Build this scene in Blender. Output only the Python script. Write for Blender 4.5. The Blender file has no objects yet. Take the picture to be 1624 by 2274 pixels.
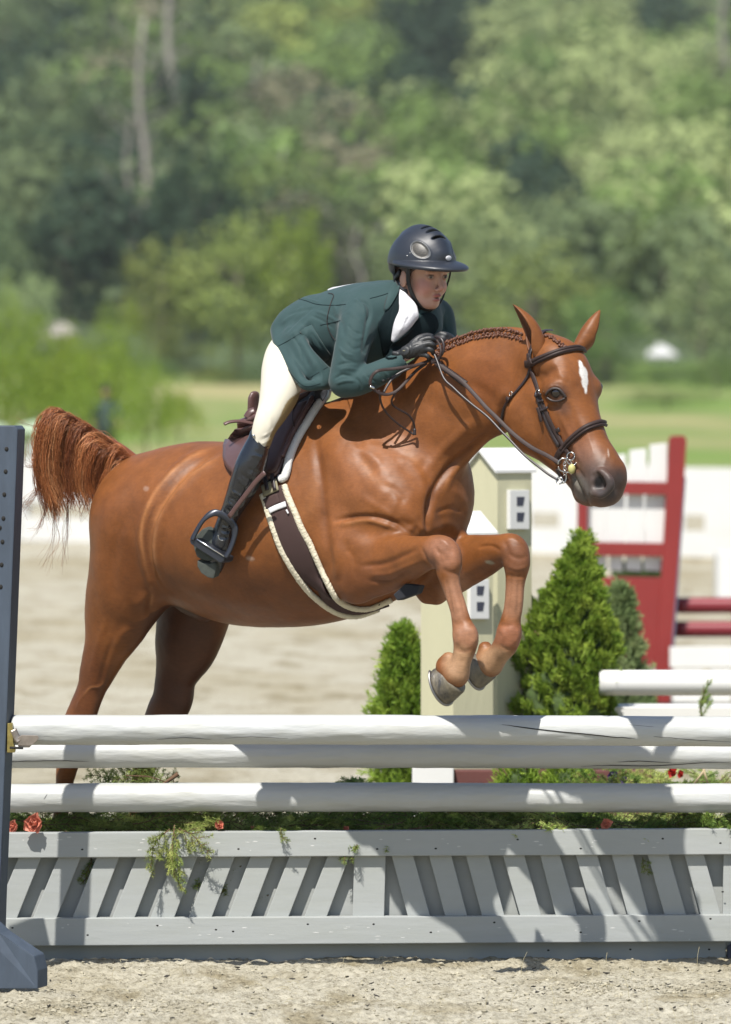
import bpy, math, random
import numpy as np
from mathutils import Vector, Matrix
from mathutils.bvhtree import BVHTree

C = bpy.context.scene
COL = C.collection
random.seed(7)
RNG = np.random.default_rng(11)

# ------------------------------------------------------------------ camera
CAM = np.array([0.0, -19.0, 1.989])
FPX = 12418.0                 # focal length in units of a 1624 x 2273.6 frame
PITCH = math.atan((1136.8 - 850.0) / FPX)
cam_d = bpy.data.cameras.new('camera')
cam = bpy.data.objects.new('camera', cam_d)
COL.objects.link(cam)
cam.location = CAM
cam.rotation_euler = (math.radians(90) - PITCH, 0, 0)
cam_d.sensor_fit = 'VERTICAL'
cam_d.sensor_height = 36.0
cam_d.sensor_width = 25.7
cam_d.lens = 36.0 * FPX / 2273.6
cam_d.clip_start = 0.5
cam_d.clip_end = 3000
cam_d.dof.use_dof = True
cam_d.dof.focus_distance = 18.75
cam_d.dof.aperture_fstop = 3.8
C.camera = cam

# ------------------------------------------------------------------ sky and sun
SUN = Vector((-0.22, -0.60, 1.0)).normalized()      # towards the sun
world = bpy.data.worlds.new('World')
C.world = world
world.use_nodes = True
nt = world.node_tree
sky = nt.nodes.new('ShaderNodeTexSky')
sky.sky_type = 'NISHITA'
sky.sun_disc = False
sky.sun_elevation = math.asin(SUN.z)
sky.sun_rotation = math.atan2(SUN.x, SUN.y)
sky.dust_density = 1.0
bg = nt.nodes['Background']
bg.inputs['Strength'].default_value = 0.090
nt.links.new(sky.outputs[0], bg.inputs[0])
sl = bpy.data.lights.new('sun', 'SUN')
sl.energy = 4.7
sl.angle = math.radians(0.53)
sl.color = (1.0, 0.955, 0.88)
so = bpy.data.objects.new('sun', sl)
COL.objects.link(so)
so.rotation_euler = SUN.to_track_quat('Z', 'Y').to_euler()
C.view_settings.view_transform = 'Standard'
C.view_settings.look = 'None'
C.view_settings.exposure = 0.70
C.view_settings.gamma = 1.0
C.cycles.use_denoising = True
C.cycles.max_bounces = 6
C.cycles.transparent_max_bounces = 8

# ------------------------------------------------------------------ geometry helpers
CP, SP = math.cos(PITCH), math.sin(PITCH)
def D(px, py, Y=0.0):
    """World point seen at frame coordinates (px, py) lying at depth Y."""
    x = (px - 812.0) / FPX
    y = -(py - 1136.8) / FPX
    d = np.array([x, CP + y * SP, -SP + y * CP])
    t = (Y - CAM[1]) / d[1]
    return CAM + t * d
def S(Y=0.0):
    return (Y + 19.0) / FPX
def proj(P):
    """World points (n,3) -> frame coordinates (n,2)."""
    P = np.asarray(P) - CAM
    f = P[..., 1] * CP - P[..., 2] * SP
    u = P[..., 1] * SP + P[..., 2] * CP
    return np.stack([812.0 + FPX * P[..., 0] / f, 1136.8 - FPX * u / f], -1)

def tag(o, label=None, cat=None, group=None, kind=None):
    if label: o['label'] = label
    if cat: o['category'] = cat
    if group: o['group'] = group
    if kind: o['kind'] = kind
    return o
def link(name, me, parent=None, m=None):
    o = bpy.data.objects.new(name, me)
    COL.objects.link(o)
    if parent is not None: o.parent = parent
    if m is not None and me is not None: me.materials.append(m)
    return o
def empty(name, loc=(0, 0, 0)):
    o = bpy.data.objects.new(name, None)
    o.location = loc
    COL.objects.link(o)
    return o
def mesh_np(name, V, F, smooth=True, col=None):
    """V (n,3), F list of arrays/ (m,4) or (m,3) int array."""
    V = np.asarray(V, dtype=np.float32)
    me = bpy.data.meshes.new(name)
    if isinstance(F, np.ndarray):
        m, k = F.shape
        me.vertices.add(len(V)); me.vertices.foreach_set('co', V.ravel())
        me.loops.add(m * k); me.loops.foreach_set('vertex_index', F.astype(np.int32).ravel())
        me.polygons.add(m)
        me.polygons.foreach_set('loop_start', np.arange(0, m * k, k, dtype=np.int32))
        me.polygons.foreach_set('loop_total', np.full(m, k, dtype=np.int32))
        me.update(calc_edges=True)
    else:
        me.from_pydata([tuple(map(float, v)) for v in V], [], [list(map(int, f)) for f in F])
    me.validate()
    if smooth:
        me.polygons.foreach_set('use_smooth', np.ones(len(me.polygons), dtype=bool))
    if col is not None:
        ca = me.color_attributes.new('Col', 'FLOAT_COLOR', 'POINT')
        c4 = np.ones((len(V), 4), dtype=np.float32); c4[:, :3] = col
        ca.data.foreach_set('color', c4.ravel())
    return me

class MB:
    """Collects simple shapes into one mesh."""
    def __init__(s): s.V = []; s.F = []; s.n = 0
    def add(s, V, F):
        V = np.asarray(V, float)
        s.V.append(V)
        s.F += [[i + s.n for i in f] for f in F]
        s.n += len(V)
    def box(s, a, b, rot=None, org=None):
        x0, y0, z0 = a; x1, y1, z1 = b
        V = np.array([[x0,y0,z0],[x1,y0,z0],[x1,y1,z0],[x0,y1,z0],[x0,y0,z1],[x1,y0,z1],[x1,y1,z1],[x0,y1,z1]], float)
        if rot is not None:
            o = np.array(org, float); V = (V - o) @ np.array(rot).T + o
        s.add(V, [[0,3,2,1],[4,5,6,7],[0,1,5,4],[1,2,6,5],[2,3,7,6],[3,0,4,7]])
    def prism(s, pts, off):
        """polygon pts (n,3) extruded by vector off."""
        P = np.asarray(pts, float); n = len(P)
        V = np.vstack([P, P + np.asarray(off, float)])
        F = [list(range(n))[::-1], list(range(n, 2 * n))] + [[i, (i + 1) % n, n + (i + 1) % n, n + i] for i in range(n)]
        s.add(V, F)
    def tube(s, pts, rad, seg=10, cap=True, flat=None):
        """pts (n,3), rad scalar or (n,), flat=(n,3) normals with thickness ratio -> elliptical."""
        P = np.asarray(pts, float); n = len(P)
        R = np.broadcast_to(np.asarray(rad, float), (n,))
        T = np.gradient(P, axis=0); T /= np.linalg.norm(T, axis=1)[:, None] + 1e-12
        up = np.array([0.03, 0.0, 1.0]) if abs(T[0][2]) < 0.9 else np.array([1.0, 0, 0])
        V = []
        U = np.cross(T[0], up); U /= np.linalg.norm(U)
        ang = np.arange(seg) * 2 * math.pi / seg
        for i in range(n):
            U = U - T[i] * np.dot(U, T[i]); U /= np.linalg.norm(U) + 1e-12
            W = np.cross(T[i], U)
            V.append(P[i] + R[i] * (np.cos(ang)[:, None] * U + np.sin(ang)[:, None] * W))
        V = np.vstack(V)
        F = [[i * seg + j, i * seg + (j + 1) % seg, (i + 1) * seg + (j + 1) % seg, (i + 1) * seg + j] for i in range(n - 1) for j in range(seg)]
        if cap: F += [list(range(seg))[::-1], list(range((n - 1) * seg, n * seg))]
        s.add(V, F)
    def ribbon(s, pts, nrm, w, t, seg=10, k=2.6):
        """flat strap: pts, face normals, half width, half thickness (superellipse section)."""
        P = np.asarray(pts, float); N = np.asarray(nrm, float); n = len(P)
        W_ = np.broadcast_to(np.asarray(w, float), (n,))
        T_ = np.broadcast_to(np.asarray(t, float), (n,))
        T = np.gradient(P, axis=0); T /= np.linalg.norm(T, axis=1)[:, None] + 1e-12
        ang = (np.arange(seg) + 0.5) * 2 * math.pi / seg
        ca = np.sign(np.cos(ang)) * np.abs(np.cos(ang)) ** (2 / k)
        sa = np.sign(np.sin(ang)) * np.abs(np.sin(ang)) ** (2 / k)
        V = []
        for i in range(n):
            u = np.cross(T[i], N[i]); u /= np.linalg.norm(u) + 1e-12
            v = np.cross(u, T[i])
            V.append(P[i] + W_[i] * ca[:, None] * u + T_[i] * sa[:, None] * v)
        V = np.vstack(V)
        F = [[i * seg + j, i * seg + (j + 1) % seg, (i + 1) * seg + (j + 1) % seg, (i + 1) * seg + j] for i in range(n - 1) for j in range(seg)]
        F += [list(range(seg))[::-1], list(range((n - 1) * seg, n * seg))]
        s.add(V, F)
    def ball(s, c, r, seg=12, rings=8, axes=None):
        c = np.asarray(c, float); r = np.broadcast_to(np.asarray(r, float), (3,))
        V = []
        for i in range(1, rings):
            th = math.pi * i / rings
            for j in range(seg):
                ph = 2 * math.pi * j / seg
                V.append([math.sin(th) * math.cos(ph) * r[0], math.sin(th) * math.sin(ph) * r[1], math.cos(th) * r[2]])
        V += [[0, 0, r[2]], [0, 0, -r[2]]]
        V = np.array(V)
        if axes is not None: V = V @ np.asarray(axes, float)
        top, bot = len(V) - 2, len(V) - 1
        F = [[i * seg + j, (i + 1) * seg + j, (i + 1) * seg + (j + 1) % seg, i * seg + (j + 1) % seg] for i in range(rings - 2) for j in range(seg)]
        F += [[top, j, (j + 1) % seg] for j in range(seg)]
        b = (rings - 2) * seg
        F += [[bot, b + (j + 1) % seg, b + j] for j in range(seg)]
        s.add(V + c, F)
    def build(s, name, m, parent=None, smooth=False, bevel=0.0, seg=2, org=None):
        V = np.vstack(s.V)
        if org is not None: V = V - np.asarray(org, float)
        me = bpy.data.meshes.new(name)
        me.from_pydata([tuple(v) for v in V.tolist()], [], s.F)
        me.validate(); 
        import bmesh
        bm = bmesh.new(); bm.from_mesh(me)
        bmesh.ops.recalc_face_normals(bm, faces=bm.faces)
        if bevel > 0:
            bmesh.ops.bevel(bm, geom=[e for e in bm.edges if len(e.link_faces) == 2 and e.calc_face_angle(0) > 0.5], offset=bevel, segments=seg, affect='EDGES', profile=0.6)
        bm.to_mesh(me); bm.free()
        if smooth:
            me.polygons.foreach_set('use_smooth', np.ones(len(me.polygons), dtype=bool))
        o = link(name, me, parent, m)
        if org is not None and parent is None: o.location = org
        return o

def mb_child(mb, name, m, par, org, smooth=True, bevel=0.0):
    """build with vertices relative to the parent empty at org."""
    o = mb.build(name, m, None, smooth, bevel)
    o.data.transform(Matrix.Translation(Vector([-float(v) for v in org])))
    o.parent = par
    return o

def cr(pts, n=6):
    """Catmull-Rom resample of rows; n sub-steps per span."""
    P = np.asarray(pts, float)
    if len(P) < 3:
        t = np.linspace(0, 1, n + 1)[:, None]
        return P[0] * (1 - t) + P[-1] * t
    Q = np.vstack([2 * P[0] - P[1], P, 2 * P[-1] - P[-2]])
    out = []
    for i in range(1, len(Q) - 2):
        p0, p1, p2, p3 = Q[i - 1], Q[i], Q[i + 1], Q[i + 2]
        for j in range(n):
            t = j / n
            out.append(0.5 * ((2 * p1) + (-p0 + p2) * t + (2 * p0 - 5 * p1 + 4 * p2 - p3) * t * t + (-p0 + 3 * p1 - 3 * p2 + p3) * t ** 3))
    out.append(P[-1])
    return np.array(out)

# value noise ------------------------------------------------------
_PERM = RNG.random((64, 64, 64)).astype(np.float32)
def vnoise(P):
    P = np.asarray(P, np.float32)
    i = np.floor(P).astype(int); f = P - i; f = f * f * (3 - 2 * f)
    i0 = i & 63; i1 = (i + 1) & 63
    def g(a, b, c): return _PERM[a, b, c]
    x0, y0, z0 = i0[..., 0], i0[..., 1], i0[..., 2]; x1, y1, z1 = i1[..., 0], i1[..., 1], i1[..., 2]
    fx, fy, fz = f[..., 0], f[..., 1], f[..., 2]
    a = g(x0,y0,z0) * (1-fx) + g(x1,y0,z0) * fx
    b = g(x0,y1,z0) * (1-fx) + g(x1,y1,z0) * fx
    c = g(x0,y0,z1) * (1-fx) + g(x1,y0,z1) * fx
    d = g(x0,y1,z1) * (1-fx) + g(x1,y1,z1) * fx
    return ((a * (1-fy) + b * fy) * (1-fz) + (c * (1-fy) + d * fy) * fz) * 2 - 1
def fbm(P, octv=4, gain=0.5):
    P = np.asarray(P, np.float32); v = 0; a = 1.0; t = 0
    for _ in range(octv):
        v = v + a * vnoise(P); t += a; a *= gain; P = P * 2.03 + 17.3
    return v / t

# ------------------------------------------------------------------ materials
ALB = 0.70      # all paints and leaves sit a little darker; the exposure makes up for it
def mat(name, color=(0.5, 0.5, 0.5), rough=0.6, metal=0.0, bump=0.0, bscale=60.0, var=0.0, vscale=8.0, spec=0.5,
        vcol=False, stretch=None, sheen=0.0, coat=0.0, color2=None, transl=0.0, rvar=0.0, objvar=0.0, bdist=0.01, sss=0.0, bstretch=None, hair=0.0):
    m = bpy.data.materials.new(name); m.use_nodes = True
    n = m.node_tree.nodes; l = m.node_tree.links
    p = n['Principled BSDF']
    p.inputs['Roughness'].default_value = rough
    p.inputs['Metallic'].default_value = metal
    p.inputs['Specular IOR Level'].default_value = spec
    if sheen: p.inputs['Sheen Weight'].default_value = sheen
    if coat: p.inputs['Coat Weight'].default_value = coat; p.inputs['Coat Roughness'].default_value = 0.15
    if sss:
        p.inputs['Subsurface Weight'].default_value = sss; p.inputs['Subsurface Radius'].default_value = (0.01, 0.004, 0.002)
        p.inputs['Subsurface Scale'].default_value = 1.0
    tc = n.new('ShaderNodeTexCoord'); mp = n.new('ShaderNodeMapping')
    l.new(tc.outputs['Object'], mp.inputs[0])
    if stretch: mp.inputs['Scale'].default_value = stretch
    src = None
    if vcol:
        a = n.new('ShaderNodeAttribute'); a.attribute_name = 'Col'; src = a.outputs['Color']
    else:
        r = n.new('ShaderNodeRGB'); r.outputs[0].default_value = (*color, 1); src = r.outputs[0]
    if var or color2 is not None:
        no = n.new('ShaderNodeTexNoise'); no.inputs['Scale'].default_value = vscale; no.inputs['Detail'].default_value = 6
        no.inputs['Roughness'].default_value = 0.65
        l.new(mp.outputs[0], no.inputs['Vector'])
        if color2 is not None:
            rp = n.new('ShaderNodeValToRGB'); rp.color_ramp.elements[0].position = 0.38; rp.color_ramp.elements[1].position = 0.64
            l.new(no.outputs['Fac'], rp.inputs[0])
            mx = n.new('ShaderNodeMix'); mx.data_type = 'RGBA'
            l.new(rp.outputs[0], mx.inputs[0]); l.new(src, mx.inputs[6]); mx.inputs[7].default_value = (*color2, 1)
            src = mx.outputs[2]
        if var:
            mr = n.new('ShaderNodeMapRange'); mr.inputs[1].default_value = 0.25; mr.inputs[2].default_value = 0.75
            mr.inputs[3].default_value = 1 - var; mr.inputs[4].default_value = 1 + var
            l.new(no.outputs['Fac'], mr.inputs[0])
            vm = n.new('ShaderNodeVectorMath'); vm.operation = 'SCALE'
            l.new(src, vm.inputs[0]); l.new(mr.outputs[0], vm.inputs['Scale']); src = vm.outputs[0]
    if objvar:
        oi = n.new('ShaderNodeObjectInfo'); mr = n.new('ShaderNodeMapRange')
        mr.inputs[3].default_value = 1 - objvar; mr.inputs[4].default_value = 1 + objvar
        l.new(oi.outputs['Random'], mr.inputs[0])
        vm = n.new('ShaderNodeVectorMath'); vm.operation = 'SCALE'
        l.new(src, vm.inputs[0]); l.new(mr.outputs[0], vm.inputs['Scale']); src = vm.outputs[0]
        hs = n.new('ShaderNodeHueSaturation'); mh = n.new('ShaderNodeMapRange')
        ml = n.new('ShaderNodeMath'); ml.operation = 'FRACT'; ms = n.new('ShaderNodeMath'); ms.operation = 'MULTIPLY'; ms.inputs[1].default_value = 7.31
        l.new(oi.outputs['Random'], ms.inputs[0]); l.new(ms.outputs[0], ml.inputs[0]); l.new(ml.outputs[0], mh.inputs[0])
        mh.inputs[3].default_value = 0.5 - objvar * 0.07; mh.inputs[4].default_value = 0.5 + objvar * 0.07
        l.new(mh.outputs[0], hs.inputs['Hue']); l.new(src, hs.inputs['Color']); src = hs.outputs[0]
    if hair:
        for sc, am in ((150, hair), (420, hair * .8)):
            mh = n.new('ShaderNodeMapping'); mh.inputs['Scale'].default_value = bstretch; mh.inputs['Rotation'].default_value = (0, .5, 0); l.new(tc.outputs['Object'], mh.inputs[0])
            nh = n.new('ShaderNodeTexNoise'); nh.inputs['Scale'].default_value = sc; nh.inputs['Detail'].default_value = 3; l.new(mh.outputs[0], nh.inputs['Vector'])
            rh = n.new('ShaderNodeMapRange'); rh.inputs[1].default_value = .3; rh.inputs[2].default_value = .7; rh.inputs[3].default_value = 1 - am; rh.inputs[4].default_value = 1 + am; l.new(nh.outputs['Fac'], rh.inputs[0])
            vh = n.new('ShaderNodeVectorMath'); vh.operation = 'SCALE'; l.new(src, vh.inputs[0]); l.new(rh.outputs[0], vh.inputs['Scale']); src = vh.outputs[0]
    av = n.new('ShaderNodeVectorMath'); av.operation = 'SCALE'; av.inputs['Scale'].default_value = ALB
    l.new(src, av.inputs[0]); src = av.outputs[0]
    l.new(src, p.inputs['Base Color'])
    if bump:
        nb = n.new('ShaderNodeTexNoise'); nb.inputs['Scale'].default_value = bscale; nb.inputs['Detail'].default_value = 5
        if bstretch:
            m3 = n.new('ShaderNodeMapping'); m3.inputs['Scale'].default_value = bstretch; m3.inputs['Rotation'].default_value = (0, .5, 0); l.new(tc.outputs['Object'], m3.inputs[0]); l.new(m3.outputs[0], nb.inputs['Vector'])
        else: l.new(mp.outputs[0], nb.inputs['Vector'])
        b = n.new('ShaderNodeBump'); b.inputs['Strength'].default_value = bump; b.inputs['Distance'].default_value = bdist
        l.new(nb.outputs['Fac'], b.inputs['Height']); l.new(b.outputs[0], p.inputs['Normal'])
        if rvar:
            mr = n.new('ShaderNodeMapRange'); mr.inputs[3].default_value = rough - rvar; mr.inputs[4].default_value = rough + rvar
            l.new(nb.outputs['Fac'], mr.inputs[0]); l.new(mr.outputs[0], p.inputs['Roughness'])
    if transl:
        t = n.new('ShaderNodeBsdfTranslucent'); l.new(src, t.inputs[0])
        mx = n.new('ShaderNodeMixShader'); mx.inputs[0].default_value = transl
        l.new(p.outputs[0], mx.inputs[1]); l.new(t.outputs[0], mx.inputs[2])
        l.new(mx.outputs[0], n['Material Output'].inputs['Surface'])
    return m

# ------------------------------------------------------------------ implicit surfaces
BIG = 0.5
class Field:
    def __init__(s, lo, hi, h):
        s.lo = np.array(lo, np.float32); s.h = h
        s.n = np.ceil((np.array(hi) - s.lo) / h).astype(int) + 1
        s.F = np.full(tuple(s.n), BIG, np.float32)
        s.ax = [s.lo[i] + h * np.arange(s.n[i], dtype=np.float32) for i in range(3)]
    def box(s, lo, hi):
        a = np.clip(np.floor((np.asarray(lo) - s.lo) / s.h).astype(int), 0, s.n)
        b = np.clip(np.ceil((np.asarray(hi) - s.lo) / s.h).astype(int) + 1, 0, s.n)
        return tuple(slice(int(a[i]), int(b[i])) for i in range(3))
    def grid(s, sl):
        return s.ax[0][sl[0]][:, None, None], s.ax[1][sl[1]][None, :, None], s.ax[2][sl[2]][None, None, :]
    def merge(s, sl, d, blend, mode='add'):
        A = s.F[sl]
        if mode == 'sub':
            d = -d
            if blend > 0:
                hh = np.clip(0.5 - 0.5 * (A - d) / blend, 0, 1)
                s.F[sl] = A * (1 - hh) + d * hh + blend * hh * (1 - hh)
            else: s.F[sl] = np.maximum(A, d)
        elif mode == 'and':
            s.F[sl] = np.maximum(A, d)
        else:
            if blend > 0:
                hh = np.clip(0.5 + 0.5 * (A - d) / blend, 0, 1)
                s.F[sl] = A * (1 - hh) + d * hh - blend * hh * (1 - hh)
            else: s.F[sl] = np.minimum(A, d)
    def chain(s, pts, L=None, blend=0.03, mode='add', n=4):
        """pts rows: x,y,z,r,k (k = extent along L relative to r)."""
        Q = cr(pts, n) if len(pts) > 2 else np.asarray(pts, float)
        if len(Q) == 1: Q = np.vstack([Q, Q])
        if Q.shape[1] == 4: Q = np.hstack([Q, np.ones((len(Q), 1))])
        pad = blend + 3 * s.h
        ext = Q[:, 3] * np.maximum(Q[:, 4], 1)
        lo = (Q[:, :3] - ext[:, None]).min(0) - pad; hi = (Q[:, :3] + ext[:, None]).max(0) + pad
        SL = s.box(lo, hi)
        tmp = np.full([q.stop - q.start for q in SL], BIG, np.float32)
        for i in range(len(Q) - 1):
            a, b = Q[i], Q[i + 1]
            e = max(ext[i], ext[i + 1]) + pad
            sl = s.box(np.minimum(a[:3], b[:3]) - e, np.maximum(a[:3], b[:3]) + e)
            sl = tuple(slice(max(sl[j].start, SL[j].start), min(sl[j].stop, SL[j].stop)) for j in range(3))
            if any(q.stop <= q.start for q in sl): continue
            X, Y, Z = s.grid(sl)
            k = (a[4] + b[4]) / 2
            px, py, pz = X - a[0], Y - a[1], Z - a[2]
            ab = (b - a)[:3].copy()
            if L is not None and abs(k - 1) > 1e-3:
                dl = px * L[0] + py * L[1] + pz * L[2]
                c = 1 / k - 1
                px = px + c * dl * L[0]; py = py + c * dl * L[1]; pz = pz + c * dl * L[2]
                ab = ab + c * np.dot(ab, L) * np.asarray(L)
            den = float(np.dot(ab, ab)) + 1e-12
            t = np.clip((px * ab[0] + py * ab[1] + pz * ab[2]) / den, 0, 1)
            d = np.sqrt((px - t * ab[0]) ** 2 + (py - t * ab[1]) ** 2 + (pz - t * ab[2]) ** 2) - (a[3] + t * (b[3] - a[3]))
            if k < 1: d = d * (0.5 + 0.5 * k)
            ts = tuple(slice(sl[j].start - SL[j].start, sl[j].stop - SL[j].start) for j in range(3))
            np.minimum(tmp[ts], d.astype(np.float32), out=tmp[ts])
        s.merge(SL, tmp, blend, mode)
    def ell(s, c, r, axes=None, blend=0.02, mode='add'):
        """ellipsoid: centre, radii, axes rows."""
        c = np.asarray(c, float); r = np.asarray(r, float)
        A = np.eye(3) if axes is None else np.asarray(axes, float)
        e = np.abs(A * r[:, None]).sum(0) + blend + 3 * s.h
        sl = s.box(c - e, c + e)
        if any(q.stop <= q.start for q in sl): return
        X, Y, Z = s.grid(sl); X = X - c[0]; Y = Y - c[1]; Z = Z - c[2]
        u = [X * A[i][0] + Y * A[i][1] + Z * A[i][2] for i in range(3)]
        k0 = np.sqrt((u[0] / r[0]) ** 2 + (u[1] / r[1]) ** 2 + (u[2] / r[2]) ** 2)
        k1 = np.sqrt((u[0] / r[0] ** 2) ** 2 + (u[1] / r[1] ** 2) ** 2 + (u[2] / r[2] ** 2) ** 2) + 1e-9
        s.merge(sl, (k0 * (k0 - 1) / k1).astype(np.float32), blend, mode)
    def plane(s, p, n, mode='and', blend=0.0, lo=None, hi=None):
        """keep the side opposite to n."""
        sl = s.box(s.lo if lo is None else lo, (s.lo + s.h * s.n) if hi is None else hi)
        X, Y, Z = s.grid(sl)
        d = (X - p[0]) * n[0] + (Y - p[1]) * n[1] + (Z - p[2]) * n[2]
        s.merge(sl, (d + np.zeros_like(s.F[sl])).astype(np.float32), blend, mode)
    def mesh(s):
        F = s.F; F[0] = F[-1] = BIG; F[:, 0] = F[:, -1] = BIG; F[:, :, 0] = F[:, :, -1] = BIG
        ins = F < 0
        c = ins[:-1, :-1, :-1].astype(np.int8)
        cnt = sum(ins[i:F.shape[0] - 1 + i, j:F.shape[1] - 1 + j, k:F.shape[2] - 1 + k].astype(np.int8) for i in (0, 1) for j in (0, 1) for k in (0, 1))
        act = np.argwhere((cnt > 0) & (cnt < 8))
        idx = np.full(cnt.shape, -1, np.int32)
        idx[tuple(act.T)] = np.arange(len(act))
        acc = np.zeros((len(act), 3)); num = np.zeros(len(act))
        cor = [(i, j, k) for i in (0, 1) for j in (0, 1) for k in (0, 1)]
        val = {q: F[act[:, 0] + q[0], act[:, 1] + q[1], act[:, 2] + q[2]] for q in cor}
        for a in cor:
            for ax in range(3):
                if a[ax] == 0:
                    b = tuple(a[m] + (m == ax) for m in range(3))
                    va, vb = val[a], val[b]
                    cross = (va < 0) != (vb < 0)
                    t = np.where(cross, va / (va - vb + 1e-12 * (va == vb)), 0)
                    for m in range(3):
                        acc[:, m] += np.where(cross, a[m] + (t if m == ax else 0), 0)
                    num += cross
        V = s.lo + s.h * (act + acc / num[:, None])
        faces = []
        for ax in range(3):
            o1, o2 = [(1, 2), (2, 0), (0, 1)][ax]
            sl0 = [slice(None)] * 3; sl1 = [slice(None)] * 3
            sl0[ax] = slice(0, -1); sl1[ax] = slice(1, None)
            A = ins[tuple(sl0)]; B = ins[tuple(sl1)]
            E = np.argwhere(A != B)
            E = E[(E[:, o1] > 0) & (E[:, o2] > 0) & (E[:, o1] < F.shape[o1] - 1) & (E[:, o2] < F.shape[o2] - 1)]
            flip = A[tuple(E.T)]
            def g(d1, d2):
                e = E.copy(); e[:, o1] += d1; e[:, o2] += d2
                return idx[tuple(e.T)]
            q = np.stack([g(-1, -1), g(0, -1), g(0, 0), g(-1, 0)], 1)
            q[~flip] = q[~flip][:, ::-1]
            faces.append(q)
        return V, np.vstack(faces)
    def smoothmesh(s, it=1):
        V, F = s.mesh()
        for _ in range(it):
            V = laplace(V, F, 0.5)
        return V, F
def laplace(V, F, w):
    acc = np.zeros_like(V); num = np.zeros(len(V))
    k = F.shape[1]
    for i in range(k):
        a, b = F[:, i], F[:, (i + 1) % k]
        for m in range(3):
            acc[:, m] += np.bincount(a, V[b, m], len(V)) + np.bincount(b, V[a, m], len(V))
        num += np.bincount(a, minlength=len(V)) + np.bincount(b, minlength=len(V))
    return V * (1 - w) + w * acc / num[:, None]
def normals(V, F):
    a = V[F[:, 2]] - V[F[:, 0]]; b = V[F[:, 3 if F.shape[1] == 4 else 1]] - V[F[:, 1 if F.shape[1] == 4 else 0]]
    n = np.cross(a, b) if F.shape[1] == 4 else np.cross(b, a)
    N = np.zeros_like(V)
    for i in range(F.shape[1]):
        for m in range(3): N[:, m] += np.bincount(F[:, i], n[:, m], len(V))
    return N / (np.linalg.norm(N, axis=1)[:, None] + 1e-12)
def bvh_of(V, F):
    return BVHTree.FromPolygons([tuple(v) for v in V.tolist()], F.tolist())
def seg_dist(P, line):
    """distance of 2D points to polyline (k,2), and the parameter along it."""
    L = np.asarray(line, float)
    best = np.full(len(P), 1e9); par = np.zeros(len(P))
    m = len(L) - 1
    if m == 0: return np.linalg.norm(P - L[0], axis=1), par
    for i in range(m):
        a, b = L[i], L[i + 1]; ab = b - a
        t = np.clip(((P - a) @ ab) / (ab @ ab + 1e-9), 0, 1)
        d = np.linalg.norm(P - a - t[:, None] * ab, axis=1)
        u = d < best; best[u] = d[u]; par[u] = (i + t[u]) / m
    return best, par
def facing(V, N):
    w = V - CAM; w /= np.linalg.norm(w, axis=1)[:, None]
    return np.clip(-(N * w).sum(1), 0, 1)
def sculpt(V, N, strokes, ymax=None, ymin=None):
    """raise or groove the near side along strokes (pts, width px, height mm)."""
    Q = proj(V); fc = np.clip(facing(V, N) * 2.5, 0, 1)
    out = np.zeros(len(V))
    for st in strokes:
        pts, w, a = st[:3]
        yr = st[3] if len(st) > 3 else None
        ln = cr(pts, 5) if len(pts) > 2 else np.asarray(pts, float)
        lo, hi = ln.min(0) - 3 * w, ln.max(0) + 3 * w
        sel = np.flatnonzero((Q[:, 0] > lo[0]) & (Q[:, 0] < hi[0]) & (Q[:, 1] > lo[1]) & (Q[:, 1] < hi[1]) & (fc > 0))
        if not len(sel): continue
        d, par = seg_dist(Q[sel], ln)
        taper = np.clip(np.minimum(par, 1 - par) * 5 + 0.15, 0, 1) if len(pts) > 1 else 1
        g = np.exp(-(d / w) ** 2) * a * 0.001 * fc[sel] * taper
        if yr is not None: g = g * ((V[sel, 1] > yr[0]) & (V[sel, 1] < yr[1]))
        out[sel] += g
    return V + N * out[:, None]
def paint(V, N, col, splats):
    """splats: (px,py,rx,ry,angle deg,colour,strength[,yrange])."""
    Q = proj(V); fc = np.clip(facing(V, N) * 4, 0, 1)
    for sp in splats:
        px, py, rx, ry, an, c, stg = sp[:7]
        d = Q - (px, py); a = math.radians(an)
        u = d[:, 0] * math.cos(a) + d[:, 1] * math.sin(a); v = -d[:, 0] * math.sin(a) + d[:, 1] * math.cos(a)
        soft = sp[8] if len(sp) > 8 else 1.0
        g = np.clip((1.0 - (np.sqrt((u / rx) ** 2 + (v / ry) ** 2))) * 2.2 / soft, 0, 1) * stg
        if len(sp) > 7 and sp[7] is not None: g = g * ((V[:, 1] > sp[7][0]) & (V[:, 1] < sp[7][1]))
        else: g = g * fc
        col = col * (1 - g[:, None]) + np.asarray(c)[None] * g[:, None]
    return col
def paint_lines(V, N, col, lines):
    Q = proj(V); fc = np.clip(facing(V, N) * 4, 0, 1)
    for pts, w, c, stg in lines:
        ln = cr(pts, 5); lo, hi = ln.min(0) - 3 * w, ln.max(0) + 3 * w
        sel = np.flatnonzero((Q[:, 0] > lo[0]) & (Q[:, 0] < hi[0]) & (Q[:, 1] > lo[1]) & (Q[:, 1] < hi[1]) & (fc > 0))
        if not len(sel): continue
        d, par = seg_dist(Q[sel], ln); taper = np.clip(np.minimum(par, 1 - par) * 5, 0, 1)
        g = (np.exp(-(d / w) ** 2) * stg * taper * fc[sel] * (.75 + .5 * vnoise(V[sel] * 30)))[:, None]
        g = np.clip(g, 0, 1); col[sel] = col[sel] * (1 - g) + np.asarray(c) * g
    return col

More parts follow.
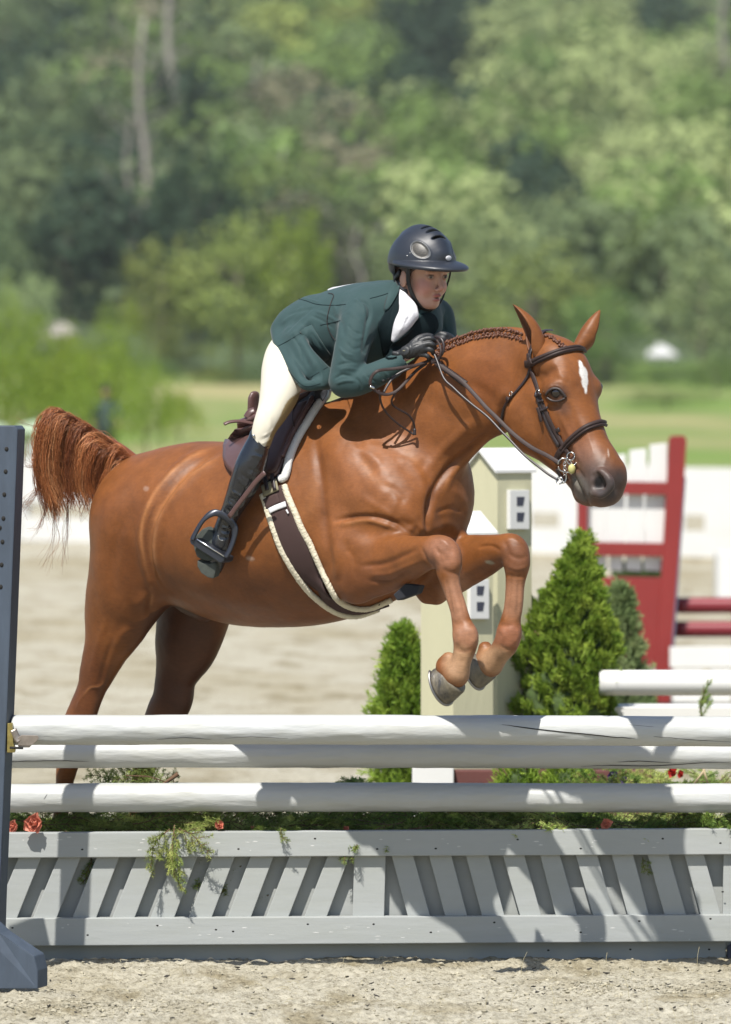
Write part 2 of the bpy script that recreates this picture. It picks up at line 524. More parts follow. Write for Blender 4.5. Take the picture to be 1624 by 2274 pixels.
# =================================================================== GROUND AND HILL
def terr(Y):
    Y = np.asarray(Y, float)
    z = np.where(Y < 62, 0, np.where(Y < 221, 1.76 * ((Y - 62) / 159) ** 1.3, 1.76 + (Y - 221) * .128 + .00002 * (Y - 221) ** 2))
    return z
_YY = np.linspace(40, 640, 4000)
_PY = 850 + (1.989 - terr(_YY)) / ((_YY + 19) / FPX)
def Yt(py): return float(_YY[np.argmin(np.abs(_PY - py))])

def ground_mat():
    m = bpy.data.materials.new('arena_sand'); m.use_nodes = True
    n = m.node_tree.nodes; l = m.node_tree.links; p = n['Principled BSDF']; p.inputs['Roughness'].default_value = .95; p.inputs['Specular IOR Level'].default_value = .15
    tc = n.new('ShaderNodeTexCoord')
    def noise(sc, det, st=(1, 1, 1), ro=.6):
        mp = n.new('ShaderNodeMapping'); mp.inputs['Scale'].default_value = st; l.new(tc.outputs['Object'], mp.inputs[0])
        t = n.new('ShaderNodeTexNoise'); t.inputs['Scale'].default_value = sc; t.inputs['Detail'].default_value = det; t.inputs['Roughness'].default_value = ro
        l.new(mp.outputs[0], t.inputs['Vector']); return t.outputs['Fac']
    def ramp(f, stops):
        r = n.new('ShaderNodeValToRGB'); e = r.color_ramp.elements
        e[0].position, e[0].color = stops[0][0], (*stops[0][1], 1); e[1].position, e[1].color = stops[-1][0], (*stops[-1][1], 1)
        for s in stops[1:-1]: x = e.new(s[0]); x.color = (*s[1], 1)
        l.new(f, r.inputs[0]); return r.outputs[0]
    def mul(a, b, f=1.0):
        x = n.new('ShaderNodeMix'); x.data_type = 'RGBA'; x.blend_type = 'MULTIPLY'; x.inputs[0].default_value = f
        l.new(a, x.inputs[6]); l.new(b, x.inputs[7]); return x.outputs[2]
    base = ramp(noise(38, 8, ro=.75), [(.30, (.10, .088, .066)), (.41, (.27, .247, .188)), (.52, (.415, .387, .305)), (.7, (.48, .452, .37))])
    damp = ramp(noise(2.6, 4, (1.2, .55, 1)), [(.36, (.66, .62, .53)), (.50, (1, 1, 1))])
    far = ramp(noise(.42, 3, (1.0, .40, 1)), [(.36, (.80, .76, .66)), (.52, (1, 1, 1))])
    l.new(mul(mul(base, damp), far), p.inputs['Base Color'])
    b = n.new('ShaderNodeBump'); b.inputs['Strength'].default_value = 1.0; b.inputs['Distance'].default_value = .012
    l.new(noise(75, 6, ro=.7), b.inputs['Height']); l.new(b.outputs[0], p.inputs['Normal'])
    return m
M_SAND = ground_mat()
def ground():
    xs = np.r_[-70, -30, -12, -6, -3.5, -2.4, np.arange(-1.75, 1.76, .0125), 2.4, 3.5, 6, 12, 30, 70]
    ys = np.r_[-22, -18, -12, -6, np.arange(-3.1, .75, .0125), np.arange(.8, 5, .1), np.arange(5.5, 62, 1.5), np.arange(62, 77, 2)]
    X, Y = np.meshgrid(xs, ys, indexing='ij'); P = np.stack([X, Y, 0 * X], -1)
    w = np.clip((1.9 - np.abs(X)) * 3, 0, 1) * np.clip((Y + 3.3) * 2, 0, 1) * np.clip((1.0 - Y) * 3, 0, 1)
    Z = fbm(P * np.array((3, 5, 1)) + 3, 3) * .020 + fbm(P * np.array((13, 22, 1)), 3) * .011 + np.abs(fbm(P * np.array((34, 48, 1)) + 9, 3)) * .018 + fbm(P * 80, 2) * .004
    Z = Z * w - .015 * w + fbm(P * .5, 2) * .03 * (Y > 1) * np.clip((60 - Y) / 10, 0, 1) + terr(Y)
    V = np.stack([X, Y, Z], -1).reshape(-1, 3); nx, ny = X.shape
    i, j = np.meshgrid(np.arange(nx - 1), np.arange(ny - 1), indexing='ij'); a = (i * ny + j).ravel()
    F = np.stack([a, a + ny, a + ny + 1, a + 1], 1)
    o = link('ground', mesh_np('ground', V, F), None, M_SAND); o['kind'] = 'structure'
    return lambda x, y: float(np.interp(y, ys, Z[int(np.argmin(np.abs(xs - x)))]))
gz = ground()
def field_mat():
    m = bpy.data.materials.new('meadow'); m.use_nodes = True
    n = m.node_tree.nodes; l = m.node_tree.links; p = n['Principled BSDF']; p.inputs['Roughness'].default_value = .9; p.inputs['Specular IOR Level'].default_value = .1
    tc = n.new('ShaderNodeTexCoord'); mp = n.new('ShaderNodeMapping'); mp.inputs['Scale'].default_value = (.05, .016, .02); l.new(tc.outputs['Object'], mp.inputs[0])
    t = n.new('ShaderNodeTexNoise'); t.inputs['Scale'].default_value = 2.2; t.inputs['Detail'].default_value = 4; l.new(mp.outputs[0], t.inputs['Vector'])
    r = n.new('ShaderNodeValToRGB'); e = r.color_ramp.elements
    e[0].position, e[0].color = .36, (.13, .20, .045, 1); e[1].position, e[1].color = .66, (.28, .255, .12, 1); x = e.new(.50); x.color = (.18, .21, .075, 1)
    l.new(t.outputs['Fac'], r.inputs[0])
    t2 = n.new('ShaderNodeTexNoise'); t2.inputs['Scale'].default_value = 1.3; t2.inputs['Detail'].default_value = 5; l.new(tc.outputs['Object'], t2.inputs['Vector'])
    mr = n.new('ShaderNodeMapRange'); mr.inputs[3].default_value = .75; mr.inputs[4].default_value = 1.2; l.new(t2.outputs['Fac'], mr.inputs[0])
    vm = n.new('ShaderNodeVectorMath'); vm.operation = 'SCALE'; l.new(r.outputs[0], vm.inputs[0]); l.new(mr.outputs[0], vm.inputs['Scale'])
    l.new(vm.outputs[0], p.inputs['Base Color'])
    return m
def far_land(part):
    xs = np.linspace(-160, 160, 40); ys = (np.linspace(74, 228, 60) if part == 0 else np.linspace(226, 900, 90))
    X, Y = np.meshgrid(xs, ys, indexing='ij'); P = np.stack([X, Y, 0 * X], -1)
    Z = terr(Y) + .03 * np.clip((Y - 74.5) / 2, -1, 1) - .05 * part + fbm(P * .03, 3) * np.clip((Y - 75) / 200, 0, 3) * 1.0
    V = np.stack([X, Y, Z], -1).reshape(-1, 3); nx, ny = X.shape
    i, j = np.meshgrid(np.arange(nx - 1), np.arange(ny - 1), indexing='ij'); a = (i * ny + j).ravel()
    nm = ['meadow', 'hillside'][part]; o = link(nm, mesh_np(nm, V, np.stack([a, a + ny, a + ny + 1, a + 1], 1)), None, field_mat() if part == 0 else mat('hill_undergrowth', (.05, .085, .03), .95, color2=(.09, .13, .045), vscale=.4, var=.3)); o['kind'] = 'structure'
far_land(0); far_land(1)

# clods and grit on the near sand
def clods():
    rng = np.random.default_rng(21); V = []; F = []; nb = 0
    base = np.array([[math.cos(a) * math.cos(b), math.sin(a) * math.cos(b), math.sin(b)] for b in (-.6, .35) for a in np.arange(5) * 1.257] + [[0, 0, 1], [0, 0, -1]])
    fc = [[i, (i + 1) % 5, 5 + (i + 1) % 5, 5 + i] for i in range(5)] + [[5 + i, 5 + (i + 1) % 5, 10] for i in range(5)] + [[(i + 1) % 5, i, 11] for i in range(5)]
    for k in range(11000):
        x = rng.uniform(-1.5, 1.5); y = -2.75 + 3.1 * rng.random()
        if k % 3 == 0:
            cx, cy = [(-.9, -1.2), (.1, -.9), (.75, -1.4), (.9, -.6), (-.3, -1.9), (1.1, -2.0), (.35, -1.75), (-1.1, -.5), (.5, -.35)][k % 9]; x = cx + rng.normal() * .22; y = cy + rng.normal() * .09
        r = rng.gamma(1.6, .0014) + .0009; r = min(r, .010)
        v = base * (1 + rng.normal(0, .22, (12, 1))) * r * np.array((1.3, 1.1, .7)); a = rng.uniform(0, 6.28)
        v = v @ np.array([[math.cos(a), math.sin(a), 0], [-math.sin(a), math.cos(a), 0], [0, 0, 1]])
        V.append(v + (x, y, gz(x, y) + r * .25)); F += [[i + nb for i in f] for f in fc]; nb += 12
    me = bpy.data.meshes.new('sand_clods'); me.from_pydata([tuple(v) for v in np.vstack(V).tolist()], [], F)
    o = link('sand_clods', me, None, mat('clod_sand', (.42, .385, .29), .95, var=.55, vscale=9, spec=.1)); tag(o, 'loose sand clods and grit on the arena surface', 'sand', kind='stuff')
clods()
def bits(name, label, n, m, seed, maker):
    rng = np.random.default_rng(seed); mb = MB()
    for k in range(n): maker(mb, rng)
    o = mb.build(name, m); tag(o, label, 'debris', kind='stuff')
def straw(mb, rng):
    x, y = rng.uniform(-1.35, 1.3), -2.5 + 2.75 * rng.random(); a = rng.uniform(0, 3.14); L = rng.uniform(.01, .045); z = gz(x, y) + .008
    up = rng.random() < .12
    p = np.array([[0, 0, 0], [.5 * L, 0, .006], [L, .003, .002]]) if not up else np.array([[0, 0, 0], [.1 * L, 0, L], [.5 * L, 0, 1.9 * L]])
    c, s = math.cos(a), math.sin(a); p = p @ np.array([[c, s, 0], [-s, c, 0], [0, 0, 1]]); mb.tube(cr(p + (x, y, z), 3), .0007, 4)
bits('straw', 'dry straw and stalks scattered on the sand before the jump', 170, mat('straw', (.5, .44, .27), .8), 5, straw)
def chip(mb, rng):
    x, y = rng.uniform(-1.35, 1.3), -2.4 + 2.6 * rng.random(); r = rng.uniform(.004, .013); z = gz(x, y) + .005
    a = rng.uniform(0, 6.28); pts = [(x + r * math.cos(a + b) * q, y + r * math.sin(a + b) * q * .6, z + rng.uniform(0, .008)) for b, q in ((0, 1), (1.3, .5), (2.8, .9), (4.3, .5))]
    mb.prism(pts, (0, 0, .003))
bits('bark_chips', 'dark bark chips scattered on the sand', 130, mat('bark_chip', (.045, .04, .032), .9), 6, chip)

# =================================================================== THE NEAR JUMP
M_POLE = mat('white_pole_paint', (.60, .62, .62), .45, bump=.8, bscale=22, stretch=(.22, 1, 1), bdist=.008, var=.08, vscale=14, spec=.4, color2=(.52, .53, .50))
M_GREY = mat('grey_gate_paint', (.465, .488, .482), .55, bump=.3, bscale=40, stretch=(.15, 1, 1), bdist=.004, var=.09, vscale=11, spec=.3, color2=(.40, .42, .40))
M_SLATE = mat('slate_blue_paint', (.070, .093, .128), .6, bump=.4, bscale=60, stretch=(1, 1, .2), bdist=.003, var=.18, vscale=30, spec=.35)
M_CRACK = mat('crack', (.015, .014, .012), .9)
M_WOOD = mat('bare_wood', (.42, .27, .13), .8, var=.3, vscale=60)
M_ZINC = mat('zinc_yellow', (.50, .40, .14), .35, metal=.85, var=.3, vscale=60, rvar=.1, bump=.1)
M_CUP = mat('zinc_grey', (.42, .36, .31), .38, metal=.8, var=.3, vscale=40)
def pole(x0, x1, cy0, cy1, Y, label, seed, cracks=(), chips=()):
    a = D(x0, cy0, Y); b = D(x1, cy1, Y); n = 320; seg = 48; r = .0505
    t = np.linspace(0, 1, n)[:, None]; P = a * (1 - t) + b * t; P[:, 2] += .004 * np.sin(t[:, 0] * 3.1)
    ang = np.arange(seg) * 2 * math.pi / seg
    dirs = np.stack([0 * ang, np.cos(ang), np.sin(ang)], 1)
    V = P[:, None] + dirs[None] * r
    q = V * np.array((1.2, 9, 9)) + seed * 7
    dv = fbm(q, 3) * .0010 + fbm(V * np.array((9, 60, 60)) + seed, 3) * .0011
    # flaked paint ridges on the camera side
    fl = np.clip(fbm(V * np.array((5, 34, 34)) + seed * 3.3, 4) - .18, 0, 1) * .0065 - np.clip(fbm(V * np.array((3, 50, 50)) + seed * 5.1, 3) - .25, 0, 1) * .006
    dv = dv + fl
    rr_ = np.minimum(1, np.minimum(t * n, (1 - t) * n) / 2 + .90)
    V = P[:, None] + dirs[None] * (r + dv)[..., None] * rr_[:, :, None]
    V = V.reshape(-1, 3); i, j = np.meshgrid(np.arange(n - 1), np.arange(seg), indexing='ij')
    F = np.stack([i * seg + j, i * seg + (j + 1) % seg, (i + 1) * seg + (j + 1) % seg, (i + 1) * seg + j], -1).reshape(-1, 4)[:, ::-1]
    F = [list(f) for f in F] + [list(range(seg))[::1], [(n - 1) * seg + k for k in range(seg)][::-1]]
    mb = MB(); mb.add(V, F); o = mb.build('jump_pole', M_POLE, None, True, org=tuple((a + b) / 2)); tag(o, label, 'pole', 'white poles of the near jump')
    c0 = (a + b) / 2
    def pt(px, py):
        yy = cy0 + (cy1 - cy0) * (px - x0) / (x1 - x0); h = (yy - py) * S(Y); h = max(-r * .98, min(r * .98, h)); return D(px, py, Y) - np.array([0, math.sqrt(r * r - h * h) + .0006, 0])
    for pts, w in cracks:
        Q = cr(np.array(pts, float), 6); rg = np.random.default_rng(1); Q[:, 1] += rg.normal(0, .35, len(Q))
        P_ = np.array([pt(*q_) for q_ in Q]); mb = MB(); mb.tube(P_ - c0, np.interp(np.linspace(0, 1, len(P_)), [0, .3, .7, 1], [.0004, w, w, .0004]), 6); mb.build('crack', M_CRACK, o)
    for (px, py, w) in chips:
        mb = MB(); mb.ball(pt(px, py) - c0 + np.array([0, .0012, 0]), (w, .0025, .0035), 10, 6); mb.build('bare_patch', M_WOOD, o)
    return o
pole(27, 1668, 1621, 1625, -.18, 'white painted rail lying in the cup, topmost and nearest of the three', 1,
     cracks=[([(1070,1603),(1130,1609),(1200,1618),(1290,1627),(1380,1636),(1410,1638)], .0022), ([(1300,1601),(1380,1606),(1450,1612)], .0008), ([(1450,1633),(1530,1640),(1620,1646)], .0010), ([(500,1637),(560,1634),(640,1638)], .0008), ([(350,1640),(410,1636),(470,1640)], .0010)])
pole(-40, 1668, 1674, 1676, .43, 'white painted middle rail partly hidden behind the topmost rail', 2,
     cracks=[([(-20,1692),(60,1688),(130,1687),(200,1689)], .0014), ([(1290,1700),(1360,1698),(1450,1699),(1560,1692),(1624,1690)], .0013), ([(1370,1690),(1420,1688),(1490,1692)], .0012)])
pole(-40, 1668, 1772, 1773, .43, 'white painted lowest rail just above the fir branches', 3,
     cracks=[([(100,1772),(104,1766),(107,1761)], .001), ([(600,1742),(660,1741),(720,1742)], .0012), ([(1040,1743),(1150,1742),(1290,1744)], .001)],
     chips=[(1040,1742,.012),(1075,1743,.016),(925,1743,.02),(835,1743,.015),(1120,1744,.014)])

gate = empty('gate_panel', tuple(D(812, 2130, .33))); GPO = np.array(gate.location)
tag(gate, 'grey wooden gate panel with slanted slats under the white rails', 'gate panel')
YF = .36
def board(name, pts, y0, y1, par=gate, org=GPO, m=M_GREY, bev=.003):
    a = [D(x, y, y0) for x, y in pts]; d = (0, y1 - y0, 0)
    mb = MB(); mb.prism(a, d); return mb_child(mb, name, m, par, org, False, bev)
board('top_rail', [(-60,1850),(1655,1840),(1655,1897),(-60,1905)], YF, YF + .045)
board('bottom_rail', [(-60,2040),(1655,2031),(1655,2090),(-60,2101)], YF, YF + .045)
board('kick_board', [(-60,2094),(1612,2084),(1612,2140),(-60,2150)], YF + .060, YF + .085, bev=.002)
board('back_board', [(-60,1896),(1612,1888),(1612,2050),(-60,2060)], YF + .072, YF + .085)
L = [((45,95),(-17,35)),((133,183),(70,123)),((218,268),(158,211)),((306,354),(246,296)),((391,441),(331,384)),((474,524),(416,467)),((559,610),(502,554)),((645,695),(587,637)),((730,778),(672,722)),
     ((787,857),(783,853)),
     ((869,917),(909,959)),((952,1002),(992,1041)),((1034,1084),(1074,1124)),((1116,1164),(1159,1206)),((1199,1243),(1238,1286)),((1278,1326),(1321,1368)),((1358,1406),(1398,1445)),((1438,1485),(1480,1528)),((1520,1563),(1560,1605)),((1607,1640),(1605,1640)),((-42,8),(-105,-52))]
for (a, b), (c, d) in L: board('slat', [(a,1896),(b,1896),(d,2046),(c,2046)], YF + .026, YF + .050, bev=.0025)
rg = np.random.default_rng(8); 
for (x, y) in [(183,1886),(530,1885),(700,1862),(838,1885),(968,1884),(1150,1864),(1290,1884),(1472,1862),(1600,1872),(28,2060),(195,2076),(350,2055),(518,2068),(684,2052),(830,2052),(957,2070),(1098,2048),(1290,2070),(1420,2045),(1578,2040),(480,2064),(1218,2110),(1400,2108),(1575,2108),(1605,1980)]:
    mb = MB(); a = D(x, y, YF if y < 2094 else YF + .06); mb.ball(a, (.0045, .0012, .003), 8, 6); mb_child(mb, 'nail', M_CRACK, gate, GPO)
M_SCUF = mat('scuffed_white', (.72, .72, .70), .6)
for k in range(64):
    x = rg.uniform(30, 1600); row = rg.random(); y = rg.uniform(1858, 1892) if row < .45 else rg.uniform(2048, 2086); w = rg.uniform(2, 12); 
    mb = MB(); a = D(x, y, YF + .0005); mb.ball(a, (w * .0012, .0009, rg.uniform(.0010, .0022)), 8, 5); mb_child(mb, 'scuff', M_SCUF, gate, GPO)

# left standard
std = empty('jump_standard', tuple(D(-20, 2180, -.3))); SO0 = np.array(std.location); tag(std, 'slate blue wooden jump standard with peg holes and a wide foot, at the left edge', 'jump standard')
mb = MB(); yS = -.25
mb.prism([D(-22,950,yS), D(-16,945,yS), D(33,945,yS), D(40,953,yS), D(17,1550,yS), D(-1,2000,yS), D(-6,2170,yS), D(-72,2170,yS), D(-40,1550,yS)], (0.02, .092, 0)); mb_child(mb, 'post', M_SLATE, std, SO0, False, .004)
for a, b in ((15,997),(13,1047),(10,1098),(8,1151),(6,1203),(4,1254),(2,1303),(-10,1353),(-12,1403),(0,1172)):
    mb = MB(); mb.ball(D(a, b, yS), (.0068, .004, .0078), 12, 8); mb_child(mb, 'peg_hole', M_CRACK, std, SO0)
mb = MB(); yF_ = -.70
mb.prism([D(-120,1990,yF_), D(-60,2015,yF_), D(0,2072,yF_), D(76,2123,yF_-.02), D(84,2155,yF_-.02), D(84,2196,yF_-.02), D(-120,2196,yF_)], (.030, .060, .004)); mb_child(mb, 'foot', M_SLATE, std, SO0, False, .004)
mb = MB(); mb.prism([D(-140,1500,yS-.02), D(-60,1470,yS-.02), D(-60,1530,yS-.02), D(-140,1560,yS-.02)], (0, .09, 0)); mb.prism([D(-260,1100,yS), D(-200,1100,yS), D(-215,2170,yS), D(-275,2170,yS)], (0, .09, 0)); mb_child(mb, 'wing_frame', M_SLATE, std, SO0, False, .004)
# jump cup holding the top rail
cup = empty('jump_cup', tuple(D(35, 1640, -.23))); CO = np.array(cup.location); tag(cup, 'yellow zinc jump cup holding the end of the top rail', 'jump cup')
y_ = -.255
mb = MB(); mb.prism([D(17,1606,y_), D(28,1606,y_), D(30,1650,y_), D(34,1664,y_), D(33,1671,y_), D(16,1671,y_)], (0, .05, 0)); mb_child(mb, 'back_plate', M_ZINC, cup, CO, False, .0015)
mb = MB(); P = [D(30, 1620, y_), D(38,1638,y_ + .002), D(44,1646,y_)]; mb.ribbon(cr(np.array(P), 4), np.tile((.3, -1, 0), (9, 1)), .012, .0015, 8); mb_child(mb, 'arm', M_CUP, cup, CO)
mb = MB(); mb.prism([D(38,1640,y_), D(48,1632,y_), D(84,1633,y_), D(87,1638,y_), D(80,1648,y_), D(68,1656,y_), D(40,1655,y_)], (0, .004, 0)); mb.prism([D(40,1655,y_+.004), D(68,1656,y_+.004), D(66,1660,y_+.004), D(42,1660,y_+.004)], (0, .12, 0)); mb_child(mb, 'cup', M_CUP, cup, CO, False, .001)
mb = MB(); mb.tube([D(22, 1660, y_ - .004), D(52, 1661, y_ - .004)], .004, 8); mb_child(mb, 'pin', M_CRACK, cup, CO)
# right standard foot
std2 = empty('jump_standard', tuple(D(1690, 2120, .36))); SO2 = np.array(std2.location); tag(std2, 'dark blue foot and post of the standard beyond the right end of the gate panel', 'jump standard')
M_NAVYP = mat('navy_paint', (.02, .03, .07), .5)
mb = MB(); mb.prism([D(1616,2100,.40), D(1616,2128,.40), D(1760,2128,.40), D(1760,2060,.40), D(1690,2060,.40)], (0, .04, 0)); mb_child(mb, 'foot', M_NAVYP, std2, SO2, False, .003)
mb = MB(); mb.prism([D(1672,1500,.30), D(1730,1500,.30), D(1730,2130,.30), D(1672,2130,.30)], (0, .09, 0)); mb_child(mb, 'post', M_NAVYP, std2, SO2, False, .003)

# =================================================================== FIR BRANCHES AND FLOWERS
def leafmat(name, c, c2, tr=.25, rough=.55, ov=.18, sc=3.0, var=.2):
    return mat(name, c, rough, transl=tr, color2=c2, vscale=sc, var=var, objvar=ov, spec=.12)
M_FIR = leafmat('fir_needles', (.15, .27, .06), (.32, .42, .09), sc=14)
M_FIRL = leafmat('fir_needles_pale', (.36, .50, .12), (.54, .60, .20), sc=14)
M_TWIG = mat('twig', (.16, .09, .05), .85)
def fir_mesh(seed, L=.30, tw=7, dens=1.0, nl=.021):
    rng = np.random.default_rng(seed); V = []; F = []; SV = MB()
    def needles(a, b):
        n = int(np.linalg.norm(b - a) / .0012 * dens); t = rng.random(n)[:, None]; d = (b - a) / np.linalg.norm(b - a)
        base = a + (b - a) * t; s = np.where(rng.random(n) < .5, -1., 1.)
        sd = np.cross(d, (0, 0, 1.)); sd /= np.linalg.norm(sd)
        ph = rng.normal(0, .55, n)
        dr = d[None] * rng.uniform(.35, .8, n)[:, None] + sd[None] * (s * np.cos(ph))[:, None] + np.array((0, 0, 1.))[None] * np.sin(ph)[:, None]
        dr /= np.linalg.norm(dr, axis=1)[:, None]; ln = nl * rng.uniform(.6, 1.1, n)[:, None] * (1 - .3 * t)
        w = np.cross(dr, rng.normal(0, 1, (n, 3))); w /= np.linalg.norm(w, axis=1)[:, None]; w *= .0012
        q = np.stack([base - w, base + w, base + dr * ln + w * .4, base + dr * ln - w * .4], 1)
        return q.reshape(-1, 3)
    seg = 6; st = np.array([[L * i / seg, .012 * math.sin(i * 1.1 + seed), .02 * math.sin(i * .5) - .02 * (i / seg) ** 2] for i in range(seg + 1)])
    SV.tube(st, np.linspace(.0032, .001, seg + 1), 5)
    for i in range(seg): V.append(needles(st[i], st[i + 1]))
    for k in range(tw):
        t = (k + .8) / (tw + .6); p = np.array([np.interp(t * L, st[:, 0], st[:, m]) for m in range(3)])
        for s in (-1, 1):
            ln = L * (.50 - .36 * t) * rng.uniform(.7, 1.2); e = p + np.array([ln * .75, s * ln * .72, rng.normal() * .015 - .01])
            SV.tube([p, (p + e) / 2 + (0, 0, .004), e], [.0018, .0014, .0006], 4); V.append(needles(p, e))
            if ln > .07:
                for s2 in (-1, 1):
                    m_ = p + (e - p) * .5; e2 = m_ + np.array([ln * .34, s * .1 * ln + s2 * ln * .24, 0]); V.append(needles(m_, e2))
    V = np.vstack(V); F = np.arange(len(V)).reshape(-1, 4)
    return mesh_np('fir_needles', V, F, False), SV
fm = []
for k in range(6):
    me, SV = fir_mesh(40 + k, L=[.30, .24, .34, .20, .27, .16][k], tw=[7, 6, 8, 5, 6, 4][k])
    sme = None
    fm.append((me, SV))
fir_cache = {}
def fir(variant, loc, rot, sc, pale, label, group=None):
    key = (variant, pale)
    if key not in fir_cache:
        me = fm[variant][0].copy(); me.materials.append(M_FIRL if pale else M_FIR)
        SV = fm[variant][1]; so_ = SV.build('stem', M_TWIG, None, True); sme = so_.data; bpy.data.objects.remove(so_)
        fir_cache[key] = (me, sme)
    me, sme = fir_cache[key]
    r = bpy.data.objects.new('fir_branch', sme); COL.objects.link(r); r.location = loc; r.rotation_euler = rot; r.scale = (sc, sc, sc)
    n_ = bpy.data.objects.new('needles', me); COL.objects.link(n_); n_.parent = r
    tag(r, label, 'fir branch', group); return r
rg = np.random.default_rng(77)
places = ['left end', 'left', 'centre', 'right', 'right end']
for k in range(140):
    px = -20 + k * 11.9 + rg.normal() * 12; py = rg.uniform(1822, 1848); y = rg.uniform(.47, .72)
    zone = ['beside the left standard', 'left of the hanging sprig', 'right of the hanging sprig', 'below the horse belly', 'at the middle of the grey panel', 'below the forelegs', 'below the horse head', 'near the right end of the panel'][min(7, max(0, int(px / 203)))]; pal_ = rg.random() < .42
    L_ = '%s fir branch laid behind the top board, %s' % ('pale green' if pal_ else 'dark green', zone)
    fir(int(rg.integers(0, 6)), tuple(D(px, py, y)), (rg.normal() * .5 + .5, rg.normal() * .14 + .02, rg.normal() * .35 + (math.pi if rg.random() < .5 else 0)), rg.uniform(.8, 1.15), pal_, L_, 'fir branches laid along the gate panel')
# special sprigs
def aim(d):
    return Vector(d).to_track_quat('X', 'Z').to_euler()
def fir_at(v, px, py, Y, d, sc, pale, lab, roll=0.0):
    r = fir(v, tuple(D(px, py, Y)), (0, 0, 0), sc, pale, lab); q = Vector(d).to_track_quat('X', 'Z') @ Matrix.Rotation(roll, 4, 'X').to_quaternion(); r.rotation_euler = q.to_euler(); return r
fir_at(4, 388, 1832, 0.360, (.05, -.25, -1), .85, True, 'pale fir sprig hanging in front of the top board of the grey panel', 1.5)
fir_at(3, 375, 1838, 0.345, (-.45, -.3, -.8), .85, True, 'pale fir sprig at the left of the hanging cluster', 1.4)
fir_at(3, 400, 1836, 0.345, (.75, -.3, -.55), .75, True, 'pale fir sprig at the right of the hanging cluster', 1.6)
fir_at(5, 392, 1880, 0.335, (.1, -.2, -1), .8, True, 'tip of pale fir hanging lowest over the slats', 1.5)
for (a, b, d, l) in [(460,1900,(-.25,0,-1),'dark fir sprig poking down between the slats left of the panel middle'),(540,1925,(-.6,0,-.8),'dark fir sprig showing in the gap between two slats'),(600,1990,(-.7,0,-.7),'dark fir sprig low in the gap between the slats'),(198,1902,(0,0,-1),'small fir tip showing in a gap near the left end')]:
    fir_at(5, a, b, .432, d, .75, False, l, 1.5)
fir_at(5, 1424, 1905, .400, (.4, -.3, -.8), .42, False, 'small green fir tip poking out between the right hand slats', 1.4)
fir_at(5, 622, 1840, 0.360, (.3, -.5, -.5), .42, False, 'bright fir tip over the top board right of the hanging sprig', 1.4)
fir_at(2, 390, 1752, .62, (-1, 0, .18), .75, True, 'pale fir branch showing between the middle and lowest rails', 1.5)
fir_at(0, 330, 1752, .66, (-1, 0, .22), .75, True, 'feathery fir branch between the two lower rails at the left', 1.3)
fir_at(4, 300, 1756, .64, (.8, 0, .35), .6, True, 'short fir branch between the two lower rails in front of the hind leg', 1.6)
mb = MB(); mb.tube([D(352,1747,.6), D(372,1735,.6), D(396,1718,.6)], [.004, .006, .008], 8); mb.tube([D(280,1722,.6), D(330,1724,.6), D(372,1737,.6)], .0022, 5); mb.tube([D(384,1727,.6), D(390,1748,.6)], .0012, 4)
o = mb.build('broken_stick', M_TWIG, None, True); tag(o, 'broken brown stick poking up between the lower rails', 'stick')
M_PET = mat('salmon_petal', (.85, .30, .20), .6, var=.25, vscale=60, transl=.25)
M_RED = mat('red_petal', (.60, .03, .02), .6, var=.2, vscale=60, transl=.2)
M_PUR = mat('purple_petal', (.09, .02, .22), .6, var=.3, vscale=60, transl=.2)
def flower(px, py, Y, r, m, label, seed, group=None, petals=13):
    rng = np.random.default_rng(seed); c = D(px, py, Y); e = empty('flower', tuple(c)); tag(e, label, 'flower', group)
    for k in range(petals):
        a = k * 2.4; ti = .25 + .9 * k / petals; mb = MB(); n = 7; V = []
        dr = np.array([math.cos(a) * math.sin(ti), -math.cos(ti), math.sin(a) * math.sin(ti)]); sd = np.cross(dr, (0, -1, .2)); sd /= np.linalg.norm(sd); up = np.cross(sd, dr)
        L_ = r * (.45 + .65 * k / petals)
        for i in range(n):
            t = i / (n - 1); w = L_ * .62 * math.sin(math.pi * min(t * .8 + .15, 1)) ** .7
            for j in range(5):
                s = (j - 2) / 2; V.append(dr * L_ * t + sd * w * s + up * (.35 * L_ * s * s - .3 * L_ * t * t * (1 if k > 5 else -1)) + rng.normal(0, .02 * r, 3))
        V = np.array(V); F = [[i * 5 + j, i * 5 + j + 1, (i + 1) * 5 + j + 1, (i + 1) * 5 + j] for i in range(n - 1) for j in range(4)]
        mb.add(V, F); mb.build('petal', m, e, True)
flower(76, 1828, .34, .040, M_PET, 'salmon pink silk flower, largest, near the left standard', 1)
flower(28, 1835, .42, .026, M_PET, 'dark salmon flower half hidden at the far left', 2)
flower(488, 1834, .40, .026, M_PET, 'salmon flower right of the hanging fir sprig', 3, petals=7)
flower(560, 1838, .48, .014, M_PET, 'tiny orange flower deep in the fir left of the middle', 4, petals=6)
flower(768, 1840, .44, .018, M_PET, 'small red salmon flower near the middle of the panel top', 5, petals=6)
flower(1345, 1830, .40, .026, M_PET, 'salmon flower on the fir towards the right', 6, petals=9)
flower(1328, 1842, .38, .012, M_PET, 'tiny salmon flower beside the right one', 7, petals=5)

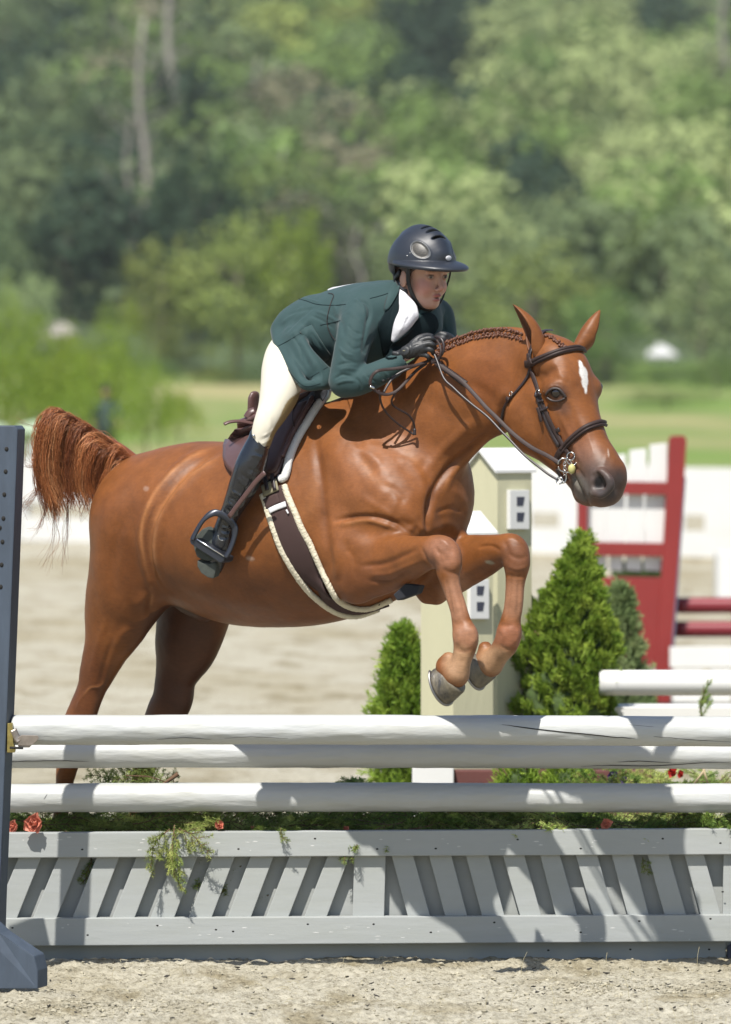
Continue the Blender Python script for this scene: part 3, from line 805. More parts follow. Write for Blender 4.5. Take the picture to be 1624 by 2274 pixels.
# =================================================================== MIDDLE GROUND
M_PALE = mat('pale_green_paint', (.64, .615, .41), .7, bump=.15, bscale=60, stretch=(1, 1, .2), var=.05, vscale=9)
M_WHT = mat('bright_white_paint', (.82, .82, .80), .55, var=.03, vscale=4)
M_DARKW = mat('dark_opening', (.05, .055, .085), .7)
M_BRICK = mat('brick_red_board', (.17, .055, .045), .8, var=.3, vscale=18, color2=(.10, .035, .03))
def tower(cx, Y, wl, wr, eave, apexdy, base, label):
    s_ = S(Y); c0 = D(cx, eave, Y); e = empty('tower_standard', tuple(D(cx, base, Y) + np.array([0, .1, 0]))); o = np.array(e.location); tag(e, label, 'jump standard')
    zt = c0[2]; zb = 0.0; C0 = np.array([c0[0], c0[1], 0])
    lv = np.array([-wl * s_, wr * s_ * 1.0, 0]); rv = np.array([wr * s_, wl * s_, 0])
    q = [C0, C0 + rv, C0 + rv + lv, C0 + lv]
    mb = MB(); mb.prism([p + (0, 0, zb) for p in q], (0, 0, zt - zb)); ap = lv * .5; za = zt + apexdy * s_
    mb2 = MB()
    mb.add([q[0] + (0, 0, zt), q[3] + (0, 0, zt), q[0] + ap + (0, 0, za), q[1] + (0, 0, zt), q[2] + (0, 0, zt), q[1] + ap + (0, 0, za)], [[0, 1, 2], [3, 5, 4], [0, 2, 5, 3], [1, 4, 5, 2]])
    mb_child(mb, 'body', M_PALE, e, o, False)
    # roof boards overhanging
    ov = .018; ru = rv / np.linalg.norm(rv); lu = lv / np.linalg.norm(lv)
    A0 = q[0] + (0, 0, zt) - ru * ov - lu * ov * .5 + (0, 0, -.008); A1 = q[1] + (0, 0, zt) + ru * ov - lu * ov * .5 + (0, 0, -.008); T0 = q[0] + ap + (0, 0, za + .004) - ru * ov; T1 = q[1] + ap + (0, 0, za + .004) + ru * ov
    B0 = q[3] + (0, 0, zt) - ru * ov + lu * ov * .5 + (0, 0, -.008); B1 = q[2] + (0, 0, zt) + ru * ov + lu * ov * .5 + (0, 0, -.008)
    mb2.prism([A0, A1, T1, T0], (0, 0, .012)); mb2.prism([T0, T1, B1, B0], (0, 0, .012)); mb_child(mb2, 'roof', M_WHT, e, o, False)
    return e, o, C0, ru, lu, rv, lv
def window(t, px0, px1, py0, py1, Y):
    e, o, C0, ru, lu, rv, lv = t; n_ = -lu
    def on(px, py, off):
        # intersect view ray with the right-hand face plane
        d = D(px, py, 5.0) - CAM; p0 = np.array([C0[0], C0[1], 0]); tt = np.dot(p0 - CAM, n_) / np.dot(d, n_); return CAM + d * tt + n_ * off
    mb = MB(); mb.prism([on(px0, py0, .0), on(px1, py0, .0), on(px1, py1, .0), on(px0, py1, .0)], n_ * .022); w = mb_child(mb, 'window_frame', M_WHT, e, o, False, .002)
    W, Hh = px1 - px0, py1 - py0
    for a in (.17, .57):
        mb = MB(); mb.prism([on(px0 + W * .34, py0 + Hh * a, .0225), on(px0 + W * .74, py0 + Hh * a, .0225), on(px0 + W * .66, py0 + Hh * (a + .23), .0225), on(px0 + W * .34, py0 + Hh * (a + .23), .0225)], n_ * .001); h_ = mb_child(mb, 'opening', M_DARKW, e, o, False); h_.parent = w
tA = tower(1105, 3.75, 69, 78, 1046, 42, 1960, 'tall pale green tower standard with white roof behind the forelegs')
window(tA, 1125, 1168, 1088, 1175, 3.7)
tB = tower(1007, 3.30, 71, 90, 1186, 40, 1960, 'lower pale tower standard with white roof left of the tall one')
window(tB, 1037, 1079, 1286, 1374, 3.2)
mb = MB(); c = D(962, 1700, 2.9); w = 46 * S(2.9); mb.box((c[0] - w, 2.9, 0), (c[0] + w, 3.1, .50)); o = mb.build('white_block', M_WHT, None, False, .006); tag(o, 'white box at the foot of the lower tower standard', 'box')
mb = MB(); a, b = D(1009, 1700, 3.02), D(1110, 1700, 3.02); mb.box((a[0], 3.02, 0), (b[0] + .6, 3.12, .46)); o = mb.build('brick_panel', M_BRICK, None, False, .004); tag(o, 'brick red panel beside the white box behind the rails', 'panel')

# thuja shrubs
def thuja(name_label, px, py_base, w, h, Y, seed, n=5200, pale=False, lean=0.0, ex=3.2):
    rng = np.random.default_rng(seed); s_ = S(Y); base = D(px, py_base, Y); H_ = h * s_; R = w * s_ / 2
    e = empty('thuja_shrub', tuple(base)); tag(e, name_label, 'shrub')
    nc = 1500; cl = []
    for k in range(nc):
        t = rng.random() ** .8; prof = (1 - t ** ex) ** .85 * (.9 + .1 * math.sin(t * 9 + seed))
        a = rng.uniform(0, 6.283); q = rng.uniform(.55, 1.0) ** .5 * prof * R * (.86 + .20 * math.sin(3 * a + 11 * t + seed) * math.sin(17 * t + seed) + .10 * math.sin(5 * a - 23 * t)) * rng.uniform(.90, 1.06)
        cl.append((math.cos(a) * q + lean * t * H_, math.sin(a) * q, t * H_, math.cos(a), math.sin(a)))
    cl = np.array(cl); per = n // nc; V = []; 
    for (x, y, z, ca, sa) in cl:
        d0 = np.array([ca * .5, sa * .5, 1.15]); d0 /= np.linalg.norm(d0); L_ = .040 * rng.uniform(.5, 1.6)
        bd = rng.normal(0, 1, 3) * .4 + d0; bd /= np.linalg.norm(bd)
        m_ = per; t = rng.random(m_)[:, None]
        p = np.array([x, y, z]) + bd * L_ * t + rng.normal(0, .010, (m_, 3)) * (1 - .6 * t)
        dd = bd + rng.normal(0, .36, (m_, 3)); dd /= np.linalg.norm(dd, axis=1)[:, None]; ww = np.cross(dd, rng.normal(0, 1, (m_, 3))); ww /= np.linalg.norm(ww, axis=1)[:, None]
        ln = rng.uniform(.014, .034, (m_, 1)); wd = rng.uniform(.0016, .0036, (m_, 1))
        V.append(np.stack([p - ww * wd * .6, p + ww * wd * .6, p + dd * ln * .6 + ww * wd, p + dd * ln, p + dd * ln * .6 - ww * wd], 1).reshape(-1, 3))
    V = np.vstack(V); F = np.arange(len(V)).reshape(-1, 5)
    o = link('foliage', mesh_np('foliage', V, F, False), e, M_THUP if pale else M_THU)
    mb = MB(); mb.tube([(0, 0, -.02), (lean * .3 * H_, 0, H_ * .45), (lean * .8 * H_, 0, H_ * .88)], [.02, .012, .004], 7)
    for k in range(14):
        t = rng.uniform(.1, .8); a = rng.uniform(0, 6.28); mb.tube([(lean * t * H_, 0, t * H_), (lean * t * H_ + math.cos(a) * R * .6, math.sin(a) * R * .6, t * H_ + .12)], [.006, .002], 5)
    mb.build('stem', M_TWIG, e, True)
    # dim inner twigs close the crown
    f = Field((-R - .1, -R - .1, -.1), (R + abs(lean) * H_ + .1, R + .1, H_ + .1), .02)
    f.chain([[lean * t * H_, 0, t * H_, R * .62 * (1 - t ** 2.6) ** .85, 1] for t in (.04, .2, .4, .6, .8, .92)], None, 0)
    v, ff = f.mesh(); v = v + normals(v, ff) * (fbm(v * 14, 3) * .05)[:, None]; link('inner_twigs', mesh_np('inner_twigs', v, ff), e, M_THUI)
    return e
M_THU = leafmat('thuja_green', (.21, .375, .042), (.39, .50, .08), tr=.35, ov=.06, sc=9, var=.4)
M_THUP = leafmat('thuja_pale', (.26, .38, .14), (.40, .48, .22), tr=.3, ov=.08, sc=6, var=.35)
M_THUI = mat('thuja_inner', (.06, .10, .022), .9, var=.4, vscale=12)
thuja('bushy green thuja shrub behind the far foreleg, largest of the shrubs', 1212, 1930, 350, 690, 3.9, 1, 120000, lean=.10, ex=2.8)
thuja('green thuja spike rising behind the right side of the big shrub', 1292, 1930, 190, 728, 4.2, 2, 34000, ex=2.8)
thuja('small thuja shrub left of the pale tower standard', 896, 1930, 150, 525, 4.0, 3, 40000, ex=6)
thuja('pale thuja shrub in front of the red gate', 1374, 1900, 180, 590, 6.2, 4, 36000, ex=4, pale=True)
for k, (a, b, l) in enumerate([(1150,220,'low thuja at the foot of the brick red panel'),(1262,240,'low thuja between the brick panel and the purple flowers')]):
    thuja(l, a, 1925, 190, b + 10, 2.6, 10 + k, 7000)

# far part of the jump: white pole and plank with flowers
def wp(name, x0, x1, cy, Y, r, m, label, cat, group=None):
    a, b = D(x0, cy, Y), D(x1, cy, Y); mb = MB(); n = 12; P = [a + (b - a) * i / n for i in range(n + 1)]; mb.tube(P, r, 28); o = mb.build(name, m, None, True, org=tuple((a + b) / 2)); tag(o, label, cat, group)
wp('far_pole', 1331, 1760, 1516, 3.75, .052, M_WHT, 'white pole of the second jump right of the thuja shrubs', 'pole')
mb = MB(); a, b = D(1356, 1567, 3.9), D(1760, 1612, 3.9); mb.prism([D(1356,1570,3.9), D(1760,1570,3.9), D(1760,1612,3.9), D(1356,1612,3.9)], (0, .25, 0)); o = mb.build('white_plank', M_WHT, None, False, .004); tag(o, 'white box plank below the second white pole', 'plank')
for k, (a, b, c, m_, l) in enumerate([(1362,1722,.030,M_PUR,'purple petunia between the lower rails'),(1386,1728,.022,M_PUR,'smaller purple petunia beside the first'),(1494,1712,.026,M_RED,'red geranium between the lower rails near the right'),(1512,1718,.018,M_RED,'small red geranium head right of the larger one')]):
    flower(a, b, 1.9, c, m_, l, 30 + k, petals=8)
for k in range(14):
    px = 1330 + k * 24 + rg.normal() * 6
    fir(int(rg.integers(0, 6)), tuple(D(px, 1752 + rg.normal() * 5, 1.7 + rg.random() * .5)), (rg.normal() * .5 + .4, -.25 + rg.normal() * .25, rg.normal() * .5 + (math.pi if rg.random() < .5 else 0)), .9, rg.random() < .35, 'fir branch behind the lowest rail at the right', 'fir branches behind the rails at the right')
for k in range(26):
    px = 830 + k * 21 + rg.normal() * 6
    fir(int(rg.integers(0, 6)), tuple(D(px, 1862 + rg.normal() * 6, 1.1 + rg.random() * .5)), (rg.normal() * .5 + .4, -.15 + rg.normal() * .2, rg.normal() * .5 + (math.pi if rg.random() < .5 else 0)), 1.0, rg.random() < .3, 'fir branch heaped behind the right half of the gate panel', 'fir branches heaped behind the gate panel')
for k, (a, b, c, d) in enumerate([(1542,1740,1566,1708),(1572,1740,1562,1706)]):
    mb = MB(); mb.tube([D(a, b, 1.5), D(c, d, 1.5)], .0045, 6); o = mb.build('cut_stick', mat('pale_stick', (.5, .4, .24), .8), None, True); tag(o, ['pale cut stick leaning right behind the rails', 'pale cut stick leaning left behind the rails'][k], 'stick')
for k, (a, b) in enumerate([(1560, 1606)]):
    fir_at(3, a, b, 3.6, (.1 - .2 * k, 0, 1), .9, False, ['upright fir tip in front of the white plank', 'left fir tip in front of the white plank', 'right fir tip in front of the white plank'][k], .3)

# red and white gate wing
M_RDP = mat('barn_red_paint', (.27, .020, .017), .55, var=.1, vscale=3)
gw = empty('red_gate_wing', tuple(D(1400, 1560, 15))); WO = np.array(gw.location); tag(gw, 'barn red jump wing with white pickets behind the shrubs', 'jump wing')
YR = 15.0
def rb(name, pts, m=M_RDP, y0=YR, y1=YR + .05): 
    mb = MB(); mb.prism([D(x, y, y0) for x, y in pts], (0, y1 - y0, 0)); mb_child(mb, name, m, gw, WO, False, .004)
rb('post', [(1487,975),(1492,968),(1520,967),(1525,978),(1496,1480),(1488,1562),(1449,1562),(1459,1450)], y1=YR + .12)
rb('post', [(1284,1060),(1306,1060),(1300,1500),(1280,1500)], y1=YR + .10)
rb('rail', [(1300,1068),(1489,1071),(1487,1099),(1300,1096)], y0=YR + .01)
rb('rail', [(1300,1203),(1482,1206),(1480,1236),(1300,1233)], y0=YR + .01)
rb('panel', [(1290,1280),(1477,1283),(1462,1478),(1290,1478)], y0=YR + .02)
for (a, b) in [(1304,1346),(1349,1388),(1394,1430),(1434,1479)]: rb('picket', [(a,1092),(b,1092),(b - 3,1208),(a - 2,1208)], M_WHT, YR + .065, YR + .09)
for (a, b, y) in [(1345,1352,1012),(1356,1390,1008),(1398,1436,996),(1443,1482,984)]: rb('picket', [(a, y + 4), (b, y), (b, 1074), (a, 1074)], M_WHT, YR + .065, YR + .09)
for (a, b) in [(1304,1348),(1354,1383),(1390,1425),(1430,1468)]: rb('picket', [(a,1228),(b,1228),(b,1268),(a,1266)], M_WHT, YR + .065, YR + .09)
rb('side_strip', [(1521,1060),(1524,1060),(1494,1480),(1489,1480)], mat('faded_blue', (.12, .14, .22), .7), YR - .01, YR + .1)
mb = MB(); a = D(1360, 1290, YR + .5); b = D(1480, 1246, YR + .5); mb.box((a[0], YR + .4, a[2]), (b[0], YR + .6, b[2])); o = mb.build('hedge_box', M_THUI, None); tag(o, 'dark hedge box seen through the gap of the red wing', 'hedge')
for (y, l) in ((1344, 'upper dark red pole running right from the red wing'), (1397, 'lower dark red pole running right from the red wing')):
    wp('red_pole', 1497, 1780, y, 15.2, .049, mat('dark_red_paint', (.24, .018, .028), .4), l, 'pole', 'dark red poles')
for k, (x0, x1, y0, y1, l) in enumerate([(1488,1760,1437,1482,'white board below the red poles at the right'),(1494,1560,1486,1560,'first white picket block below the white board'),(1580,1624,1486,1560,'second white picket block at the right edge')]):
    mb = MB(); mb.prism([D(x0,y0,14.8), D(x1,y0,14.8), D(x1,y1,14.8), D(x0,y1,14.8)], (0, .06, 0)); o = mb.build('white_board', M_WHT, None, False, .003); tag(o, l, 'board')
mb = MB(); mb.prism([D(1368,1500,14.9), D(1450,1500,14.9), D(1450,1600,14.9), D(1368,1600,14.9)], (0, .4, 0)); o = mb.build('shade_box', mat('gap_shade_black', (.012, .012, .014), .8)); tag(o, 'black box for the shade in the gap at the foot of the red wing', 'shade_filler')  # black box put in the gap to stand for its shade

# arena fence
fe = empty('arena_fence', (0, 49, 0)); FO = np.array((0, 49.0, 0)); tag(fe, 'long white board fence across the far side of the arena', 'fence')
fA, fB = D(-1620, 1000, 60.5), D(3260, 1000, 38.1)
fd = (fB - fA); fd[2] = 0; L_ = np.linalg.norm(fd); fu = fd / L_; fn = np.array([fu[1], -fu[0], 0]) * (1 if -fu[0] < 0 else -1)
def fbx(t0, t1, z0, z1, th, name='board', off=0):
    a = fA + fu * t0; b = fA + fu * t1; a[2] = b[2] = 0; mb = MB(); mb.prism([a + fn * off + (0, 0, z0), b + fn * off + (0, 0, z0), b + fn * off + (0, 0, z1), a + fn * off + (0, 0, z1)], -fn * th); mb_child(mb, name, M_WHT, fe, FO, False)
nn = int(L_ / 2.44) + 1
for k in range(nn):
    fbx(k * 2.44 + .01, k * 2.44 + 2.43, .49, 1.03, .03); fbx(k * 2.44 + .01, k * 2.44 + 2.43, .01, .31, .03); fbx(k * 2.44 - .06, k * 2.44 + .06, 0, 1.05, .08, 'post', -.032)
def tpx(px): 
    ts = np.linspace(0, L_, 400); q = proj(fA + fu * ts[:, None] + (0, 0, .5 - fA[2] * 0)); return float(np.interp(px, q[:, 0], ts))
for (a, b) in [(1100,1180),(1243,1300),(1300,1520),(1566,1700),(460,600)]: fbx(tpx(a), tpx(b), .30, .50, .02, 'infill', .003)
mb = MB(); mb.prism([D(1594,1228,31), D(1700,1228,31), D(1700,1332,31), D(1594,1332,31)], (0, .5, 0)); o = mb.build('white_wing', M_WHT); tag(o, 'white jump wing standing on the sand before the far fence at the right', 'jump wing')

# =================================================================== TREES
def tree_mesh(seed, kind, n=2600):
    """crown of leaf clumps in a unit-height tree; returns leaf mesh and trunk mesh."""
    rng = np.random.default_rng(seed); cl = []
    if kind == 'conifer':
        for k in range(70):
            t = rng.random() ** .8; r = .30 * (1 - t) + .02; a = rng.uniform(0, 6.28); cl.append((math.cos(a) * r * rng.uniform(.4, 1), math.sin(a) * r * rng.uniform(.4, 1), .08 + .9 * t, .07 * (1.2 - t)))
    elif kind == 'shrub':
        for k in range(46):
            a = rng.uniform(0, 6.28); r = .62 * math.sqrt(rng.random()); cl.append((math.cos(a) * r, math.sin(a) * r, .15 + (.75 * math.sqrt(max(0, 1 - (r / .68) ** 2))) * rng.uniform(.3, 1), .15))
    else:
        for k in range(60):
            u = rng.normal(0, 1, 3); u /= np.linalg.norm(u); q = rng.uniform(.55, 1) ; w = .40 if u[2] > 0 else .43
            cl.append((u[0] * w * q, u[1] * w * q, .56 + u[2] * .40 * q, rng.uniform(.08, .14)))
    cl = np.array(cl); per = n // len(cl); V = []
    for x, y, z, r in cl:
        u = rng.normal(0, 1, (per, 3)); u /= np.linalg.norm(u, axis=1)[:, None]; p = np.array([x, y, z]) + u * r * rng.uniform(.6, 1.05, (per, 1)); p[:, 2] = np.maximum(p[:, 2], .02)
        nrm = u + rng.normal(0, .6, (per, 3)); nrm /= np.linalg.norm(nrm, axis=1)[:, None]
        a = np.cross(nrm, rng.normal(0, 1, (per, 3))); a /= np.linalg.norm(a, axis=1)[:, None]; b = np.cross(nrm, a); s = rng.uniform(.012, .026, (per, 1))
        V.append(np.stack([p - a * s, p - b * s * .7, p + a * s, p + b * s * .7], 1).reshape(-1, 3))
    V = np.vstack(V); me = mesh_np('crown', V, np.arange(len(V)).reshape(-1, 4), False)
    mb = MB(); mb.tube([(0, 0, -.05), (.01, 0, .3), (0, .01, .75 if kind != 'shrub' else .5)], [.022, .016, .006], 6)
    for k in range(7):
        a = rng.uniform(0, 6.28); z = rng.uniform(.2, .6); mb.tube([(0, 0, z), (math.cos(a) * .22, math.sin(a) * .22, z + .16)], [.008, .003], 5)
    o = mb.build('trunk', None, None, True) if 0 else None
    return me, mb
TM = {}
LM = {'mid': leafmat('leaf_mid', (.165, .26, .075), (.26, .35, .10), ov=.22, sc=.3), 'dark': leafmat('leaf_dark', (.035, .070, .040), (.055, .095, .048), ov=.2, sc=.3, tr=.15),
      'pale': leafmat('leaf_pale', (.31, .40, .17), (.40, .48, .22), ov=.16, sc=.3), 'lime': leafmat('leaf_lime', (.25, .37, .045), (.38, .46, .07), ov=.12, sc=.3, tr=.35),
      'dull': leafmat('leaf_dull', (.135, .20, .09), (.19, .25, .115), ov=.22, sc=.3), 'olive': leafmat('leaf_olive', (.28, .36, .095), (.38, .44, .13), ov=.2, sc=.3)}
M_BARK = mat('bark', (.16, .13, .10), .9, var=.2, vscale=2)
M_BARKP = mat('pale_bark', (.34, .31, .27), .9, var=.15, vscale=1)
for kd in ('round', 'conifer', 'shrub'):
    for v in range(3):
        me, mb = tree_mesh(100 + v + {'round': 0, 'conifer': 10, 'shrub': 20}[kd], kd)
        o = mb.build('trunk', M_BARK, None, True); tme = o.data; bpy.data.objects.remove(o)
        TM[kd, v] = (me, tme, {})
def tree(px, pyb, w, h, kd, leaf, label, group=None, Y=None, v=None, name=None, cat=None):
    Y = Yt(pyb) if Y is None else Y
    s_ = S(Y); z = float(terr(Y)); v = int(rg.integers(0, 3)) if v is None else v
    me, tme, cache = TM[kd, v]
    if leaf not in cache: m2 = me.copy(); m2.materials.append(LM[leaf]); cache[leaf] = m2
    wx = {'round': .92, 'conifer': .62, 'shrub': 1.4}[kd]
    nm = name or {'round': 'broadleaf_tree', 'conifer': 'conifer_tree', 'shrub': 'wild_shrub'}[kd]
    e = bpy.data.objects.new(nm, None); COL.objects.link(e); e.location = (D(px, 900, Y)[0], Y, z - .15); sx = w * s_ / wx; e.scale = (sx, sx, h * s_); e.rotation_euler = (0, 0, rg.uniform(0, 6.28))
    c = bpy.data.objects.new('crown', cache[leaf]); COL.objects.link(c); c.parent = e
    t = bpy.data.objects.new('trunk', tme); COL.objects.link(t); t.parent = e
    tag(e, label, cat or ('shrub' if kd == 'shrub' else 'tree'), group); return e
# trees and shrubs one can tell apart
NAMED = []
for a in [
  (530, 846, 330, 400, 'round', 'olive', 'large round green tree left of the rider, at the foot of the hill'),
  (362, 842, 230, 345, 'round', 'olive', 'round green tree at the left of the large round one'),
  (655, 846, 210, 400, 'round', 'lime', 'bright pointed tree just behind the rider back'),
  (1185, 862, 400, 340, 'round', 'olive', 'broad green tree above the horse ears'),
  (1345, 866, 260, 240, 'round', 'mid', 'dark footed round tree right of the horse ears'),
  (1560, 868, 280, 330, 'round', 'pale', 'pale green tree at the right edge of the meadow'),
  (50, 800, 190, 220, 'round', 'pale', 'pale tree at the left edge above the lime shrubs'),
  (975, 262, 200, 235, 'round', 'dark', 'dark rounded tree standing alone high above the helmet'),
  (1000, 150, 150, 170, 'round', 'dark', 'darkest tree crown at the top centre right'),
  (775, 475, 170, 195, 'round', 'dark', 'dark tree between the rider and the pale trunks'),
  (1480, 120, 170, 230, 'conifer', 'dark', 'dark conifer at the top right'),
  (1570, 90, 180, 230, 'conifer', 'dark', 'dark conifer nearest the top right corner'),
  (800, 20, 100, 130, 'conifer', 'dark', 'dark conifer at the very top centre'),
  (150, 700, 230, 260, 'round', 'dark', 'dark tree behind the lime shrubs at the left'),
  (60, 560, 180, 220, 'round', 'dark', 'dark tree at the left edge halfway up the hill'),
  (1110, 520, 140, 130, 'round', 'dark', 'dark tree right of the helmet'),
  (1310, 215, 280, 190, 'shrub', 'pale', 'pale shrub mass near the top right'),
  (1120, 420, 280, 210, 'shrub', 'pale', 'pale shrub mass right above the helmet'),
  (1350, 440, 320, 220, 'shrub', 'pale', 'widest pale shrub mass at the right'),
  (1570, 430, 260, 210, 'shrub', 'pale', 'pale shrub mass at the right edge'),
  (1440, 600, 330, 170, 'shrub', 'mid', 'green shrub mass above the white shed'),
  (470, 250, 190, 190, 'round', 'olive', 'olive tree right of the two pale trunks'),
  (610, 190, 200, 190, 'round', 'olive', 'bright olive tree near the top centre'),
  (700, 330, 190, 180, 'round', 'dull', 'grey green tree left of the dark rounded one'),
  (1380, 320, 200, 170, 'round', 'mid', 'green tree between the pale shrub masses'),
]: tree(*a); NAMED.append((a[0], a[1] - a[3] * .5, a[2], a[3], Yt(a[1])))
for px, w, top, Y, l in [
  (60, 300, 785, 84, 'lime shrub at the left edge of the meadow'), (215, 240, 800, 88, 'lime shrub behind the horse tail'), (325, 170, 835, 96, 'low lime shrub above the rump'), (105, 210, 745, 120, 'tall lime shrub below the grey shed'),
  (250, 190, 722, 140, 'lime shrub right of the grey shed'), (-10, 190, 690, 150, 'lime shrub cut by the left edge'), (400, 130, 880, 120, 'lowest lime shrub, right of the group'), (170, 230, 790, 104, 'rounded lime shrub in the middle of the lime group')]:
    base = 850 + (1.989 - float(terr(Y))) / S(Y)
    tree(px, None, w, (base - top) * 1.42, 'shrub', 'lime', l, Y=Y)
tree(1590, None, 160, 130, 'shrub', 'mid', 'green shrub at the right edge beside the white shed', Y=190)
tree(1480, None, 260, 50, 'shrub', 'mid', 'low green shrub line under the white shed', Y=180)
tree(85, None, 110, 60, 'shrub', 'dark', 'small dark shrub beside the white trailer', Y=70)
NAMED += [(125, 745, 90, 60, Yt(768)), (1470, 790, 60, 60, Yt(812))]
# the wood on the hillside
def region(x, y):
    """which kinds of crown grow where on the slope."""
    if 860 < x < 1075 and 20 < y < 300: return ['dark']
    if x > 1400 and y < 150: return ['dark', 'dark', 'dull']
    if 1080 < x < 1400 and y < 30: return ['dark', 'dull']
    if 690 < x < 870 and 290 < y < 560: return ['dark', 'dark', 'dull', 'brown']
    if 1050 < x < 1200 and 440 < y < 560: return ['dark']
    if x < 120: return ['dull', 'dull', 'dark']
    if x < 430 and y < 330: return ['dull', 'dull', 'dark', 'mid', 'brown']
    if x < 480: return ['dark', 'dark', 'dark', 'dull']
    if x < 860 and y < 170: return ['olive', 'olive', 'mid', 'dull']
    if x < 700 and y < 430: return ['dull', 'mid', 'dull', 'brown']
    if x < 900 and y > 520: return ['dull', 'brown', 'mid', 'dark']
    if x > 1080 and y < 330: return ['pale', 'pale', 'pale', 'mid']
    if x > 1000 and y < 560: return ['pale', 'pale', 'mid', 'mid', 'olive']
    return ['mid', 'pale', 'mid', 'dull']
rows_ = [(Y, 44) for Y in range(238, 640, 17)]
cnt = 0
for Y, _ in rows_:
    s_ = S(Y); step = 5.6 / s_; x = -90 + rg.uniform(0, step)
    while x < 1720:
        px = x + rg.normal() * step * .2; py = 850 + (1.989 - float(terr(Y))) / s_
        left = px < 420; right = px > 1050
        pool = [q for q in region(px, py - 90) if q != 'brown'] or ['dull']
        lf = pool[int(rg.integers(0, len(pool)))]; kd = 'conifer' if lf == 'dark' and rg.random() < .45 else ('shrub' if lf == 'pale' and rg.random() < .6 else 'round')
        hh = rg.uniform(5.5, 9.5) / s_; ww = rg.uniform(5.5, 8.5) / s_ * (.6 if kd == 'conifer' else 1)
        if kd == 'shrub': hh *= .7; ww *= 1.2
        if any(Y < n_[4] + 4 and abs(px - n_[0]) < (n_[2] + ww) * .22 and abs(py - hh * .5 - n_[1]) < (n_[3] + hh) * .22 for n_ in NAMED): x += step; continue
        if cnt < 285:
            zv = 'top' if py - hh * .5 < 180 else ('upper part' if py - hh * .5 < 400 else ('lower part' if py - hh * .5 < 640 else 'foot'))
            zh = ['far left', 'left', 'middle left', 'middle', 'middle right', 'right', 'far right'][min(6, max(0, int(px / 232)))]
            L_ = '%s %s in the %s of the hillside wood, %s' % ({'dull': 'grey green', 'dark': 'dark green', 'mid': 'mid green', 'pale': 'pale green', 'olive': 'yellow green'}[lf], {'conifer': 'conifer', 'shrub': 'bush', 'round': 'broadleaf tree'}[kd], zv, zh)
            tree(px, None, ww, hh, kd, lf, L_, {'conifer': 'conifers of the hillside wood', 'shrub': 'bushes of the hillside wood', 'round': 'broadleaf trees of the hillside wood'}[kd], Y=Y + rg.normal() * 3); cnt += 1
        x += step * (1.0 if Y < 400 else 1.25)
print('wood', cnt)
def hillside_wood():
    """the unbroken canopy between the trees one can tell apart: one mass of leaves."""
    rng = np.random.default_rng(404); V, CC = [], []
    pal = {'dull': (.175, .235, .105), 'dark': (.045, .078, .045), 'mid': (.20, .30, .085), 'pale': (.38, .455, .19), 'olive': (.36, .43, .12), 'brown': (.26, .25, .15)}
    for Y in np.arange(243, 640, 8.5):
        s_ = S(Y); x = -2600 + rng.uniform(0, 60)
        while x < 4200:
            px = x; z0 = float(terr(Y)); py = 850 + (1.989 - z0) / s_
            pool = region(px, py - 90)
            c = np.array(pal[pool[int(rng.integers(0, len(pool)))]]) * rng.uniform(.75, 1.25); seen = -120 < px < 1750
            r = rng.uniform(2.3, 4.3); h = rng.uniform(4.5, 8.5); n = 300 if seen else 70
            cx = D(px, 900, Y)[0]; yy = Y + rng.normal() * 3
            u = rng.normal(0, 1, (n, 3)); u[:, 1] -= .5; u[:, 2] += .25; u /= np.linalg.norm(u, axis=1)[:, None]
            p_ = u * np.array((r, r, h * .48)) * rng.uniform(.72, 1.04, (n, 1)) * (1 + .16 * vnoise(u * 2.2 + px)[:, None]) + (cx, yy, z0 + h * .5); nr = u + rng.normal(0, .38, (n, 3)); nr /= np.linalg.norm(nr, axis=1)[:, None]
            a = np.cross(nr, rng.normal(0, 1, (n, 3))); a /= np.linalg.norm(a, axis=1)[:, None]; b_ = np.cross(nr, a); sz = rng.uniform(.18, .42, (n, 1)) * (1 if seen else 2.0)
            V.append(np.stack([p_ - a * sz, p_ - b_ * sz * .8, p_ + a * sz, p_ + b_ * sz * .8], 1).reshape(-1, 3)); CC.append(np.repeat(c[None] * rng.uniform(.8, 1.2, (n, 1)), 4, 0))
            x += rng.uniform(3.6, 5.4) / s_
    V = np.vstack(V); CC = np.vstack(CC)
    o = link('hillside_wood', mesh_np('hillside_wood', V, np.arange(len(V)).reshape(-1, 4), False, col=CC), None, mat('wood_canopy', rough=.6, vcol=True, transl=.3, spec=.10)); tag(o, 'dense leafy wood covering the hillside behind the separate trees', 'wood', kind='stuff'); print('wood verts', len(V))
hillside_wood()
for k in range(60):
    px = -1280 + k * 70 + rg.normal() * 18; lf = ['mid', 'olive', 'mid', 'dull'][int(rg.integers(0, 4))]
    tree(px, None, rg.uniform(110, 190), rg.uniform(60, 125), 'shrub', lf, '%s shrub at the foot of the hill, %s' % ({'mid': 'mid green', 'olive': 'yellow green', 'dull': 'grey green'}[lf], ['at the far left', 'left of the rider', 'behind the rider', 'above the neck of the horse', 'above the horse ears', 'right of the horse ears', 'at the far right'][min(6, max(0, int(px / 232)))]), 'shrubs along the foot of the hill', Y=222 + rg.normal() * 4)
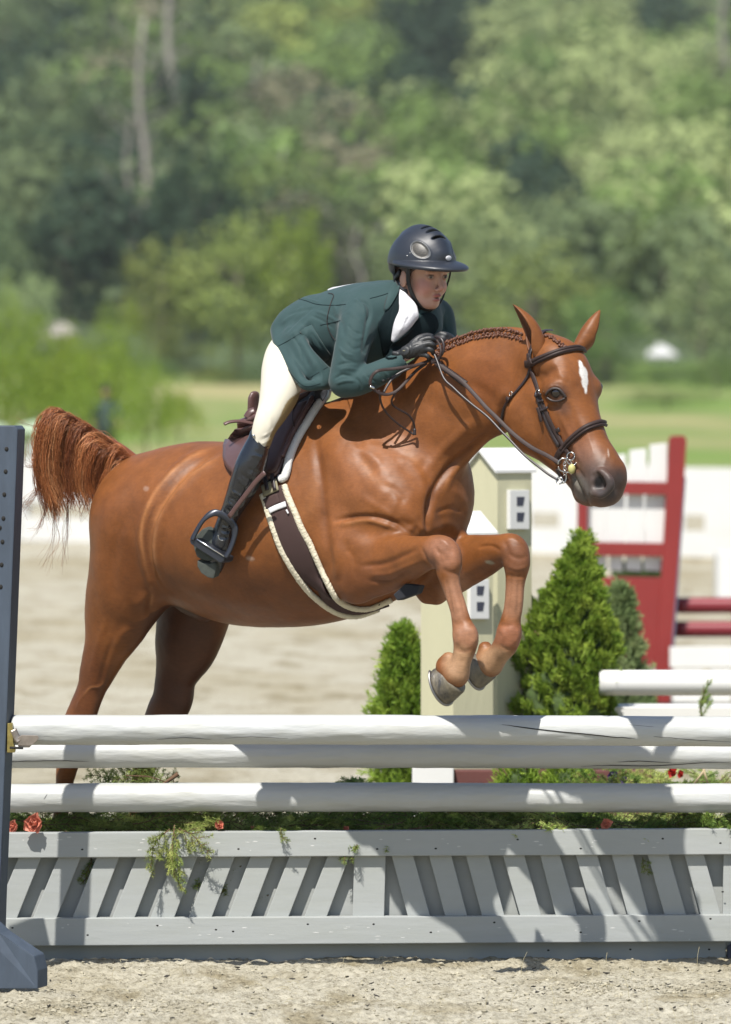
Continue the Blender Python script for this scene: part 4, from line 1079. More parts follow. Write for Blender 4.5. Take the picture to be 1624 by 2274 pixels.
# pale bare trunks
for k, (px, y0, y1, w, l) in enumerate([(313, 530, 40, 20, 'tall pale bare trunk, the thicker one at the left'), (376, 330, -60, 22, 'pale bare trunk near the top, right of the thick one'), (285, 560, 260, 9, 'thin pale stem beside the thick bare trunk'), (625, 520, 330, 8, 'thin pale stem behind the pointed bright tree'), (1605, 250, -40, 14, 'pale bare trunk at the top right edge'), (568, 330, 130, 8, 'thin pale stem near the top centre'), (790, 640, 500, 9, 'thin pale stem right of the rider back')]):
    Y = Yt(y0 + 40) - 12; s_ = S(Y); mb = MB(); a = D(px, y0 + 40, Y); b = D(px + 6, y1, Y)
    P = cr(np.array([a, a * .66 + b * .34 + (.3, 0, 0), a * .33 + b * .67 - (.2, 0, 0), b]), 3); mb.tube(P, np.linspace(w * s_ * .55, w * s_ * .25, len(P)), 8)
    for q in range(9):
        p = P[int(len(P) * (.3 + .07 * q)) % len(P)]; sg = 1 if q % 2 else -1; mb.tube([p, p + np.array([sg * .9, 0, .5]), p + np.array([sg * 1.5, 0, .6 + .4 * (q % 3)])], [w * s_ * .12, w * s_ * .07, .02], 5)
    o = mb.build('bare_trunk', M_BARKP, None, True, org=tuple(a)); tag(o, l, 'dead tree')

# sheds, parasols, trailer, far person
def shed(px0, px1, y0, y1, Y, label, mw, mr, dep=4):
    a, b = D(px0, y1, Y), D(px1, y0, Y); e = empty('shed', ((a[0] + b[0]) / 2, Y, a[2])); o = np.array(e.location); tag(e, label, 'shed')
    zm = a[2] + (b[2] - a[2]) * .45; mb = MB(); mb.box((a[0], Y, a[2] - .4), (b[0], Y + dep, zm)); mb_child(mb, 'wall', mw, e, o, False)
    mb = MB(); mb.prism([(a[0] - .2, Y - .2, zm), (b[0] + .2, Y - .2, zm), (b[0] - .4, Y + dep / 2, b[2]), (a[0] + .4, Y + dep / 2, b[2])], (0, 0, .12)); mb.prism([(a[0] - .2, Y + dep + .2, zm), (a[0] + .4, Y + dep / 2, b[2]), (b[0] - .4, Y + dep / 2, b[2]), (b[0] + .2, Y + dep + .2, zm)], (0, 0, .12)); mb_child(mb, 'roof', mr, e, o, False)
M_RF = mat('grey_pink_roof', (.45, .40, .38), .7)
shed(82, 165, 722, 768, Yt(768), 'grey pink roofed shed among the lime shrubs at the left', M_RF, M_RF)
shed(1446, 1494, 768, 812, Yt(812), 'white shed at the foot of the wooded hill at the right', M_WHT, M_WHT)
def parasol(px, py, Y, w, label):
    s_ = S(Y); c = D(px, py, Y); e = empty('parasol', (c[0], c[1], 0)); o = np.array(e.location); tag(e, label, 'parasol'); r = w * s_ / 2
    n = 10; V = [[c[0], c[1], c[2] + r * .55]] + [[c[0] + r * .6 * math.cos(a), c[1] + r * .6 * math.sin(a), c[2] + r * .40] for a in np.arange(n) * 2 * math.pi / n] + [[c[0] + r * math.cos(a), c[1] + r * math.sin(a), c[2]] for a in np.arange(n) * 2 * math.pi / n]
    F = [[0, 1 + i, 1 + (i + 1) % n] for i in range(n)] + [[1 + i, 1 + n + i, 1 + n + (i + 1) % n, 1 + (i + 1) % n] for i in range(n)]
    mb = MB(); mb.add(V, F); mb_child(mb, 'canopy', mat('pale_green_cloth', (.55, .68, .50), .8, transl=.3), e, o, True)
    mb = MB(); mb.tube([(c[0], c[1], 0), (c[0], c[1], c[2] + .5 * r)], .03, 6); mb_child(mb, 'pole', M_WHT, e, o)
parasol(78, 960, 76, 95, 'pale green parasol at the left beyond the arena fence'); parasol(-8, 955, 80, 60, 'pale green parasol cut by the left edge')
mb = MB(); c = D(80, 1000, 96); w = 26 * S(96); z_ = float(terr(96)); mb.box((c[0] - w, 96, z_), (c[0] + w, 96.6, z_ + .52)); o = mb.build('white_block', M_WHT, None, False, .02); tag(o, 'small white block on the grass beyond the fence at the left', 'box')
def far_person(px, Y, label, top, trousers):
    s_ = S(Y); c = D(px, 900, Y); x = c[0]; z0 = float(terr(Y)) + .02; e = empty('person', (x, Y, z0)); o = np.array(e.location); tag(e, label, 'person')
    def sd(pts, name, m, h=.03, b=.03):
        P = np.array(pts); lo = P[:, :3].min(0) - P[:, 3].max() - .06; hi = P[:, :3].max(0) + P[:, 3].max() + .06
        return lo, hi
    f = Field((x - .5, Y - .4, z0 - .1), (x + .5, Y + .4, z0 + 1.9), .022)
    L0 = [((x, Y, z0 + 1.62, .10),), ]
    f.chain([[x, Y, z0 + 1.60, .085, 1], [x, Y, z0 + 1.66, .085, 1]], None, .03); f.chain([[x, Y, z0 + 1.35, .05, 1], [x, Y, z0 + 1.5, .045, 1]], None, .03)
    f.chain([[x, Y, z0 + .95, .13, 1], [x, Y, z0 + 1.3, .15, 1]], None, .04)
    for s in (-1, 1):
        f.chain([[x + s * .09, Y, z0 + .92, .085, 1], [x + s * .10, Y, z0 + .48, .06, 1], [x + s * .10, Y, z0 + .08, .045, 1]], None, .04); f.chain([[x + s * .10, Y, z0 + .04, .04, 1], [x + s * .11, Y - .14, z0 + .03, .035, 1]], None, .03)
        f.chain([[x + s * .19, Y, z0 + 1.36, .05, 1], [x + s * .25, Y, z0 + 1.08, .04, 1], [x + s * .20, Y - .16, z0 + .90, .035, 1], [x + s * .19, Y - .22, z0 + .88, .03, 1]], None, .03)
    V, F = f.smoothmesh(1); link('body', mesh_np('body', V - o, F), e, mat('far_skin', (.45, .25, .18), .6))
    for nm, rows2, m in (('shirt', [[(x, Y, z0 + .98, .155), (x, Y, z0 + 1.32, .17)], [(x - .19, Y, z0 + 1.37, .07), (x - .26, Y, z0 + 1.10, .055)], [(x + .19, Y, z0 + 1.37, .07), (x + .26, Y, z0 + 1.10, .055)]], top),
                         ('trousers', [[(x - .09, Y, z0 + .94, .11), (x - .10, Y, z0 + .48, .08), (x - .10, Y, z0 + .10, .065)], [(x + .09, Y, z0 + .94, .11), (x + .10, Y, z0 + .48, .08), (x + .10, Y, z0 + .10, .065)]], trousers),
                         ('hat', [[(x, Y + .01, z0 + 1.69, .10), (x, Y + .01, z0 + 1.72, .09)]], mat('dark_cap', (.03, .03, .05), .7))):
        f = Field((x - .5, Y - .4, z0 - .1), (x + .5, Y + .4, z0 + 1.95), .022)
        for r_ in rows2: f.chain([[*q, 1] for q in r_], None, .03)
        V, F = f.smoothmesh(1); link(nm, mesh_np(nm, V - o, F), e, m)
far_person(237, 88, 'distant person in a blue top and black trousers beyond the fence', mat('blue_top', (.05, .085, .12), .8), mat('black_trousers', (.012, .012, .018), .8))

# =================================================================== HORSE
LH = np.array([0.584, 0.812, 0.0])              # towards the horse's far side
PXM = 0.00153
def Yp(px, l=0.0): return 0.20 - 0.0011 * (px - 600) + 1.23 * l
def leg_dy(px, py, l):
    """forearms reach a little further towards the camera than the body axis."""
    if l < -.18: return -.11 * min(1, max(0, (px - 860) / 110))
    if l > .085: return -.13 * min(1, max(0, (px - 985) / 130)) if px > 985 else 0
    return 0
def rows(pts):
    """px, py, r(px), k, lateral (m)  ->  x y z r k"""
    out = []
    for p in pts:
        y = Yp(p[0], p[4]) + (leg_dy(p[0], p[1], p[4]) if p[1] > 1180 and p[0] > 860 else 0)
        out.append([*D(p[0], p[1], y), p[2] * S(y), p[3]])
    return out
COAT = np.array([0.225, 0.079, 0.0215])

def build_horse():
    f = Field((-1.32, -1.05, 0.05), (1.02, 1.12, 2.32), 0.0052)
    c = lambda pts, blend=0.04, **kw: f.chain(rows(pts), LH, blend, **kw)
    # trunk
    c([(352,1142,141,1.12,0),(440,1161,180,1.02,0),(530,1184,202,1.0,0),(620,1182,211,1.0,0),(700,1158,228,.92,0),(780,1130,226,.8,0),(860,1112,186,.85,0),(925,1092,118,1.0,0)], n=9)
    # near haunch and hind leg
    c([(325,1170,122,1.0,-.10),(302,1265,110,.85,-.12),(264,1345,80,.85,-.12),(243,1422,57,.85,-.12),(217,1490,43,.8,-.12),(203,1532,35,.75,-.12),(182,1590,35,.7,-.12),(162,1650,31,.8,-.12),(148,1712,24,.9,-.12),(141,1760,19,.9,-.12),(134,1820,18,.9,-.12),(130,1856,24,.9,-.12),(116,1892,17,.9,-.12),(104,1914,22,.9,-.12)], blend=.05, n=9)
    c([(196,1520,16,.6,-.12),(158,1594,14,.7,-.12),(138,1632,13,.8,-.12)], blend=.02)
    c([(300,1330,52,.8,-.13),(292,1392,36,.8,-.13),(272,1420,28,.8,-.13)], blend=.05)
    # far hind leg
    c([(440,1240,110,.8,.13),(434,1340,92,.75,.13),(417,1420,79,.75,.13),(404,1462,63,.75,.13),(391,1503,50,.75,.13),(384,1550,50,.7,.13),(366,1588,46,.7,.13),(338,1650,38,.7,.13),(318,1715,25,.9,.13),(308,1765,20,.9,.13),(302,1820,19,.9,.13),(300,1856,25,.9,.13),(290,1890,18,.9,.13),(280,1912,23,.9,.13)], blend=.04, n=8)
    # sheath and flank
    c([(420,1330,34,1,0),(452,1356,26,.9,0)], blend=.02)
    c([(395,1250,70,.9,-.13),(370,1280,30,.8,-.15)], blend=.05)
    # neck
    c([(800,1030,150,.62,0),(860,1000,152,.56,0),(930,950,141,.52,0),(1010,888,125,.5,0),(1085,850,111,.46,0),(1150,826,90,.42,0),(1200,806,62,.55,0)], blend=.06, n=9)
    c([(1195,790,48,.5,0),(1120,775,46,.4,0),(1040,790,44,.36,0),(960,830,44,.36,0)], blend=.03)
    # chest and shoulders
    c([(700,985,80,.5,-.10),(770,1060,96,.5,-.16),(850,1130,84,.6,-.18),(905,1165,52,.8,-.15)], blend=.06)
    c([(905,1110,62,.9,-.12),(925,1170,46,.9,-.10)], blend=.03)
    c([(985,1060,64,1,.06),(988,1108,65,1,.06),(985,1165,50,1,.05),(968,1205,36,1,.04)], blend=.03)
    c([(905,1200,44,1,-.04),(890,1260,36,1,0),(850,1290,40,1,0)], blend=.04)
    # near foreleg
    c([(772,1215,84,.62,-.21),(800,1245,84,.62,-.21),(858,1249,67,.65,-.21),(912,1238,48,.7,-.21),(950,1228,38,.8,-.21),(984,1226,37,.85,-.21),(996,1246,33,.85,-.21),(996,1272,27,.85,-.21),(1004,1308,21.5,.85,-.21),(1018,1350,20.5,.85,-.21),(1026,1385,23,.85,-.21),(1034,1412,30,.85,-.21),(1033,1436,27,.85,-.21),(1026,1466,23,.9,-.21),(1017,1492,27,.95,-.21)], blend=.035, n=9)
    c([(752,1290,34,.8,-.20),(790,1305,30,.8,-.21)], blend=.05)
    c([(996,1462,15,1.0,-.21),(988,1480,20,1.15,-.21),(1010,1502,27,1.05,-.21)], blend=.02)
    # far foreleg
    c([(900,1215,70,.7,.10),(945,1262,58,.65,.10),(985,1276,54,.62,.10),(1032,1248,57,.62,.10),(1075,1234,47,.65,.10),(1112,1222,36,.75,.10),(1138,1221,36,.85,.10),(1147,1245,33,.85,.10),(1147,1268,27,.85,.10),(1144,1300,22.5,.85,.10),(1141,1345,22,.85,.10),(1134,1380,24,.85,.10),(1131,1405,30,.85,.10),(1124,1428,29,.85,.10),(1106,1454,25,.9,.10),(1090,1476,28,1,.10)], blend=.035, n=9)
    c([(950,1318,24,.8,.08),(968,1325,18,.8,.09)], blend=.03)
    c([(1078,1440,16,1,.10),(1078,1462,24,1.1,.10)], blend=.02)
    head_shapes(f)
    V, F = f.smoothmesh(3)
    return f, V, F

# ------- head frame (finer grid, merged below the skin of the poll and throat)
LD = np.array([0.70, 0.714, 0.0])
def Yh(px, l=0.0): return Yp(1200) - 0.00150 * (px - 1200) + 1.42 * l
def hrow(pts):
    out = []
    for p in pts:
        y = Yh(p[0], p[4]); out.append([*D(p[0], p[1], y), p[2] * S(y), p[3]])
    return out
def head_shapes(f):
    c = lambda pts, blend=0.02, **kw: f.chain(hrow(pts), LD, blend, **kw)
    # skull roof, forehead and nasal bone
    c([(1208,806,58,.9,0),(1238,800,52,1.15,0),(1258,828,51,1.2,0),(1268,858,49,1.25,0),(1277,892,46,1.2,0),(1290,930,42,1.12,0),(1303,962,41,1.05,0),(1317,1000,41,1.0,0),(1328,1032,40,1.0,0)], blend=.03, n=8)
    # side of the face between cheek and nasal bone
    c([(1226,880,56,1.12,0),(1248,930,54,1.08,0),(1270,980,48,1.02,0),(1292,1025,41,1.0,0),(1308,1060,38,1.0,0)], blend=.03, n=8)
    # cheek disc and jaw
    c([(1198,870,66,.86,0),(1190,915,76,.88,0),(1197,940,70,.88,0)], blend=.02)
    c([(1200,945,66,.88,0),(1228,985,49,.95,0),(1256,1022,36,1.0,0),(1282,1058,28,1.0,0)], blend=.03, n=8)
    # muzzle, lips, chin
    c([(1332,1028,44,.98,0),(1341,1052,48,1.0,0),(1338,1078,46,1.0,0)], blend=.025)
    c([(1290,1060,26,1.0,0),(1306,1082,31,1.05,0)], blend=.02)
    c([(1290,1080,18,1.3,0),(1299,1099,22,1.3,0),(1312,1107,18,1.2,0)], blend=.008)
    c([(1330,1099,25,1.35,0),(1352,1099,23,1.2,0)], blend=.015)
    # eye sockets / brows
    f.ell(D(1236,866,Yh(1236,-.066)), (.040,.030,.026), blend=.03)
    f.ell(D(1313,862,Yh(1313,.07)), (.036,.034,.034), blend=.03)
    # nostrils
    c([(1338,1048,9,1,-.058),(1352,1062,10,1,-.054),(1356,1080,10,1,-.050),(1346,1094,9,1,-.052)], blend=.014)
    c([(1318,1094,9,1,-.062),(1334,1098,10,1,-.058)], blend=.014)
    c([(1374,1046,14,1,.03),(1376,1068,14,1,.03),(1366,1090,13,1,.03)], blend=.025)
    c([(1328,1060,8,1.3,-.070),(1333,1076,9,1.3,-.070),(1328,1084,7,1.3,-.072)], blend=.008, mode='sub')
    # throat
    c([(1150,880,56,.62,0),(1120,880,74,.5,0)], blend=.04)

HEAD_STROKES = [
  # groove behind the jaw, jaw line
  ([(1180,800),(1168,835),(1140,875),(1120,905),(1113,950)], 9, -14),
  ([(1160,850),(1132,900),(1128,945),(1150,990)], 10, 5),
  ([(1128,860),(1105,905),(1098,950)], 12, 6),
  # facial crest and hollows below the eye
  ([(1238,912),(1258,950),(1280,1000),(1292,1030)], 6, 4),
  ([(1226,940),(1250,985),(1272,1020)], 10, -5),
  ([(1262,890),(1276,940),(1292,985)], 9, -4),
  # brow bone, temple hollow, forehead
  ([(1214,862),(1226,852),(1244,850),(1258,862)], 5, 4),
  ([(1204,840),(1222,826),(1240,818)], 11, -6),
  ([(1226,800),(1240,830),(1262,846)], 8, 4),
  ([(1262,800),(1280,838),(1284,870)], 10, -3),
  ([(1250,905),(1236,906),(1222,898)], 5, -3),
  # eyelids
  ([(1215,872),(1224,860),(1240,858),(1252,868),(1258,880)], 2.6, 4.5),
  ([(1216,878),(1226,887),(1240,889),(1254,884)], 2.4, 3.2),
  ([(1218,870),(1226,864),(1238,862),(1248,868)], 1.8, -2.0),
  # nostril flare, veins, mouth
  ([(1318,1052),(1324,1046),(1334,1042)], 4, 5),
  ([(1316,1060),(1314,1076),(1316,1090)], 4, 4),
  ([(1352,1000),(1346,1020),(1340,1036)], 4, 2),
  ([(1272,1050),(1280,1068),(1290,1088),(1302,1110),(1308,1122)], 3.0, -9),
  ([(1280,1042),(1292,1068),(1304,1094),(1316,1116)], 5, 3),
  ([(1262,1045),(1272,1040),(1282,1046)], 4, -5),
  ([(1276,1036),(1290,1050),(1298,1064)], 3, -3),
  ([(1300,945),(1310,975),(1318,1010)], 3, 1.6),
  ([(1232,930),(1226,960),(1232,985)], 4, -1.5),
]
BODY_STROKES = [
  # flank and barrel folds
  ([(480,990),(430,1010),(372,1058),(330,1120),(312,1180),(318,1240),(334,1300),(332,1330)], 9, 9),
  ([(492,1000),(440,1030),(388,1078),(346,1140),(330,1200),(336,1260),(352,1305)], 8, -11),
  ([(500,1010),(460,1035),(410,1075),(366,1140),(350,1190),(350,1250),(366,1300)], 9, 8),
  ([(334,1300),(336,1340),(330,1370)], 9, -8),
  ([(300,1350),(320,1330),(334,1316)], 12, 5),
  ([(376,1300),(420,1325),(480,1350),(540,1366)], 12, -5),
  ([(420,1290),(500,1325),(600,1345)], 22, 4),
  # haunch muscles
  ([(280,1080),(236,1150),(220,1240),(222,1330)], 16, 4),
  ([(300,1120),(262,1190),(250,1280),(262,1350)], 14, -4),
  ([(235,1380),(215,1440),(200,1500)], 7, 3),
  ([(250,1420),(232,1480),(220,1530)], 6, -4),
  ([(236,1508),(222,1524),(200,1528),(180,1552),(168,1578)], 2.4, 3.2),
  ([(290,1395),(270,1410),(255,1440)], 8, 4),
  # shoulder blade, neck base
  ([(700,960),(712,1050),(722,1150),(730,1230),(742,1300)], 10, -8),
  ([(735,960),(760,1040),(790,1110),(830,1160)], 26, 5),
  ([(822,905),(800,960),(806,1020),(850,1070)], 14, -4),
  ([(860,960),(905,1000),(935,1040)], 20, 5),
  ([(880,1020),(910,1030),(936,1060),(948,1110)], 10, 4),
  ([(1092,950),(1040,1000),(995,1040),(968,1080),(956,1120),(950,1160)], 8, -13),
  ([(1060,930),(1010,975),(970,1015),(948,1050)], 12, 7),
  ([(1110,962),(1060,1005),(1010,1050),(984,1100)], 8, 5),
  ([(940,880),(1000,920),(1050,930)], 18, -4),
  ([(985,800),(1060,800),(1130,800)], 20, 3),
  ([(1040,850),(1090,880),(1110,915)], 12, -4),
  ([(740,900),(780,935),(800,1000)], 18, -3),
  ([(770,985),(820,1010),(850,1035)], 10, 3),
  ([(846,1075),(880,1090),(902,1120)], 9, -4),
  ([(800,1100),(842,1128),(872,1146)], 8, 3),
  # breast
  ([(958,1090),(952,1140),(950,1180)], 7, -9),
  ([(880,1150),(910,1165),(935,1172)], 8, -5),
  ([(905,1180),(925,1168),(945,1180)], 7, 5),
  ([(962,1180),(985,1165),(1005,1168),(1012,1190)], 10, 5),
  ([(966,1140),(1000,1128),(1028,1135)], 5, -4),
  ([(1000,1085),(1030,1110),(1040,1150)], 8, 3),
  # forearm top fold, muscles and tendons
  ([(745,1165),(780,1160),(815,1152),(850,1162),(890,1176)], 7, 7),
  ([(740,1158),(790,1148),(830,1148),(870,1158),(905,1178)], 6, -11),
  ([(770,1195),(765,1240),(752,1300)], 12, -6),
  ([(800,1256),(850,1252),(890,1236),(930,1216)], 6, -7),
  ([(815,1275),(860,1275),(905,1258),(940,1242)], 6, 5),
  ([(820,1290),(870,1290),(910,1268)], 4, -6),
  ([(785,1215),(830,1205),(880,1206)], 16, 4),
  ([(768,1215),(785,1240),(790,1290)], 8, -4),
  ([(750,1200),(748,1250),(746,1290)], 14, 4),
  ([(936,1215),(946,1240),(958,1258),(975,1272)], 3.4, -5),
  ([(950,1205),(975,1198),(1000,1212)], 7, 3.5),
  ([(1000,1230),(1012,1240),(1022,1262)], 6, 3.5),
  ([(965,1222),(985,1232),(992,1250)], 6, -2.5),
  ([(1000,1285),(1010,1320),(1020,1360)], 3, 2.6),
  ([(990,1285),(1000,1330),(1008,1372)], 2.6, -3.8),
  ([(1010,1280),(1022,1330),(1032,1378)], 2.6, -2.8),
  ([(1012,1395),(1020,1415),(1014,1432)], 6, 3.5),
  ([(1046,1392),(1056,1412),(1052,1430)], 6, 3),
  ([(1022,1440),(1030,1455),(1026,1475)], 5, -2.5),
  # far foreleg
  ([(1060,1215),(1090,1212),(1112,1222)], 3.5, -5, (-.8, .2)),
  ([(975,1200),(990,1205),(1004,1222)], 4, 2.5), ([(966,1212),(977,1233),(980,1255)], 4, -3.2), ([(1000,1238),(1010,1252),(1012,1268)], 4, 3), ([(985,1264),(1000,1272),(1018,1270)], 4, -3),
  ([(990,1218),(1000,1232),(998,1250)], 4, -2.2), ([(1014,1300),(1022,1335),(1030,1370)], 1.8, 2.0), ([(1006,1378),(1016,1386),(1030,1384)], 4, -2.5), ([(1040,1386),(1048,1378),(1044,1368)], 3, 2),
  ([(1010,1438),(1030,1446),(1050,1440)], 4, -2.5), ([(1000,1400),(1006,1412),(1004,1426)], 4, 3),
  ([(1120,1200),(1140,1196),(1160,1210)], 5, 2.5, (-.8, .2)), ([(1126,1228),(1150,1240),(1172,1236)], 4, -3, (-.8, .2)), ([(1126,1255),(1148,1264),(1170,1258)], 4, 3, (-.8, .2)), ([(1122,1276),(1145,1281),(1168,1279)], 4, -3, (-.8, .2)),
  ([(1146,1290),(1143,1330),(1140,1372)], 1.8, 2.0, (-.8, .2)), ([(1104,1385),(1124,1390),(1144,1386)], 4, -2.5, (-.8, .2)), ([(1108,1432),(1128,1442),(1148,1436)], 4, -3, (-.8, .2)),
  ([(1120,1200),(1128,1225),(1122,1250)], 5, -3, (-.8, .2)),
  ([(1135,1280),(1132,1320),(1124,1372)], 3, -3.6, (-.8, .2)),
  ([(1152,1280),(1152,1320),(1148,1370)], 3, -3, (-.8, .2)),
  ([(1110,1395),(1120,1410),(1114,1425)], 5, 3.5, (-.8, .2)),
  ([(1146,1395),(1150,1412),(1144,1428)], 5, 3, (-.8, .2)),
]
C_LEG = (0.38, 0.185, 0.105); C_KNEE = (0.20, 0.085, 0.045); C_MUZ = (0.060, 0.052, 0.053); C_PAST = (0.44, 0.26, 0.145)
C_BLK = (0.006, 0.005, 0.006); C_WHT = (0.80, 0.78, 0.74)
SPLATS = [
  (300,1240,150,240,0,(0.165,0.056,0.017),.8,None,2), (620,1310,320,90,0,(0.14,0.048,0.016),.75,None,2), (200,1540,60,140,0,(0.13,0.043,0.015),.85,(-.5,.9)), (400,1450,130,220,0,(0.075,0.028,0.014),.9,(.3,1.0)), (440,1330,60,50,0,(0.05,0.03,0.02),.8,(.26,1.0)), (820,1290,110,60,-10,(0.20,0.072,0.030),.6,None,2),  # rump, belly, hind legs and sheath darkened: shade painted into the coat colour
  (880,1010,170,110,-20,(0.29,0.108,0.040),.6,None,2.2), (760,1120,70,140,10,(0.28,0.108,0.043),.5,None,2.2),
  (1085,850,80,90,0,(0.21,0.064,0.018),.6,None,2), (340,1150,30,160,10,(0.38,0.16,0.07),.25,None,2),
  # near foreleg
  (985,1228,52,46,30,(0.34,0.155,0.09),.85), (1012,1330,44,70,10,C_LEG,.95), (1034,1412,44,36,0,C_LEG,.9), (1020,1475,44,52,0,C_PAST,.95),
  (958,1240,9,30,-35,C_KNEE,.6), (1024,1262,5,16,0,C_KNEE,.7),
  # far foreleg
  (1145,1235,44,48,0,C_KNEE,.75,(-.5,.4)), (1142,1330,44,58,0,C_LEG,.95,(-.5,.4)), (1130,1412,44,36,0,(0.34,0.14,0.075),.9,(-.5,.4)), (1100,1466,52,40,0,C_PAST,.95,(-.5,.4)),
  (1088,1249,13,5,10,(0.33,0.31,0.22),.9,(-.5,.4)),
  # face
  (1262,985,80,60,60,(0.25,0.095,0.045),.6,None,2), (1300,1010,60,60,60,(0.26,0.115,0.065),.6,None,2),
  (1316,1052,92,70,60,(0.13,0.085,0.068),.85,None,2.0), (1345,1085,78,62,60,C_MUZ,.95,None,1.6), (1378,1060,26,30,0,C_MUZ,.8,None,2),
  (1290,1085,30,46,-25,(0.11,0.098,0.088),.9), (1283,1070,12,26,-25,(0.20,0.185,0.15),.6),
  (1250,905,26,22,40,(0.13,0.065,0.045),.7,None,1.6), (1238,872,32,26,10,(0.050,0.030,0.026),.85,None,1.5), (1234,872,17,11,8,(0.02,0.012,0.01),1.0),
  (1330,1070,13,18,10,C_BLK,1.0),
  (1296,828,10,17,-15,C_WHT,1,None,.5), (1299,846,8,18,0,C_WHT,1,None,.5), (1291,812,5,14,-20,C_WHT,1,None,.5), (1301,862,3.4,14,0,C_WHT,1,None,.6),
  (1352,1008,1.5,14,-6,(0.6,0.5,0.42),.6),
  (556,1240,12,6,10,(0.62,0.5,0.42),.35), (325,1085,8,7,0,(0.42,0.3,0.24),.4),
]

horse = empty('horse', tuple(D(640, 1180, Yp(640))))
tag(horse, 'chestnut horse jumping over the grey rails with its forelegs folded', 'horse')
HO = np.array(horse.location)
def hchild(name, V, F, m, smooth=True, col=None, par=None):
    me = mesh_np(name, np.asarray(V) - (HO if par is None or par is horse else np.zeros(3)), F, smooth, col)
    return link(name, me, par or horse, m)
C_HI = (0.46, 0.20, 0.075); C_DK = (0.09, 0.030, 0.011)  # highlight on fold crests and shade in creases, painted into the coat
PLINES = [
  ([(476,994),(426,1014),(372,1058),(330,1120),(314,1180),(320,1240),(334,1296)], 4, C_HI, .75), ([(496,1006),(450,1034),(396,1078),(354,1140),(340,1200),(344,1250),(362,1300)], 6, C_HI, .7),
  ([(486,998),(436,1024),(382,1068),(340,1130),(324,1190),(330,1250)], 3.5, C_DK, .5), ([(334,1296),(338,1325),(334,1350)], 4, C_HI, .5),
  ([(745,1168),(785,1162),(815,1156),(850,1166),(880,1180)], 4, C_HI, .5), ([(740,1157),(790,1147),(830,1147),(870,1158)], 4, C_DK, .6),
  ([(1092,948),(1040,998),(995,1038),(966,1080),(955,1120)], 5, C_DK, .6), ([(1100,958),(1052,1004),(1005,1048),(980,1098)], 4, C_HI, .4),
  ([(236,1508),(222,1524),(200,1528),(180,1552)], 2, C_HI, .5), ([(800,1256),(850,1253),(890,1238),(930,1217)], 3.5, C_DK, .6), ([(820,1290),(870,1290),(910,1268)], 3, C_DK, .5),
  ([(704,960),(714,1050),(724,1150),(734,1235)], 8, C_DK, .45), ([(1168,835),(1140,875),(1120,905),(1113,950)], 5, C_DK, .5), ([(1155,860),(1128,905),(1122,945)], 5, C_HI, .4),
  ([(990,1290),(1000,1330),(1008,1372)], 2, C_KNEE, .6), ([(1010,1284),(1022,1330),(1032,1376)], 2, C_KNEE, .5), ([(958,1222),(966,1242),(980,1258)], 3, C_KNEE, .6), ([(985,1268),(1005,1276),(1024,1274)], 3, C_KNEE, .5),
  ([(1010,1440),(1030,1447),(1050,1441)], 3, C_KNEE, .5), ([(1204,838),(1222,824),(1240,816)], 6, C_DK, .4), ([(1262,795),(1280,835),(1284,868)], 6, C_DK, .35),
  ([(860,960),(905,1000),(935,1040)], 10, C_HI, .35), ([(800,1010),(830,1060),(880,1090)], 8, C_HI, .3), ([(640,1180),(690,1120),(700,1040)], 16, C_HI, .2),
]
def horse_body():
    f, V, F = build_horse()
    N = normals(V, F)
    V = sculpt(V, N, HEAD_STROKES + BODY_STROKES)
    V = laplace(V, F, .3); N = normals(V, F)
    # fine irregularity of skin and muscle
    V = V + N * (fbm(V * 14, 3) * .0016 + fbm(V * 45, 2) * .0005)[:, None]
    N = normals(V, F)
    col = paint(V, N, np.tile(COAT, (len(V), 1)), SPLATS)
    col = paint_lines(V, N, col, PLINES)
    return V, F, N, col
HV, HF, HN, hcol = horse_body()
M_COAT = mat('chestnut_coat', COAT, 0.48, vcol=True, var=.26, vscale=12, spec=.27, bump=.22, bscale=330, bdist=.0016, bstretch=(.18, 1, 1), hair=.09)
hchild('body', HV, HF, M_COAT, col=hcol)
HB = bvh_of(HV, HF)
def hit(px, py, bvh=None):
    d = D(px, py, 5.0) - CAM; d /= np.linalg.norm(d)
    r = (bvh or HB).ray_cast(Vector(CAM), Vector(d))
    if r[0] is None: return None
    return np.array(r[0]), np.array(r[1])
def on_surface(pts, off=0.004, n=5, bvh=None, smooth=2):
    """polyline in frame coordinates -> 3D points lying just off the nearest surface, with normals."""
    Q = cr(np.asarray(pts, float), n)
    P, Nn = [], []
    hs = [hit(q[0], q[1], bvh) for q in Q]
    good = [i for i, h in enumerate(hs) if h is not None]
    for i, q in enumerate(Q):
        if hs[i] is not None: p, nn = hs[i]
        else:
            j = min(good, key=lambda g: abs(g - i)); p = D(q[0], q[1], hs[j][0][1] + .01 * abs(i - j)); nn = hs[j][1]
        P.append(p); Nn.append(nn)
    P = np.array(P); Nn = np.array(Nn)
    for _ in range(smooth):
        Nn[1:-1] = (Nn[:-2] + Nn[1:-1] * 2 + Nn[2:]) / 4
        P[1:-1] = (P[:-2] + P[1:-1] * 2 + P[2:]) / 4
    Nn /= np.linalg.norm(Nn, axis=1)[:, None]
    return P + Nn * off, Nn

